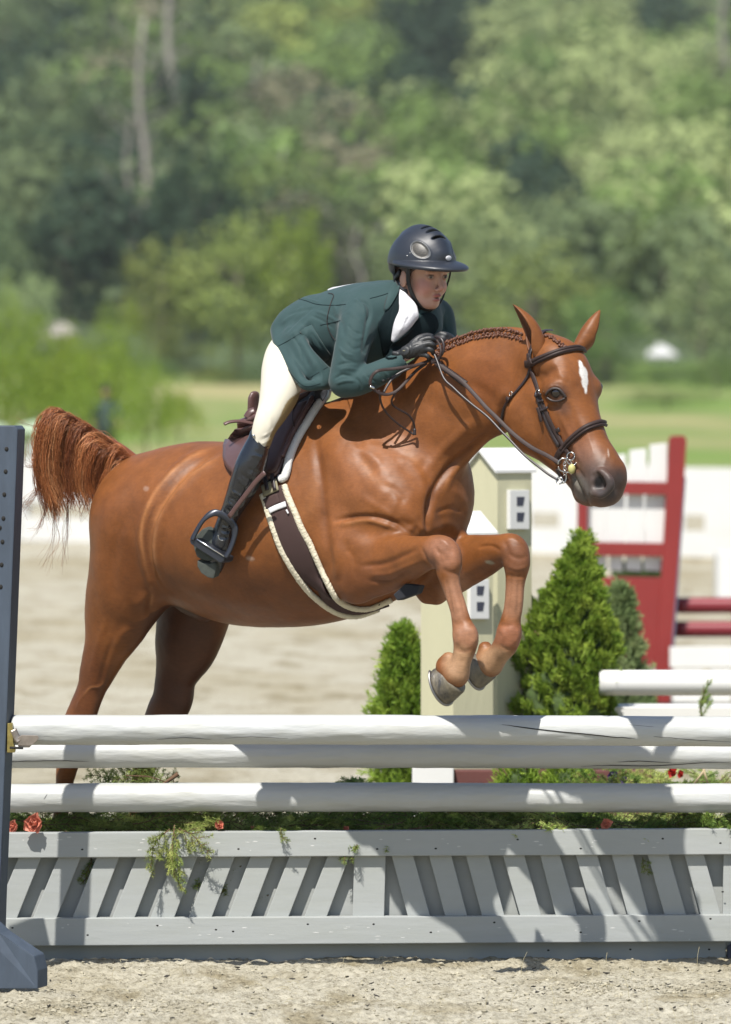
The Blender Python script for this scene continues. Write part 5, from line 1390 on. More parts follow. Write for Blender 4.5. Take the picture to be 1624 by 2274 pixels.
# ---- eye
M_EYE = mat('eye_glossy', (0.012, 0.006, 0.004), 0.06, spec=.8)
M_LIDS = mat('eyelid_skin', (0.040, 0.026, 0.023), 0.5, bump=.2, bscale=300, bdist=.001)
h_ = hit(1234, 873)
eb = MB(); eb.ball(h_[0] - h_[1] * 0.0155, .0205, 24, 16)
mb_child(eb, 'eye', M_EYE, horse, HO)
for nm_, ln_, w_ in (('eyelid', [(1214,876),(1220,866),(1230,861),(1242,863),(1251,872),(1257,882)], 2.6), ('eyelid', [(1217,881),(1226,888),(1240,890),(1255,884)], 2.2)):
    P, N_ = on_surface(ln_, .0035, 6, smooth=6); mb_ = MB(); mb_.ribbon(P, N_, w_ * PXM, .0042, 10, 2); mb_child(mb_, nm_, M_LIDS, horse, HO)
eb = MB(); eb.ball(D(1327, 860, Yh(1327, .085)), .018, 20, 12); mb_child(eb, 'eye', M_EYE, horse, HO)

# ---- ears
def ear(base, tip, R, opn, bend, name='ear'):
    base = np.asarray(base); tip = np.asarray(tip); ax = tip - base; Ln = np.linalg.norm(ax); ax /= Ln
    O = np.asarray(opn, float); O -= ax * O.dot(ax); O /= np.linalg.norm(O); W = np.cross(ax, O)
    nt_, na = 26, 22
    V = []
    for side in (0, 1):
        for i in range(nt_ + 1):
            t = i / nt_
            r = R * (0.62 + 0.50 * math.sin(min(t * 2.1, 1.57)) ) * (1 - t ** 2.6) ** 0.9 + .0012
            A = math.radians(175 - 62 * min(t * 2.2, 1) - 25 * t)
            c = base + ax * Ln * t + O * bend * math.sin(math.pi * t)
            rr = r - side * .0035 * min(1, r / .01)
            for j in range(na + 1):
                ph = -A + 2 * A * j / na
                lip = 1 + .12 * (abs(ph) / A) ** 6
                V.append(c - O * math.cos(ph) * rr * lip + W * math.sin(ph) * rr * .92)
    V = np.array(V); F = []; m = (nt_ + 1) * (na + 1)
    def q(s, i, j): return s * m + i * (na + 1) + j
    for i in range(nt_):
        for j in range(na):
            F.append([q(0, i, j), q(0, i, j + 1), q(0, i + 1, j + 1), q(0, i + 1, j)])
            F.append([q(1, i, j), q(1, i + 1, j), q(1, i + 1, j + 1), q(1, i, j + 1)])
        F.append([q(0, i, 0), q(0, i + 1, 0), q(1, i + 1, 0), q(1, i, 0)])
        F.append([q(0, i, na), q(1, i, na), q(1, i + 1, na), q(0, i + 1, na)])
    for j in range(na): F.append([q(0, nt_, j), q(0, nt_, j + 1), q(1, nt_, j + 1), q(1, nt_, j)])
    F = np.array(F)
    N = normals(V, F); V = V + N * (fbm(V * 60, 3) * .001)[:, None]
    col = np.tile(COAT * .95, (len(V), 1)); col[m:] = (0.20, 0.085, 0.045)
    edge = np.zeros(len(V)); 
    hchild(name, V, F, M_COAT, col=col)
ear(D(1203, 792, Yh(1205, -.055)), D(1139, 676, Yh(1188, -.07)), .038, (-.95, -.30, -.1), -.008)
ear(D(1283, 778, Yh(1268, .062)), D(1333, 688, Yh(1284, .10)), .034, (.75, .45, .0), .008)

# ---- hooves
M_HOOF = mat('hoof_horn', (0.24, 0.205, 0.14), 0.5, var=.35, vscale=30, stretch=(1, 1, .3), bump=.4, bscale=120, color2=(0.05, 0.047, 0.045))
M_SHOE = mat('worn_steel', (0.35, 0.34, 0.33), 0.42, metal=.9)
def hoof(co, so_, rc, rs, heel):
    co = np.asarray(co); so_ = np.asarray(so_); ax = so_ - co; h = np.linalg.norm(ax); ax /= h
    Lr = LH - ax * LH.dot(ax); Lr /= np.linalg.norm(Lr); Fw = np.cross(ax, Lr)
    if Fw[2] > 0: Fw = -Fw
    V = []; n = 40; K = 12
    for i in range(K + 1):
        t = i / K; r = rc + (rs - rc) * t; r *= 1 + .012 * math.sin(t * 40)
        if i == 0: r *= .93
        if i == K: r *= .985
        for j in range(n):
            a = 2 * math.pi * j / n
            hl = 1.0 if math.cos(a) > -.5 else 1 - heel * (-.5 - math.cos(a)) * 1.2
            # the coronet is slanted: heel shorter than toe
            off = ax * h * (t + (1 - t) * (.16 - .22 * math.cos(a)))
            V.append(co + off + Fw * math.cos(a) * r * 1.08 * hl + Lr * math.sin(a) * r * .93)
    V.append(co + ax * h * .93); V = np.array(V)
    F = [[i * n + j, i * n + (j + 1) % n, (i + 1) * n + (j + 1) % n, (i + 1) * n + j] for i in range(K) for j in range(n)]
    F += [[K * n + j, K * n + (j + 1) % n, (K + 1) * n] for j in range(n)] 
    F += [list(range(n))[::-1]]
    mb = MB(); mb.add(V, F); o = mb_child(mb, 'hoof', M_HOOF, horse, HO)
    ring = [so_ + ax * .004 + Fw * math.cos(a) * rs * 1.02 + Lr * math.sin(a) * rs * .88 for a in np.linspace(-2.4, 2.4, 30)]
    mb = MB(); mb.ribbon(ring, [ax] * 30, .009, .004, 8); s = mb_child(mb, 'horseshoe', M_SHOE, horse, HO); s.parent = o
hoof(D(1017,1506,Yp(1013,-.21)-.11), D(983,1520,Yp(979,-.21)-.11), .045, .064, .25)
hoof(D(1088,1475,Yp(1084,.10)-.10), D(1056,1487,Yp(1054,.10)-.10), .045, .062, .25)
hoof(D(106,1908,Yp(106,-.12)), D(92,1944,Yp(92,-.12)), .045, .062, .25)
hoof(D(283,1906,Yp(283,.13)), D(270,1942,Yp(270,.13)), .045, .062, .25)

# ---- tail
M_HAIR = mat('chestnut_hair', (0.2, 0.07, 0.03), 0.45, vcol=True, spec=.35)
def strand_mesh(curves, radii, cols, seg=3):
    V, F, CC = [], [], []; base = 0
    ang = np.arange(seg) * 2 * math.pi / seg
    for P, r, c in zip(curves, radii, cols):
        n = len(P); T = np.gradient(P, axis=0); T /= np.linalg.norm(T, axis=1)[:, None] + 1e-9
        U = np.cross(T, (.1, 1, .05)); U /= np.linalg.norm(U, axis=1)[:, None] + 1e-9; W = np.cross(T, U)
        rr = r * np.linspace(1, .25, n) ** .7
        ring = P[:, None] + rr[:, None, None] * (np.cos(ang)[None, :, None] * U[:, None] + np.sin(ang)[None, :, None] * W[:, None])
        V.append(ring.reshape(-1, 3)); CC.append(np.tile(c, (n * seg, 1)))
        i = np.arange(n - 1)[:, None] * seg; j = np.arange(seg)[None]
        F.append((np.stack([i + j, i + (j + 1) % seg, i + seg + (j + 1) % seg, i + seg + j], -1) + base).reshape(-1, 4)); base += n * seg
    return np.vstack(V), np.vstack(F), np.vstack(CC)
TY = Yp(300)
def tail():
    dock = cr([(335,1062,TY-.02,34),(300,1040,TY,28),(262,1006,TY,23),(222,978,TY+.01,18),(182,950,TY+.01,15),(150,932,TY,12),(136,926,TY,9)], 6)
    f = Field(D(70,1200,TY-.2) - .02, D(345,880,TY+.25) + .02, .005)
    rowsd = [[*D(a,b,y), r*PXM, 1] for a,b,y,r in dock]
    f.chain(rowsd, None, 0, n=1)
    f.chain([[*D(a,b,TY+.01), r*PXM, 1.6] for a,b,r in [(285,1050,28),(250,1030,34),(210,1010,36),(175,1010,38),(145,1010,34),(122,1030,22)]], LH, .03)
    f.chain([[*D(a,b,TY), r*PXM, 1.3] for a,b,r in [(128,950,18),(115,1000,20),(116,1060,16),(122,1110,7)]], LH, .02)
    f.chain([[*D(a,b,TY), r*PXM, 1.3] for a,b,r in [(215,1020,26),(190,1065,20),(168,1085,10)]], LH, .02)
    V, F = f.smoothmesh(2)
    N = normals(V, F); Q = proj(V)
    col = np.tile((0.24, 0.075, 0.028), (len(V), 1)) * (1 + .35 * vnoise(V * 40))[:, None]
    t_ = hchild('tail', V, F, M_HAIR, col=col)
    rng = np.random.default_rng(5)
    cur, rad, cc = [], [], []
    pal = np.array([(0.50,0.19,0.07),(0.38,0.13,0.045),(0.62,0.29,0.13),(0.24,0.075,0.028),(0.46,0.17,0.06)])
    for g in range(330):
        t = rng.random() ** .75
        k = t * (len(dock) - 1); i = min(int(k), len(dock) - 2); q = dock[i] * (1 - k + i) + dock[i + 1] * (k - i)
        tv = dock[i + 1][:2] - dock[i][:2]; tv /= np.linalg.norm(tv)
        dep = rng.uniform(-1, 1)
        ln = rng.uniform(.62, 1.18) * (92 + 120 * t ** 1.2)
        side = rng.uniform(-.9, 1.3)
        p0 = np.array([q[0], q[1] + side * q[3] * .6 ])
        fw = (62 - 25 * t) * rng.uniform(.5, 1.3)
        cen = np.array([p0, p0 + tv * fw * .6, p0 + tv * fw * .9 + (-fw * .2, .22 * ln), p0 + tv * fw * .8 + (-fw * .5, .62 * ln), p0 + tv * fw * .7 + (-fw * .45 + 18 * t + 4 * rng.normal(), ln)])
        gc = pal[rng.integers(0, 5)] * rng.uniform(.65, 1.45)
        for s in range(21):
            jit = rng.normal(0, 1, (5, 2)) * np.array([1.5, 2.5, 3.5, 4, 5])[:, None] * .8
            c2 = cen + jit * 1.2 + rng.normal(0, 3.2, 2); c2[4] = c2[3] + (c2[4] - c2[3]) * rng.uniform(.35, 1.15)
            yy = TY + (dep * .055 - .02) * np.array([.5, 1, 1.2, 1, .8]) + rng.normal(0, .005, 5) + (-.02 if dep < 0 else .02)
            P = np.array([D(a, b, y) for (a, b), y in zip(c2, yy)])
            cur.append(cr(P, 4)); rad.append(rng.uniform(.0005, .0013)); cc.append(gc * rng.uniform(.75, 1.25))
    # stray hairs
    for s in range(90):
        k = rng.integers(0, 7)
        if k == 0: pts = [(110,945),(80,948),(50,938),(38+rng.normal()*6,928+rng.normal()*6)]
        elif k == 1: pts = [(125,1100),(122,1150),(118+rng.normal()*5,1200),(100+rng.normal()*9,1262+rng.normal()*16)]
        elif k == 2: pts = [(150,1100),(150,1140),(146+rng.normal()*6,1185),(136+rng.normal()*8,1240+rng.normal()*20)]
        elif k == 3: pts = [(100,1060),(85,1085),(62+rng.normal()*8,1115),(45+rng.normal()*14,1135+rng.normal()*22)]
        elif k == 4: pts = [(105,1090),(102,1130),(90,1165),(78+rng.normal()*10,1180+rng.normal()*12)]
        elif k == 5: pts = [(200,1080),(196,1105),(190+rng.normal()*8,1130),(182+rng.normal()*10,1150+rng.normal()*8)]
        else: pts = [(100,1020),(80,1035),(60+rng.normal()*5,1030),(52+rng.normal()*8,1010+rng.normal()*10)]
        pts = np.array(pts, float) + rng.normal(0, 3.0, (4, 2))
        cur.append(cr(np.array([D(a, b, TY + rng.normal() * .01) for a, b in pts]), 5)); rad.append(rng.uniform(.0005, .0010)); cc.append(pal[rng.integers(0, 5)] * .7)
    V, F, CC = strand_mesh(cur, rad, cc)
    o = hchild('tail_hair', V, F, M_HAIR, col=CC)
    o.parent = t_; 
tail()

# ---- plaited mane and forelock
M_MANE = mat('mane_hair', (0.13, 0.045, 0.02), 0.5, var=.5, vscale=160, bump=.6, bscale=300, bdist=.003)
crest = cr([(968,790),(984,772),(1015,757),(1040,747),(1061,741),(1085,737),(1108,735),(1135,738),(1162,746)], 8)
def plait(px, py, dx, n, r0, rng):
    n = 3 if n > 4 else 3; r0 *= 1.25
    mb = MB(); h = None; pl = None
    for j in range(n):
        hh = hit(px + dx * j + rng.normal() * .5, py + 3 + j * 5.0)
        if hh is None: hh = hit(px, py + 9)
        if hh is None: continue
        p = hh[0] + hh[1] * (.003 if j else .0045)
        if j == 0: p = p + np.array([0, 0, .006])
        for sgn in (-1, 1):
            r = r0 * (1 - .07 * j) * rng.uniform(.75, 1.2)
            a_ = sgn * .7 + rng.normal() * .2; mb.ball(p + np.array([sgn * r * .42, rng.normal() * .001, rng.normal() * .0015]), (r * .55, r * .6, r * 1.05), 8, 6, [[math.cos(a_), 0, math.sin(a_)], [0, 1, 0], [-math.sin(a_), 0, math.cos(a_)]])
    if mb.V: mb_child(mb, 'plait', M_MANE, horse, HO)
rg = np.random.default_rng(3)
L_ = np.r_[0, np.cumsum(np.linalg.norm(np.diff(crest, axis=0), axis=1))]
for i in range(25):
    s = L_[-1] * (i + .5) / 25
    x = np.interp(s, L_, crest[:, 0]); y = np.interp(s, L_, crest[:, 1])
    plait(x, y - 2, -.5, 5 if x < 1060 else 4, .0062, rg)
mb = MB()
for k in range(26):
    a, b = 1212 + k * 2.1 + rg.normal() * 2.0, 741 + k * 1.25 + rg.normal() * 2.2
    hh = hit(a, b + 4) or hit(a - 4, b + 12)
    if hh: mb.ball(hh[0] + hh[1] * .004, rg.uniform(.004, .0065), 8, 6)
mb_child(mb, 'forelock', M_MANE, horse, HO)

# =================================================================== TACK
M_LEA = mat('brown_leather', (0.044, 0.027, 0.024), 0.55, var=.2, vscale=20, bump=.12, bscale=120, bdist=.002, spec=.25)
M_LEAD = mat('dark_leather', (0.026, 0.017, 0.018), 0.42, var=.25, vscale=20, bump=.12, bscale=120, bdist=.002)
M_SADL = mat('saddle_leather', (0.12, 0.062, 0.056), 0.36, var=.2, vscale=14, bump=.25, bscale=300, bdist=.002)
M_STEEL = mat('polished_steel', (0.62, 0.62, 0.60), 0.22, metal=1.0)
M_FLEECE = mat('white_fleece', (0.80, 0.80, 0.78), 0.95, bump=.8, bscale=260, bdist=.004, spec=.1)
M_FLCREAM = mat('cream_fleece', (0.76, 0.70, 0.54), 0.95, bump=1.0, bscale=120, bdist=.006, spec=.1)
M_WEB = mat('brown_webbing', (0.075, 0.045, 0.042), 0.8, bump=.6, bscale=500, bdist=.002, spec=.2)
M_NAVY = mat('navy_cloth', (0.012, 0.014, 0.022), 0.8)
M_TAN = mat('tan_elastic', (0.30, 0.27, 0.17), 0.85, bump=.4, bscale=300, bdist=.002)
M_WHITE = mat('white_label', (0.75, 0.75, 0.78), 0.6, var=.1, vscale=80)
M_ROLL = mat('bit_guard_yellow', (0.55, 0.52, 0.20), 0.5, var=.1, vscale=60)

def zc(x, y): return (1080 + x / 4.51, 660 + y / 4.51)
bridle = empty('bridle', tuple(D(1215, 850, Yh(1215)))); BO = np.array(bridle.location)
tag(bridle, 'dark brown leather bridle with raised noseband on the chestnut horse', 'bridle')
SB = None
def strap(name, pts, w, t, off, m=M_LEA, par=bridle, org=BO, n=5, seg=10, smooth=3):
    P, N = on_surface(pts, off, n, smooth=smooth, bvh=SB)
    mb = MB(); mb.ribbon(P, N, w * PXM, t, seg); return mb_child(mb, name, m, par, org)
def padded(name, pts, w):
    """padded strap: flat backing with two raised rolls."""
    P, N = on_surface(pts, .006, 5, smooth=3)
    T = np.gradient(P, axis=0); T /= np.linalg.norm(T, axis=1)[:, None]; U = np.cross(T, N)
    mb = MB(); mb.ribbon(P, N, w * PXM, .004, 10)
    o = mb_child(mb, name, M_LEA, bridle, BO)
    mb = MB(); mb.ribbon(P + N * .003 + U * w * PXM * -.35, N, w * PXM * .42, .0045, 10); mb.ribbon(P + N * .003 + U * w * PXM * .52, N, w * PXM * .22, .0035, 8)
    q = mb_child(mb, 'padding', M_LEA, bridle, BO); q.parent = o
    return o
strap('headpiece', [(1178,800),(1180,782),(1190,758),(1201,743),(1213,737),(1224,737)], 6, .003, .006, M_LEAD)
padded('browband', [(1176,811),(1186,804),(1213,793),(1246,781),(1275,775),(1287,776),(1295,780)], 8.0)
strap('loop', [(1171,806),(1179,806),(1186,800)], 9, .004, .011, M_LEA)
strap('cheekpiece', [(1177,786),(1178,806),(1185,828),(1197,864),(1205,890),(1218,922),(1236,960),(1255,993),(1266,1008)], 5, .0028, .008, M_LEA)
strap('cheekpiece', [(1192,872),(1200,900),(1212,930),(1226,962),(1243,992)], 4.2, .0026, .005, M_LEAD)
strap('strap_end', [(1198,905),(1204,922),(1207,935)], 4, .0028, .011, M_LEA)
strap('keeper', [(1199,893),(1206,890),(1213,886)], 2.6, .003, .013, M_LEAD)
strap('keeper', [(1205,912),(1213,909),(1221,905)], 2.6, .003, .013, M_LEAD)
strap('keeper', [(1192,880),(1199,877),(1208,873)], 3.0, .0035, .012, M_LEAD)
strap('throatlatch', [(1178,822),(1173,838),(1162,855),(1148,872),(1134,886),(1122,905),(1114,926),(1111,946)], 3.2, .0026, .006, M_LEAD)
strap('keeper', [(1130,884),(1136,889)], 5, .004, .009, M_LEA)
padded('noseband', [(1249,1000),(1257,990),(1279,968),(1302,951),(1322,943),(1334,940),(1341,942)], 8.2)
strap('noseband_back', [(1256,992),(1247,1001),(1240,1013),(1236,1026)], 7, .003, .007, M_LEA)
strap('keeper', [(1241,956),(1248,952)], 5, .003, .012, M_LEAD)
# buckles
def ring(c, r, rad, nrm, m, name, par, org, a0=0, a1=2 * math.pi, sx=1.0, rot=0.0):
    nrm = np.asarray(nrm, float); nrm /= np.linalg.norm(nrm)
    U = np.cross((0, 0, 1), nrm); U /= np.linalg.norm(U); W = np.cross(nrm, U)
    P = []
    for a in np.linspace(a0, a1, 28):
        x, y = math.cos(a) * sx, math.sin(a)
        P.append(c + r * ((x * math.cos(rot) - y * math.sin(rot)) * U + (x * math.sin(rot) + y * math.cos(rot)) * W))
    mb = MB(); mb.tube(P, rad, 8); return mb_child(mb, name, m, par, org)
nH = np.array((-.35, -.93, 0.1))
for (a, b, r) in [(1200, 872, 6.5), (1141, 875, 5)]:
    h_ = hit(a, b); ring(h_[0] + h_[1] * .013, r * PXM, .0013, h_[1], M_STEEL, 'buckle', bridle, BO, sx=.8)
# bit
bit = empty('bit', tuple(D(1260, 1035, Yh(1260, -.08)))); TO = np.array(bit.location)
tag(bit, 'steel gag bit with loose rings and a yellow guard at the horse mouth', 'bit')
bY = hit(1272, 1035)[0][1] - .012
def bt(name, pts, rad, m=M_STEEL, seg=8, dy=0.0):
    P = cr(np.array([D(a, b, bY + dy) for a, b in pts]), 6)
    mb = MB(); mb.tube(P, rad, seg); return mb_child(mb, name, m, bit, TO)
ring(D(1268, 1013, bY), 8.5 * PXM, .0024, nH, M_STEEL, 'ring', bit, TO)
bt('cheek_ring', [(1240,1031),(1241,1024),(1250,1018),(1262,1020),(1270,1028),(1271,1034)], .0024)
bt('cheek_ring', [(1240,1036),(1244,1044),(1254,1048),(1264,1049),(1270,1052),(1272,1046)], .0024)
bt('cheek_ring', [(1260,1015),(1258,1022),(1264,1030),(1274,1033),(1280,1028)], .0026, dy=-.006)
mb = MB(); mb.ball(D(1270, 1041, bY - .004), (.0125, .011, .0165), 16, 10); mb_child(mb, 'guard', M_ROLL, bit, TO)
for k in range(6): ring(D(1254 + k * .2, 1026 + k * 5.0, bY - .003), .0050, .0013, (nH if k % 2 else (-.9, -.4, .1)), M_STEEL, 'chain_link', bit, TO)
bt('hook', [(1257,1052),(1258,1062),(1254,1071),(1246,1072)], .0028)
ring(D(1243, 1067, bY - .002), 7.0 * PXM, .0024, nH, M_STEEL, 'rein_ring', bit, TO)
strap('curb_strap', [(1240,1040),(1246,1054),(1252,1062),(1262,1060)], 6, .003, .006, M_LEAD)

# ------------------------------------------------------------------ reins
reins = empty('reins', tuple(D(1000, 830, -.4))); RO = np.array(reins.location)
tag(reins, 'dark leather double reins running from the bit to the rider gloves', 'reins')
YB, YH_ = bY, -.335
def rein(name, pts, w, t, y0=None, y1=None, m=M_LEA, ys=None, tw=None, off=.010, clamp=True):
    Q = np.asarray(pts, float)
    if ys is None:
        d = np.r_[0, np.cumsum(np.linalg.norm(np.diff(Q, axis=0), axis=1))]; ys = y0 + (y1 - y0) * d / d[-1]
    Q = cr(np.column_stack([Q, ys]), 6)
    P = []
    for a, b, y in Q:
        if clamp:
            h = hit(a, b)
            if h is not None: y = min(y, h[0][1] - off)
        P.append(D(a, b, y))
    P = np.array(P)
    for _ in range(3): P[1:-1] = (P[:-2] + 2 * P[1:-1] + P[2:]) / 4
    n = np.tile((-.15, -.95, .25), (len(P), 1)) if tw is None else np.array([np.array(v) for v in cr(tw, 1)])[np.linspace(0, len(tw) - 1, len(P)).astype(int)]
    mb = MB(); mb.ribbon(P, n, w * PXM, t, 10)
    return mb_child(mb, name, m, reins, RO), P
up = [(1244,1029),(1213,1010),(1186,997),(1158,978),(1133,957),(1102,926),(1081,906),(1065,888),(1045,866),(1025,845),(1005,831),(985,817),(969,806),(950,791)]
rein('snaffle_rein', up, 4.8, .0017, YB, YH_)
rein('curb_rein', [(1240,1066),(1218,1053),(1195,1035),(1164,1010),(1133,977),(1113,957),(1090,932),(1072,916),(1051,900),(1025,878),(1005,859),(991,847),(982,832),(972,804),(961,778)], 2.7, .0032, YB, YH_ - .01, M_LEAD)
# plaited grip
o_, P = rein('plaited_grip', [(1032,851),(1020,842),(1005,831),(985,817),(969,806)], 5.4, .0035, YH_ - .05, YH_ - .012)
mb = MB(); T = np.gradient(P, axis=0); T /= np.linalg.norm(T, axis=1)[:, None]
for i in range(0, len(P) - 1):
    for sg in (-1, 1):
        U = np.cross(T[i], (0, -1, 0)); U /= np.linalg.norm(U)
        c = P[i] + U * sg * 3 * PXM + np.array([0, -.004, 0]); d = T[i] * .006 + U * sg * -.006
        mb.tube([c - d, c, c + d], [.0022, .0032, .0022], 6)
q_ = mb_child(mb, 'plait', M_LEAD, reins, RO); q_.parent = o_
# loose ends: loop and tails in front of the shoulder
loop = [(953,801),(940,806),(923,811),(900,815),(873,819),(852,821),(838,824),(827,834),(822,850),(830,865),(853,876),(877,871),(897,853),(912,836),(927,821),(948,806)]
fw = [(0,-.5,.85),(0,-.6,.8),(0,-.8,.6),(0,-.95,.2),(0,-1,0),(0,-.9,-.4),(0,-.95,.2),(0,-1,0)]
rein('bight', loop, 3.6, .0022, ys=[YH_, YH_-.01, YH_-.02, YH_-.04, YH_-.05, YH_-.06, YH_-.07, YH_-.07, YH_-.07, YH_-.065, YH_-.055, YH_-.045, YH_-.03, YH_-.01, YH_, YH_], m=M_LEA)
rein('bight', [(950,803),(925,812),(893,825),(874,838),(862,854),(852,872)], 2.8, .0022, YH_, YH_ - .05, M_LEAD)
rein('rein_tail', [(842,866),(844,882),(850,904),(866,925),(888,944),(906,956),(920,965)], 2.3, .0022, YH_ - .06, YH_ + .03, M_LEA, off=.03)
rein('rein_tail', [(880,870),(870,888),(873,900),(888,910),(906,920),(917,934),(921,950),(921,966)], 2.3, .0022, YH_ - .05, YH_ + .03, M_LEA, off=.03)
rein('keeper', [(921,952),(921,966)], 3.6, .004, YH_ + .02, YH_ + .02, M_LEAD, off=.034)
rein('keeper', [(822,858),(832,862)], 3.0, .004, YH_ - .075, YH_ - .075, M_STEEL)
rein('coil', [(952,800),(968,799),(982,787),(986,768),(980,752),(966,748),(955,756)], 2.8, .003, ys=[YH_, YH_-.02, YH_-.03, YH_-.03, YH_-.02, YH_, YH_+.02], m=M_LEAD)
rein('coil', [(958,806),(974,800),(979,785),(978,768),(970,755)], 2.4, .003, ys=[YH_-.01, YH_-.03, YH_-.04, YH_-.03, YH_-.01], m=M_LEA)

# ------------------------------------------------------------------ surface patches
def patch(name, outline, off, thick, m, par, org, rings_=10, puff=0.0, seg=3, cen=None, smooth=True):
    O = cr(np.vstack([outline, outline[:1]]), seg)[:-1]
    c = O.mean(0) if cen is None else np.asarray(cen, float)
    n = len(O); P = []; N = []
    for k in range(rings_ + 1):
        s_ = k / rings_
        for o in O:
            q = c + (o - c) * s_; h = hit(q[0], q[1], SB)
            if h is None: P.append(None); N.append(np.array((0, -1., 0)))
            else: P.append(h[0]); N.append(h[1])
    good = [i for i, p in enumerate(P) if p is not None]
    for i, p in enumerate(P):
        if p is None:
            k, j = divmod(i, n); q = c + (O[j] - c) * (k / rings_)
            g = min(good, key=lambda g: abs(g // n - k) * 3 + min(abs(g % n - j), n - abs(g % n - j)))
            P[i] = D(q[0], q[1], P[g][1])
    P = np.array(P).reshape(rings_ + 1, n, 3); N = np.array(N).reshape(rings_ + 1, n, 3)
    for _ in range(6):
        N[1:-1] = (N[1:-1] * 2 + N[:-2] + N[2:] + np.roll(N, 1, 1)[1:-1] + np.roll(N, -1, 1)[1:-1]) / 6
        P[1:-1] = (P[1:-1] * 2 + P[:-2] + P[2:] + np.roll(P, 1, 1)[1:-1] + np.roll(P, -1, 1)[1:-1]) / 6
    N /= np.linalg.norm(N, axis=2)[:, :, None]
    s_ = np.linspace(0, 1, rings_ + 1)[:, None, None]
    top = P + N * (off + thick + puff * (1 - s_ ** 4)); bot = P + N * off
    V = np.vstack([top.reshape(-1, 3), bot.reshape(-1, 3)]); M_ = (rings_ + 1) * n; F = []
    for k in range(rings_):
        for j in range(n):
            j2 = (j + 1) % n
            F.append([k * n + j, (k + 1) * n + j, (k + 1) * n + j2, k * n + j2])
            F.append([M_ + k * n + j, M_ + k * n + j2, M_ + (k + 1) * n + j2, M_ + (k + 1) * n + j])
    k = rings_
    for j in range(n):
        j2 = (j + 1) % n; F.append([k * n + j, M_ + k * n + j, M_ + k * n + j2, k * n + j2])
    mb = MB(); mb.add(V, F); return mb_child(mb, name, m, par, org, smooth), P[-1] + N[-1] * (off + thick), N[-1]
SB = HB
pad = empty('saddle_pad', tuple(D(660, 980, .1))); PO = np.array(pad.location)
tag(pad, 'white fleece edged saddle pad under the brown saddle', 'saddle pad')
patch('pad_cloth', [(560,950),(620,905),(690,868),(722,862),(728,872),(716,893),(700,918),(682,948),(664,975),(648,1003),(640,1030),(634,1062),(618,1068),(585,1072),(560,1050),(550,1000)], .003, .008, M_NAVY, pad, PO)
def fleece(name, pts, w, h, off, m, par, org, seed=1, k=2.2):
    P, N = on_surface(pts, off, 14, smooth=4, bvh=SB)
    rg_ = np.random.default_rng(seed)
    w_ = w * PXM * (1 + .015 * np.convolve(rg_.normal(0, 1, len(P)), [.3, .4, .3], 'same')); h_ = h * (1 + .02 * rg_.normal(0, 1, len(P)))
    mb = MB(); mb.ribbon(P, N, w_, np.clip(h_, h * .5, h * 1.5), 14, k)
    o = mb_child(mb, name, m, par, org)
    V = np.empty(len(o.data.vertices) * 3); o.data.vertices.foreach_get('co', V); V = V.reshape(-1, 3)
    V = V + rg_.normal(0, .0005, V.shape); o.data.vertices.foreach_set('co', V.ravel()); return o
fleece('fleece_edge', [(727,864),(722,880),(712,899),(700,917),(684,944),(668,970),(653,1000),(644,1027),(640,1048),(634,1062),(624,1066)], 9.8, .013, .010, M_FLEECE, pad, PO)

saddle = empty('saddle', tuple(D(620, 930, .1))); SO = np.array(saddle.location)
tag(saddle, 'brown leather jumping saddle with a raised cantle under the rider', 'saddle')
cY = Yp(575)
f_ = Field(D(520, 1000, cY - .30) , D(745, 830, cY + .3), .006)
cL = LH
f_.chain([[*D(a, b, Yp(a)), r * PXM, k] for a, b, r, k in [(562,930,10,1.8),(563,905,9,2.2),(564,886,9,2.2),(566,875,8,2.0)]], cL, .02)
f_.chain([[*D(a, b, Yp(a)), r * PXM, k] for a, b, r, k in [(565,945,16,6),(600,935,20,5),(640,915,22,4),(675,895,18,4),(700,880,14,4),(716,868,9,4)]], cL, .03)
V, F = f_.smoothmesh(3); me = mesh_np('seat', V - SO, F); link('seat', me, saddle, M_SADL)
SB = bvh_of(np.vstack([HV, V]), np.vstack([HF, F + len(HV)]))
patch('flap', [(528,947),(562,936),(610,926),(640,905),(665,893),(690,886),(698,892),(690,922),(668,963),(648,998),(632,1034),(619,1060),(575,1076),(532,1062),(508,1040),(499,1012),(506,975)], .012, .008, M_SADL, saddle, SO, puff=.012, cen=(600,990))
M_FLAPD = mat('shaded_flap_leather', (.085, .038, .030), .55, var=.2, vscale=14, bump=.25, bscale=300, bdist=.002)  # saddle leather darkened to paint the shade on the front panel
_, E, EN = patch('knee_panel', [(655,894),(686,881),(706,872),(712,880),(703,903),(690,925),(668,962),(650,994),(634,1030),(622,1054),(600,1058),(594,1030),(603,985),(622,940)], .024, .009, M_FLAPD, saddle, SO, puff=.010, cen=(650,965))
fleece('knee_roll', [(704,882),(697,905),(684,930),(669,958),(652,988),(637,1024)], 4.5, .009, .030, M_SADL, saddle, SO, seed=4, k=2)
strap('welt', [(690,884),(678,902),(668,925),(666,948),(668,962)], 1.6, .004, .040, M_LEA, saddle, SO)
strap('welt', [(655,894),(637,922),(622,952),(609,986),(600,1020),(597,1050)], 1.8, .004, .042, M_SADL, saddle, SO)
strap('welt', [(686,879),(672,886),(655,896)], 2.2, .005, .042, M_SADL, saddle, SO)
mb = MB(); P = cr(np.array([D(a, b, Yp(575) - .16 - .0004 * (570 - a)) for a, b in [(498,942),(510,937),(530,935),(550,938),(566,941)]]), 5); mb.ribbon(P, np.tile((-.3, -.6, .75), (len(P), 1)), 5 * PXM, .004, 10); mb_child(mb, 'flap_tongue', M_SADL, saddle, SO)
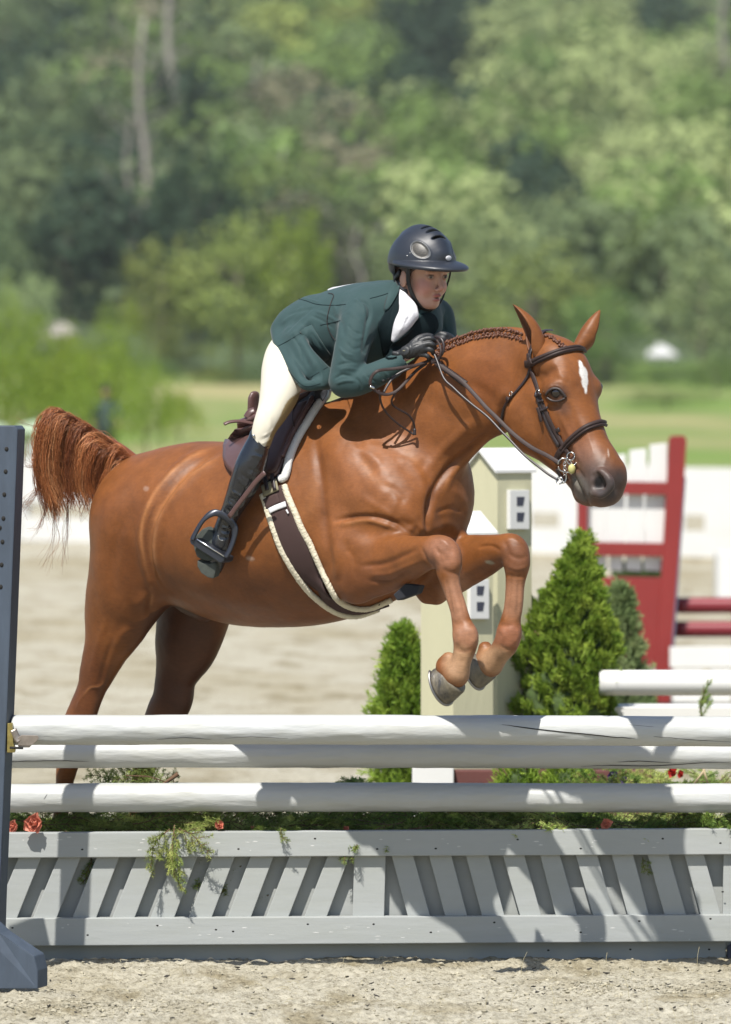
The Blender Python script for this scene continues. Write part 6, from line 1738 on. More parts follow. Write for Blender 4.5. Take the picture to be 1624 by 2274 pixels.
mb = MB(); P = cr(np.array([D(a, b, Yp(575) - .15) for a, b in [(548,928),(556,916),(566,912)]]), 5); mb.ribbon(P, np.tile((-.3, -.8, .5), (len(P), 1)), 9 * PXM, .008, 10); mb_child(mb, 'flap_tongue', M_SADL, saddle, SO)

SB = None
girth = empty('girth', tuple(D(690, 1250, -.1))); GO = np.array(girth.location)
tag(girth, 'brown webbing girth with cream fleece edges round the horse belly', 'girth')
GL = [(585,1099),(593,1120),(602,1150),(612,1180),(624,1213),(638,1240),(653,1265),(670,1290),(690,1314),(708,1330),(726,1344),(745,1355),(764,1362),(790,1364),(815,1358),(838,1349)]
GR = [(634,1079),(640,1098),(649,1119),(659,1142),(668,1165),(679,1187),(691,1207),(703,1232),(714,1256),(726,1282),(738,1305),(752,1328),(770,1341),(795,1348),(825,1346),(868,1328)]
GM = [((a + c) / 2, (b + d) / 2) for (a, b), (c, d) in zip(GL, GR)]
P, N = on_surface(GM, .008, 6, smooth=3); wid = np.array([math.hypot(a - c, b - d) / 2 for (a, b), (c, d) in zip(GL, GR)])
W_ = np.interp(np.linspace(0, 1, len(P)), np.linspace(0, 1, len(wid)), wid)
mb = MB(); mb.ribbon(P, N, np.clip(W_ - 1, 5, 40) * PXM, .006, 12); mb_child(mb, 'web', M_WEB, girth, GO)
fleece('fleece_edge', GL, 7.2, .009, .008, M_FLCREAM, girth, GO, 2)
fleece('fleece_edge', GR, 7.2, .009, .008, M_FLCREAM, girth, GO, 3)
strap('label', [(603,1136),(620,1128),(640,1120)], 6.5, .003, .017, M_WHITE, girth, GO)
strap('tab', [(641,1133),(645,1141)], 2, .002, .018, M_WHITE, girth, GO)
strap('stitched_end', [(605,1104),(612,1125)], 20, .004, .015, M_WEB, girth, GO)
strap('elastic', [(603,1075),(609,1098)], 21, .004, .018, M_TAN, girth, GO)
for x in (598, 614): strap('billet', [(x - 4, 1040), (x, 1070), (x + 4, 1092)], 4.5, .003, .026, M_LEAD, girth, GO)
mb = MB(); y = hit(905, 1290)[0][1] + .02
mb.prism([D(873, 1320, y), D(900, 1296, y), D(932, 1300, y), D(925, 1318, y), D(882, 1334, y)], (.02, .03, 0)); mb_child(mb, 'belly_guard', M_NAVY, girth, GO, False, .004)

# =================================================================== RIDER
SB = None
M_SKIN = mat('skin', (0.52, 0.27, 0.19), 0.45, vcol=True, spec=.35, bump=.15, bscale=300, bdist=.001, sss=.12)
M_JKT = mat('green_jacket', (0.030, 0.068, 0.070), 0.75, bump=.35, bscale=700, bdist=.001, spec=.25, sheen=.12, var=.08, vscale=10)
M_LAP = mat('lapel_shade_cloth', (0.006, 0.016, 0.019), 0.8, bump=.3, bscale=700, bdist=.001, spec=.15)  # lapel cloth, deepened with the shade of the jacket front
M_SHIRT = mat('white_shirt', (0.78, 0.78, 0.82), 0.8, bump=.4, bscale=120, bdist=.003)
M_BREE = mat('cream_breeches', (0.74, 0.70, 0.58), 0.85, bump=.05, bscale=400, bdist=.001, spec=.15, vcol=True)
M_BOOT = mat('black_boot_leather', (0.012, 0.014, 0.020), 0.26, bump=.35, bscale=34, bdist=.006, spec=.6, coat=.25)
M_SOLE = mat('rubber_sole', (0.055, 0.065, 0.055), 0.7, var=.3, vscale=60)
M_GLOV = mat('black_glove', (0.022, 0.024, 0.027), 0.5, bump=.5, bscale=220, bdist=.002)
M_HELM = mat('helmet_shell', (0.022, 0.027, 0.038), 0.42, spec=.55, vcol=True, bump=.05, bscale=500, bdist=.001)
M_BLACK = mat('black_strap', (0.010, 0.010, 0.011), 0.6)
M_HAIRB = mat('brown_hair', (0.06, 0.03, 0.018), 0.5, var=.4, vscale=200, stretch=(1, 1, .2))
M_LIP = mat('lip', (0.42, 0.15, 0.13), 0.4)

def rr(pts):
    """px,py,Y,r px,k -> world rows"""
    return [[*D(p[0], p[1], p[2]), p[3] * S(p[2]), p[4] if len(p) > 4 else 1.0] for p in pts]
LT = np.array([0.74, 0.673, 0.0])
person = empty('person', tuple(D(680, 800, 0.0))); QO = np.array(person.location)
tag(person, 'rider in a dark green jacket, cream breeches and black helmet crouching over the chestnut horse', 'person')
def pchild(name, V, F, m, col=None, par=None):
    return link(name, mesh_np(name, np.asarray(V) - QO, F, True, col), par or person, m)

# ---- head frame
Fv = np.array([.60, -.785, -.16]); Fv /= np.linalg.norm(Fv)
Lv = np.array([.785, .60, .02]); Lv -= Fv * Lv.dot(Fv); Lv /= np.linalg.norm(Lv)
Uv = np.cross(Fv, Lv)
HDO = D(973, 613, -.235) - Fv * .083
AX = np.array([Fv, Lv, Uv])
def H(f, l, u): return HDO + Fv * f + Lv * l + Uv * u
def build_body():
    f = Field((-.50, -.55, .55), (.50, .42, 2.45), .0042)
    e = lambda c, r, b=.012, m='add': f.ell(H(*c), r, AX, b, m)
    ch = lambda pts, b=.01, m='add': f.chain([[*H(*p[:3]), p[3], 1] for p in pts], None, b, m, n=4)
    # torso, thighs and arms below the clothes
    f.chain(rr([(672,762,.04,36,1.1),(720,735,.00,50,1.2),(800,715,-.06,58,1.3),(870,705,-.10,52,1.4)]), LT, .03)
    f.chain(rr([(905,690,-.12,34,1.2),(912,668,-.14,30,1.1),(925,648,-.16,31,1.0)]), LT, .03)
    f.chain(rr([(645,790,-.02,32),(606,920,-.20,20),(584,975,-.24,14),(556,1040,-.22,14),(505,1150,-.15,14),(485,1215,-.14,14)]), None, .02)
    f.chain(rr([(690,800,.20,30),(665,920,.36,20),(650,975,.42,15),(620,1040,.44,15),(570,1150,.42,14),(550,1215,.42,14)]), None, .02)
    f.chain(rr([(815,695,-.20,28),(772,845,-.30,22),(888,795,-.33,14),(925,775,-.325,14)]), None, .02)
    f.chain(rr([(960,700,.02,26),(984,775,-.03,20)]), None, .02)
    # skull and face
    e((-.002, 0, .035), (.094, .073, .092)); e((.032, 0, -.035), (.056, .051, .076), .02)
    e((.064, 0, -.095), (.020, .020, .018), .022)
    for s in (-1, 1):
        ch([(-.005, s*.050, -.042, .013), (.012, s*.043, -.068, .012), (.048, s*.018, -.098, .012)], .025)
        e((.060, s*.031, -.040), (.022, .021, .024), .02)
        e((.081, s*.030, .016), (.010, .022, .008), .012)
        e((.0915, s*.031, -.004), (.014, .0165, .0105), .010, 'sub')
        e((.076, s*.031, -.0035), (.0125, .0145, .0115), .003)
        e((-.006, s*.076, -.022), (.019, .008, .030), .006)
        e((.0975, s*.0115, -.0455), (.008, .0075, .006), .006)
    ch([(.086, 0, .006, .0085), (.098, 0, -.018, .0085), (.109, 0, -.036, .0095)], .012)
    e((.098, 0, -.046), (.010, .006, .006), .008)
    e((.088, 0, -.066), (.009, .018, .005), .007); e((.086, 0, -.080), (.009, .015, .005), .007)
    e((.100, 0, -.0735), (.016, .0105, .0028), .003, 'sub')
    V, F = f.smoothmesh(1)
    return V, F
V, F = build_body(); N = normals(V, F)
R_ = (V - HDO) @ AX.T
skin = np.tile((0.62, 0.36, 0.27), (len(V), 1))
def sp(c, r, colr, s):
    global skin
    g = np.clip((1 - np.sqrt((((R_ - c) / r) ** 2).sum(1))) * 2, 0, 1)[:, None] * s
    skin = skin * (1 - g) + np.array(colr) * g
for s in (-1, 1):
    sp((.065, s*.046, -.040), (.05, .034, .036), (0.62, 0.27, 0.215), .7)
    sp((.088, s*.031, -.004), (.02, .021, .012), (0.30, 0.15, 0.115), .8)
    sp((.090, s*.031, -.004), (.015, .0155, .0055), (0.58, 0.52, 0.48), 1)
    sp((.090, s*.031-.002, -.0035), (.015, .0070, .0060), (0.03, 0.03, 0.03), 1)
    sp((.088, s*.031, .0035), (.015, .017, .0022), (0.05, 0.03, 0.025), .9)
    sp((.088, s*.030, .017), (.02, .022, .0042), (0.18, 0.09, 0.05), .85)
sp((.105, 0, -.042), (.02, .018, .02), (0.55, 0.22, 0.16), .5)
sp((.092, 0, -.066), (.02, .024, .0075), (0.48, 0.155, 0.130), 1)
sp((.092, 0, -.081), (.02, .021, .007), (0.50, 0.175, 0.145), 1)
sp((.095, 0, -.0735), (.03, .0135, .0036), (0.07, 0.02, 0.02), 1)
pchild('body', V, F, M_SKIN, skin)

# ---- hair
f = Field(HDO - .16, HDO + .16, .004)
f.ell(H(-.006, 0, .012), (.098, .079, .098), AX, 0); f.ell(H(.080, 0, -.06), (.085, .085, .085), AX, .006, 'sub'); f.ell(H(.06, 0, -.02), (.068, .090, .055), AX, .006, 'sub')
f.ell(H(-.070, 0, -.050), (.036, .055, .042), AX, .02); f.ell(H(-.065, 0, -.01), (.040, .072, .055), AX, .02)
V, F = f.smoothmesh(1); pchild('hair', V, F, M_HAIRB)

# ---- helmet
def helmet():
    f = Field(HDO - .22, HDO + .24, .0026)
    c = (-.008, 0, .036)
    f.ell(H(*c), (.124, .106, .118), AX, 0)
    f.ell(H(-.055, 0, .02), (.080, .088, .095), AX, .02)
    # raised centre spine
    f.chain([[*H(-.09, 0, .105), .030, 1], [*H(-.03, 0, .122), .034, 1], [*H(.04, 0, .112), .032, 1], [*H(.085, 0, .075), .026, 1]], None, .022)
    # rim cut: rising over the ears, lower at the nape
    f.plane(H(.06, 0, .026), -Uv * .998 + Fv * .05, 'and')
    g = Field(HDO - .22, HDO + .24, .0026)
    g.ell(H(-.060, 0, .020), (.072, .088, .082), AX, 0)
    g.plane(H(-.048, 0, 0), Fv, 'and'); g.plane(H(0, 0, -.046), -Uv * .9 - Fv * .43, 'and')
    f.F = np.minimum(f.F, g.F)
    f.ell(H(-.010, 0, .012), (.105, .088, .096), AX, .002, 'sub')
    # brim
    b = Field(HDO - .22, HDO + .24, .0026)
    n_ = Uv * .999 - Fv * .03
    b.ell(H(.030, 0, .030), (.154, .120, .026), np.array([Fv * .999 + Uv * .03, Lv, n_]), 0)
    b.ell(H(.030, 0, .016), (.151, .117, .024), np.array([Fv * .999 + Uv * .03, Lv, n_]), .001, 'sub')
    b.ell(H(-.012, 0, .02), (.117, .099, .111), AX, .002, 'sub')
    b.plane(H(-.035, 0, 0), -Fv, 'and')
    f.F = np.minimum(f.F, b.F)
    # crown slots
    for (fu, uu, w) in [(.010, .154, .034), (.040, .146, .034), (.070, .124, .028)]:
        f.ell(H(fu, 0, uu), (.0065, w, .010), AX, .004, 'sub')
    V, F = f.smoothmesh(1)
    R = (V - HDO) @ AX.T
    col = np.tile((0.024, 0.029, 0.041), (len(V), 1))
    N = normals(V, F)
    for s in (-1, 1):
        # oval side vents
        a = math.radians(36); cc = np.array((.062, .086))
        if s < 0: pass
        d = R[:, [0, 2]] - cc; u = d[:, 0] * math.cos(a) - d[:, 1] * math.sin(a) * 1; v = d[:, 0] * math.sin(a) + d[:, 1] * math.cos(a)
        q = np.sqrt((u / .033) ** 2 + (v / .0172) ** 2); m = (R[:, 1] * s > .02)
        V = V - N * ((np.clip((1.12 - q) * 6, 0, 1) * .0035) * m)[:, None]
        V = V + N * ((np.exp(-((q - 1.12) / .09) ** 2) * .0016) * m)[:, None]
        k = ((q < 1) & m)[:, None]
        mesh_ = (np.sin(R[:, 2] * 2 * math.pi / .0042) > -.1)[:, None]
        col = np.where(k, np.where(mesh_, (0.075, 0.065, 0.048), (0.010, 0.010, 0.009)), col)
        rim = ((q > 1) & (q < 1.16) & m)[:, None]; col = np.where(rim, (0.10, 0.105, 0.11), col)
    for (fu, uu, w) in [(.010, .154, .036), (.040, .146, .036), (.070, .124, .030)]:
        k = (np.sqrt(((R[:, 0] - fu) / .008) ** 2 + (R[:, 1] / w) ** 2 + ((R[:, 2] - uu) / .014) ** 2) < 1)[:, None]
        col = np.where(k, (0.004, 0.004, 0.005), col)
    h = pchild('helmet', V, F, M_HELM, col)
    B = bvh_of(V, F)
    o = hit(996, 573, B); U2 = Lv * .9 + Fv * .1
    mb = MB(); nn = o[1]; W2 = np.cross(nn, (0, 0, 1)); W2 /= np.linalg.norm(W2); Z2 = np.cross(W2, nn)
    mb.ball(o[0] + nn * .001, (.0155, .003, .0085), 20, 10, np.array([W2, nn, Z2])); q_ = mb_child(mb, 'badge', M_WHITE, person, QO); q_.parent = h
    for a, b in ((905, 568), (911, 562)):
        o = hit(a, b, B); mb = MB(); mb.ball(o[0], .0028, 8, 6); q_ = mb_child(mb, 'rivet', M_STEEL, person, QO); q_.parent = h
helmet()
def hstrap(name, pts, w, t, m=M_BLACK, nrm=None):
    P = cr(np.array([H(*p) for p in pts]), 6)
    N_ = np.array([(p - H(-.0, 0, -.03)) for p in P]); N_ /= np.linalg.norm(N_, axis=1)[:, None]
    mb = MB(); mb.ribbon(P, N_, w, t, 8); return mb_child(mb, name, m, person, QO)
hstrap('chin_strap', [(.030, -.084, .030), (.026, -.082, -.012), (.024, -.068, -.050), (.032, -.052, -.084), (.046, -.030, -.112), (.056, 0, -.121)], .0080, .0028)
hstrap('chin_strap', [(.046, .082, .026), (.046, .078, -.012), (.046, .068, -.045), (.050, .052, -.084), (.056, .026, -.110), (.058, 0, -.121)], .0080, .0030)
for s in (-1, 1):
    hstrap('chin_strap', [(-.075, s*.066, -.010), (-.045, s*.078, -.040), (-.010, s*.078, -.062), (.012, s*.070, -.062)], .0090, .0028)
hstrap('nape_harness', [(-.02, -.084, .0), (-.058, -.072, -.028), (-.085, -.035, -.045), (-.092, 0, -.05), (-.085, .035, -.045), (-.058, .072, -.028)], .012, .004)

# ---- jacket
def jacket():
    f = Field((-.42, -.52, 1.75), (.38, .36, 2.45), .0038)
    c = lambda pts, b=.03, L=LT, n=6, m='add': f.chain(rr(pts), L, b, m, n=n)
    c([(662,738,.02,42,1.25),(700,742,.00,78,1.15),(760,728,-.05,88,1.05),(820,712,-.09,86,1.2),(868,702,-.12,78,1.35),(905,694,-.12,58,1.5)], n=8)
    # skirt over the near thigh
    c([(652,760,-.13,34,.6),(672,795,-.18,34,.6),(698,824,-.21,34,.6),(722,838,-.20,26,.6)], .03)
    c([(650,722,.0,26,1.5),(662,714,.0,30,1.8),(700,700,.0,40,1.6)], .03)
    c([(622,735,-.03,14,1.4),(624,765,-.10,14,1.2),(638,795,-.17,13,1.0),(658,828,-.23,12,1.0),(680,855,-.265,12,1.0),(712,853,-.25,12,1.0),(738,840,-.20,14,1)], .03)
    c([(700,715,.16,30,1),(720,760,.18,34,1),(735,800,.18,30,1)], .03)
    # belly, chest, back of neck
    c([(795,775,-.13,38,1.1),(850,775,-.13,36,1.1),(885,765,-.14,30,1.1)], .04)
    c([(800,745,-.14,44,1.1),(850,745,-.16,46,1.1),(890,735,-.17,44,1.2),(930,728,-.13,44,1.3)], .04)
    c([(880,655,-.13,30,1.5),(905,655,-.13,26,1.5)], .02)
    # near sleeve
    c([(815,686,-.18,44,1),(800,706,-.22,44,1),(787,750,-.27,40,1),(776,800,-.30,38,1),(766,842,-.31,35,1)], .03, None)
    c([(766,850,-.31,33,1),(795,848,-.32,31,1),(830,834,-.33,29,1),(865,818,-.335,26,1),(888,804,-.335,22,1)], .012, None)
    # far sleeve
    c([(945,690,-.03,38,1),(972,702,.0,36,1),(984,740,.0,31,1),(986,780,-.03,28,1)], .03, None)
    c([(986,785,-.03,27,1),(990,768,-.12,22,1),(992,756,-.17,18,1)], .02, None)
    # neck opening and hollow hems
    f.chain(rr([(905,640,-.15,24),(915,660,-.19,26),(912,690,-.24,22)]), None, .008, 'sub')
    f.chain(rr([(893,800,-.335,17),(912,788,-.335,17)]), None, .003, 'sub')
    V, F = f.smoothmesh(2)
    N = normals(V, F)
    st = [
      # sleeve folds
      ([(742,842),(760,832),(782,836)], 3.0, -4.8), ([(746,852),(766,846),(790,846)], 3.0, 4.0), ([(752,822),(772,818),(796,822)], 4.0, 3.2), ([(748,812),(770,806),(798,806)], 3.0, -3.2),
      ([(790,838),(800,852),(802,868)], 3.0, -4.0), ([(806,830),(818,844),(820,858)], 3.0, 2.4), ([(835,822),(846,834),(848,846)], 3.0, -2.4),
      ([(796,664),(815,676),(822,698),(816,722)], 4.0, -6.4), ([(786,664),(804,674),(812,700)], 4.0, 4.0), ([(820,690),(812,735),(806,780)], 4.0, -4.8), ([(762,690),(752,740),(742,790)], 5.0, 2.0),
      ([(770,760),(785,775),(806,770)], 4.0, -2.4), ([(775,740),(790,752),(808,748)], 4.0, 2.0), ([(770,690),(790,700),(806,716)], 6.0, 2.4),
      # back and skirt folds
      ([(664,660),(690,666),(712,672)], 2.4, 2.8),
      ([(742,672),(748,700),(752,722)], 4.0, 2.4),
      ([(632,740),(660,712),(690,686)], 4.0, -4.0), ([(624,720),(650,700),(676,680)], 4.0, 2.8), ([(640,750),(668,730),(700,700)], 5.0, 3.2), ([(655,760),(676,738),(696,722)], 4.0, -3.2),
      ([(662,756),(676,790),(690,820)], 5.0, -3.2), ([(672,750),(690,790),(704,824)], 6.0, 3.2), ([(640,770),(652,800),(668,832)], 5.0, 2.4),
      ([(684,840),(706,856),(724,858)], 5.0, 2.4), ([(700,770),(716,800),(728,830)], 6.0, -3.2), ([(615,790),(640,836),(668,862)], 2.4, 2.0),
      ([(745,700),(760,720),(764,750)], 6.0, -4.0),
      ([(830,742),(815,770),(806,786)], 6.0, -4.8), ([(850,700),(835,730),(826,760)], 6.0, 2.4),
      ([(990,690),(984,715),(992,740)], 3.0, -3.2), ([(975,672),(985,690),(990,710)], 4.0, 1.6),
    ]
    st += [([(700,690),(726,700),(752,716)], 3, 2.5), ([(690,700),(716,712),(742,730)], 3, -2.5), ([(640,700),(668,690),(700,684)], 3.5, -3), ([(648,742),(664,770),(672,800)], 3, -3), ([(700,800),(712,822),(718,846)], 3, 3), ([(752,770),(766,784),(786,790)], 3, 3), ([(756,786),(770,798),(790,802)], 3, -3), ([(812,834),(832,846),(846,856)], 2.6, -2.5), ([(850,822),(862,834),(868,844)], 2.6, 2.5), ([(772,720),(786,736),(804,742)], 3, -2.5)]
    V = sculpt(V, N, st); V = V + normals(V, F) * (fbm(V * 16, 3) * .0022)[:, None]
    o = pchild('jacket', V, F, M_JKT)
    return o, bvh_of(V, F), V, F
jk, JB, JV, JF = jacket()
def jpatch(name, outline, off, th, m, seg=3, rings_=8, puff=.001, cen=None, bv=None, par=jk):
    global SB
    SB = bv or JB
    o, E_, N_ = patch(name, outline, off, th, m, person, QO, rings_, puff, seg, cen); SB = None
    o.parent = par; return o
# shirt and stock
f = Field((.02, -.50, 1.95), (.28, .1, 2.42), .004)
f.chain(rr([(888,636,-.165,11,1.2),(894,662,-.205,14,1.1),(907,692,-.235,22,1.0),(893,722,-.262,19,1.0),(875,754,-.262,7,1.0)]), LT, .01, n=6)
f.chain(rr([(905,700,-.24,11,1),(921,701,-.245,9,1)]), LT, .01, n=6)
f.chain(rr([(914,626,-.22,20),(922,650,-.25,22),(927,672,-.27,20)]), None, .006, 'sub')
V, F = f.smoothmesh(2); N = normals(V, F); V = sculpt(V, N, [([(886,650),(892,690),(884,730)], 2.5, -3), ([(905,690),(898,715),(886,740)], 2.5, 3), ([(915,690),(905,708),(896,722)], 2, -2.5), ([(890,700),(900,706),(912,700)], 2, 2)])
pchild('shirt', V, F, M_SHIRT); SHB = bvh_of(np.vstack([JV, V]), np.vstack([JF, F + len(JV)]))
jpatch('lapel_shade', [(884,634),(872,656),(858,688),(846,708),(838,724),(846,762),(853,792),(862,776),(871,757),(878,730),(883,700),(884,664)], .003, .004, M_LAP, cen=(862,722))
jpatch('lapel_shade', [(936,697),(927,712),(905,735),(884,753),(868,765),(857,796),(882,794),(916,774),(948,752),(970,728),(966,705),(950,694)], .003, .004, M_LAP, cen=(912,752), bv=SHB)  # lapel spread over the chest as a dark patch painting the shade there
jpatch('collar', [(880,628),(868,640),(860,660),(852,690),(862,686),(872,672),(884,650),(886,634)], .006, .004, M_JKT, cen=(868,662))
jpatch('pocket_flap', [(665,737),(678,727),(694,721),(712,752),(735,786),(733,794),(720,802),(694,770)], .003, .004, M_JKT, seg=1, cen=(698,760))
P, N = on_surface([(852,690),(856,670),(866,650),(878,632)], .008, 6, bvh=JB); mb = MB(); mb.ribbon(P, N, .0014, .0014, 6); q_ = mb_child(mb, 'piping', M_BLACK, person, QO); q_.parent = jk
for a, b in ((852,845),(863,840),(872,836)):
    o = hit(a, b, JB); mb = MB(); mb.ball(o[0], (.0065, .0035, .0065), 12, 6); q_ = mb_child(mb, 'button', M_BLACK, person, QO); q_.parent = jk
for nm_, ln_ in [('seam', [(664,664),(680,668),(705,676),(740,678),(768,676)]), ('seam', [(612,772),(640,757),(668,740)]), ('seam', [(712,722),(740,716),(756,712)]), ('seam', [(658,853),(690,838),(728,815)]), ('seam', [(822,663),(848,656),(866,650)]), ('seam', [(628,800),(650,834),(678,858),(712,852)])]:
    P, N = on_surface(ln_, .0006, 8, bvh=JB); mb = MB(); mb.ribbon(P, N, .0011, .0009, 6); q_ = mb_child(mb, nm_, M_LAP, person, QO); q_.parent = jk
# number card seen edge-on on the back, with its string
cardc = [D(728,646,-.02), D(784,636,-.06), D(794,632,.04), D(738,642,.08)]
mb = MB(); mb.prism(cardc, (0, 0, .006)); mb_child(mb, 'number_card', M_WHITE, person, QO, False)
P, N = on_surface([(730,652),(742,656),(736,674),(729,700),(728,722),(736,742),(747,756)], .003, 6, bvh=JB); mb = MB(); mb.tube(P, .0012, 6); mb_child(mb, 'string', M_LEA, person, QO)

# ---- breeches
f = Field((-.42, -.52, 1.2), (.0, .55, 2.2), .005)
f.chain(rr([(656,762,-.03,36,1.1),(638,786,-.06,47,.95),(629,820,-.12,50,.9),(622,866,-.19,48,.85),(608,908,-.23,37,.9),(590,945,-.25,29,.95),(580,978,-.25,24,1),(572,1005,-.24,22,1)]), LT, .02, n=7)
f.chain(rr([(650,750,.03,44,1.3),(680,770,.16,48),(682,840,.30,46),(668,930,.40,34),(655,985,.42,26)]), None, .03, n=5)
V, F = f.smoothmesh(2); N = normals(V, F)
V = sculpt(V, N, [([(600,962),(590,972),(576,978)], 1.6, -3), ([(606,970),(594,980),(580,986)], 1.6, 3), ([(610,950),(598,962),(584,968)], 1.6, 2), ([(612,978),(600,990),(586,994)], 1.6, -3), ([(590,900),(600,930),(598,960)], 5, 2)])
V = V + normals(V, F) * (fbm(V * 12, 2) * .0015)[:, None]
Q = proj(V); col = np.tile((0.76, 0.72, 0.60), (len(V), 1))
d, _ = seg_dist(Q, cr([(672,880),(648,898),(630,935),(614,965),(598,1000)], 4)); g = np.clip((13 - d) / 2.5, 0, 1)[:, None] * (V[:, 1] < 0.02)[:, None]
col = col * (1 - g) + np.array((0.30, 0.22, 0.105)) * g
pchild('breeches', V, F, M_BREE, col)

# ---- boots
def boot(dx, dY, near):
    f = Field(D(400 + dx, 1310, -.40 + dY) - .03, D(625 + dx, 930, -.02 + dY) + .03, .0045)
    t = lambda pts: rr([(a + dx, b, y + dY, r, *k) for a, b, y, r, *k in pts])
    f.chain(t([(577,978,-.245,25),(568,1003,-.24,30),(556,1036,-.23,34),(543,1072,-.21,33),(529,1103,-.19,28),(515,1132,-.17,23),(503,1158,-.155,21.5),(495,1182,-.145,22),(490,1206,-.14,23)]), None, .01, n=6)
    f.chain(t([(492,1200,-.135,23),(484,1226,-.13,23),(477,1256,-.13,20),(470,1270,-.13,14)]), None, .02)
    f.chain(t([(488,1200,-.125,20),(468,1192,-.125,19),(458,1188,-.12,13)]), None, .015)
    f.chain(t([(566,960,-.245,9),(570,985,-.245,14)]), None, .015)
    f.chain(t([(606,952,-.25,22),(600,962,-.25,21)]), None, .006, 'sub')
    V, F = f.smoothmesh(2); N = normals(V, F)
    if near:
        V = sculpt(V, N, [([(516,1090),(530,1098),(548,1106)], 3, 5), ([(510,1104),(524,1112),(540,1122)], 2.6, -5), ([(506,1116),(520,1124),(534,1134)], 3, 5), ([(502,1128),(514,1138),(528,1144)], 2.4, -5),
          ([(498,1142),(510,1148),(524,1152)], 2.6, 4), ([(492,1168),(502,1172),(514,1170)], 2, 3.5), ([(492,1176),(502,1179),(514,1177)], 2, -3.5), ([(492,1184),(502,1187),(513,1184)], 2, 3.5), ([(490,1192),(500,1194),(510,1190)], 2, -3),
          ([(560,1010),(574,1014),(586,1018)], 4, 3), ([(552,1040),(566,1046),(578,1050)], 3, -3), ([(550,1052),(562,1056),(572,1062)], 3, 2.5), ([(530,1060),(540,1075),(556,1080)], 4, 3), ([(536,1050),(548,1062),(560,1068)], 3, -3.5),
          ([(585,1010),(560,1050),(536,1098),(520,1130)], 2, 1.6), ([(566,955),(578,985),(594,1004)], 2.2, 2.5)])
    b = pchild('boot', V, F, M_BOOT)
    n_ = np.array((-.55, -.80, -.22)); n_ /= np.linalg.norm(n_)
    o = [D(a + dx, c, -.165 + dY) for a, c in [(443,1181),(450,1174),(459,1172),(468,1178),(475,1190),(479,1205),(480,1225),(478,1243),(462,1246),(446,1242),(437,1236),(432,1222),(428,1204),(434,1190)]]
    mb = MB(); mb.prism(o, -n_ * .026); s_ = mb_child(mb, 'sole', M_SOLE, person, QO, False, .004); s_.parent = b
    o = [D(a + dx, c, -.172 + dY) for a, c in [(438,1244),(450,1250),(464,1252),(479,1248),(480,1264),(474,1285),(462,1283),(446,1272),(438,1258)]]
    mb = MB(); mb.prism(o, -n_ * .034); s_ = mb_child(mb, 'heel', M_SOLE, person, QO, False, .004); s_.parent = b
    if near:
        mb = MB(); P = cr(np.array([D(a, c, -.205) for a, c in [(485,1188),(486,1194),(490,1199),(496,1200)]]), 5); mb.tube(P, .0022, 6); s_ = mb_child(mb, 'spur_loop', M_STEEL, person, QO); s_.parent = b
        mb = MB(); mb.ball(D(564, 968, -.285), (.005, .003, .006), 10, 6); s_ = mb_child(mb, 'stud', M_STEEL, person, QO); s_.parent = b
boot(0, 0, True)
boot(66, .60, False)

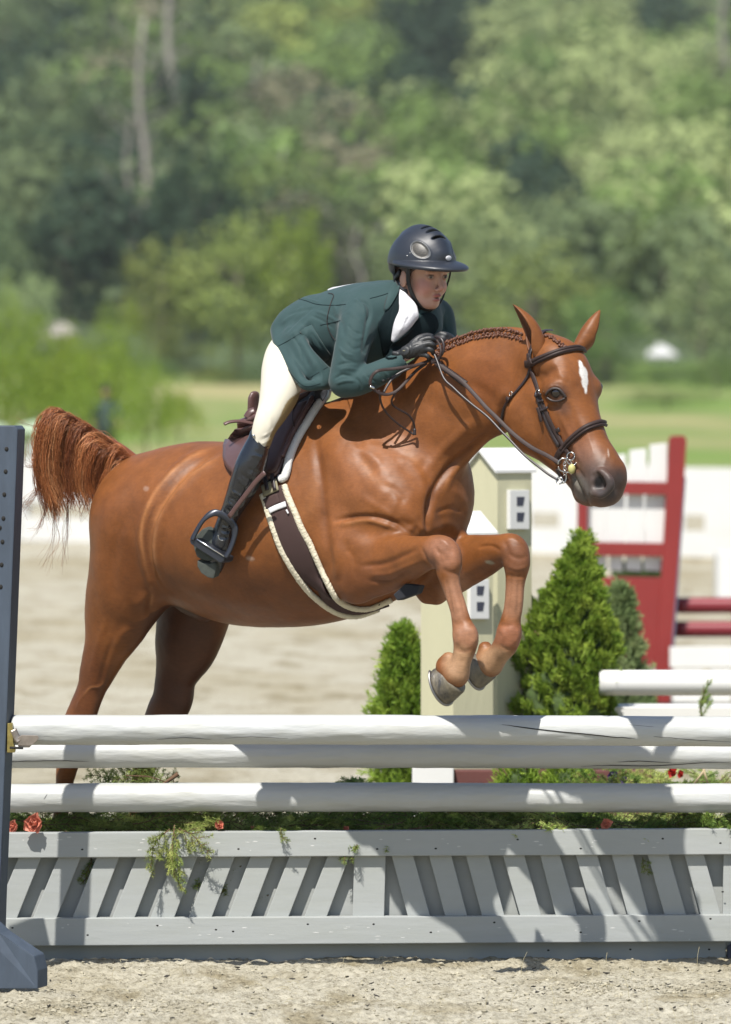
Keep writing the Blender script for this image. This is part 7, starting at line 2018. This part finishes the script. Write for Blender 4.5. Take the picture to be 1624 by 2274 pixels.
# ---- gloves
def glove(near):
    if near:
        f = Field(D(865, 815, -.42) - .01, D(975, 730, -.25) + .01, .0022); Y = -.335
        f.chain(rr([(884,794,Y,15,1),(896,787,Y,14,1),(908,781,Y-.004,16.5,1),(922,775,Y-.008,18.5,1),(935,771,Y-.008,18.5,1)]), None, .008, n=5)
        fg = [[(934,757,6.4),(948,752,6.3),(959,752,5.8),(965,759,5.4)], [(938,767,6.5),(951,763,6.3),(961,765,5.9),(966,772,5.4)], [(938,777,6.3),(950,775,6.1),(959,778,5.7),(963,785,5.2)], [(932,787,5.8),(943,788,5.6),(951,792,5.2),(953,798,4.7)]]
        for i, g in enumerate(fg): f.chain(rr([(a, b, Y - [.018,.024,.022,.018][i] + (.012 if j == 3 else 0), r) for j, (a, b, r) in enumerate(g)]), None, .003, n=5)
        f.chain(rr([(918,762,Y-.01,8),(932,750,Y-.004,7),(948,745,Y+.004,6.2),(958,746,Y+.006,5.4)]), None, .006, n=5)
        f.chain(rr([(875,784,Y-.012,5,1),(884,786,Y-.018,6,1)]), None, .006)
    else:
        f = Field(D(945, 775, -.30) - .01, D(1030, 730, -.1) + .01, .0025); Y = -.20
        f.chain(rr([(1006,757,Y+.02,11,1),(996,753,Y,13,1),(984,753,Y-.01,13,1)]), None, .008, n=5)
        for i, g in enumerate([[(990,745,5.4),(978,742,5.2),(970,746,4.8)], [(986,751,5.4),(974,749,5.2),(967,753,4.8)], [(984,758,5.2),(974,757,5),(968,760,4.5)], [(984,764,4.8),(975,765,4.6),(970,768,4.2)]]):
            f.chain(rr([(a, b, Y - .02 + .006 * j, r) for j, (a, b, r) in enumerate(g)]), None, .003, n=5)
        f.chain(rr([(1000,747,Y-.01,6.2),(990,742,Y-.016,5.8),(980,740,Y-.014,5.0)]), None, .005, n=5)
    V, F = f.smoothmesh(1); N = normals(V, F)
    if near: V = sculpt(V, N, [([(896,800),(908,790),(914,775),(912,764)], 1.4, -1.6), ([(902,800),(913,792),(919,778),(917,766)], 1.4, -1.4), ([(924,790),(934,778)], 1.5, -1.4), ([(918,770),(930,764)], 1.6, -1.4)])
    g_ = pchild('glove', V, F, M_GLOV)
    if near:
        B = bvh_of(V, F); o = hit(899, 779, B)
        if o: 
            mb = MB(); a_ = o[1]; w_ = np.cross(a_, (0, 0, 1)); w_ /= np.linalg.norm(w_); mb.ball(o[0], (.018, .0035, .016), 20, 8, np.array([w_, a_, np.cross(w_, a_)])); q_ = mb_child(mb, 'wrist_tab', M_GLOV, person, QO); q_.parent = g_
            mb = MB(); mb.ball(o[0] + a_ * .0045, (.005, .0012, .0018), 8, 6); q_ = mb_child(mb, 'logo_tab', M_TAN, person, QO); q_.parent = g_
glove(True); glove(False)

# ------------------------------------------------------------------ stirrups
def stirrup(dx, dY, lab):
    y0 = -.20 + dY
    st = empty('stirrup', tuple(D(478 + dx, 1190, y0))); o = np.array(st.location); tag(st, lab, 'stirrup')
    t = lambda pts, dy=0: [D(a + dx, b, y0 + dy) for a, b in pts]
    P = cr(np.array(t([(427,1199),(433,1186),(446,1163),(460,1147),(474,1139),(487,1140),(502,1148),(514,1159),(521,1170),(522,1184),(518,1202),(510,1222),(501,1238)])), 6)
    n = np.tile((-.55, -.80, .2), (len(P), 1)); w = np.interp(np.linspace(0, 1, len(P)), [0, .2, .3, .45, .62, .7, .8, 1], [.009, .0075, .012, .012, .012, .013, .0095, .009])
    mb = MB(); mb.ribbon(P, n, w, .006, 10); mb_child(mb, 'frame', M_IRON, st, o)
    mb = MB(); mb.prism(t([(421,1200),(428,1194),(500,1236),(497,1246),(489,1250),(424,1208)]), (.030, .040, .0)); mb_child(mb, 'tread', M_IRON, st, o, False, .003)
    mb = MB(); mb.tube(t([(437,1197),(498,1235)], -.004), .0028, 8); mb_child(mb, 'tread_edge', M_BRIGHT, st, o)
    mb = MB(); P = cr(np.array(t([(590,1048),(570,1068),(548,1096),(528,1122),(509,1148)], -.005)), 5); P[:, 1] += np.linspace(-.11, -.015, len(P))
    mb.ribbon(P, np.tile((-.5, -.85, -.1), (len(P), 1)), 5.6 * PXM, .002, 8); mb_child(mb, 'stirrup_leather', M_SADL, st, o)
M_IRON = mat('dark_stirrup', (0.05, 0.055, 0.07), 0.33, metal=.5)
M_BRIGHT = mat('bright_steel', (0.85, 0.86, 0.88), 0.25, metal=1.0)
stirrup(0, 0, 'near dark steel stirrup hanging from its leather round the rider boot on the girth side')

# =================================================================== SUMMER HAZE
hm = bpy.data.materials.new('haze_air'); hm.use_nodes = True
hn = hm.node_tree.nodes; hn.remove(hn['Principled BSDF']); pv = hn.new('ShaderNodeVolumePrincipled')
pv.inputs['Color'].default_value = (.90, .93, .92, 1); pv.inputs['Density'].default_value = 0.00021; pv.inputs['Anisotropy'].default_value = .2
hm.node_tree.links.new(pv.outputs[0], hn['Material Output'].inputs['Volume'])
mb = MB(); mb.box((-230, -26, -1.2), (230, 920, 150)); hz = mb.build('haze', hm); hz['kind'] = 'stuff'
C.cycles.volume_bounces = 0
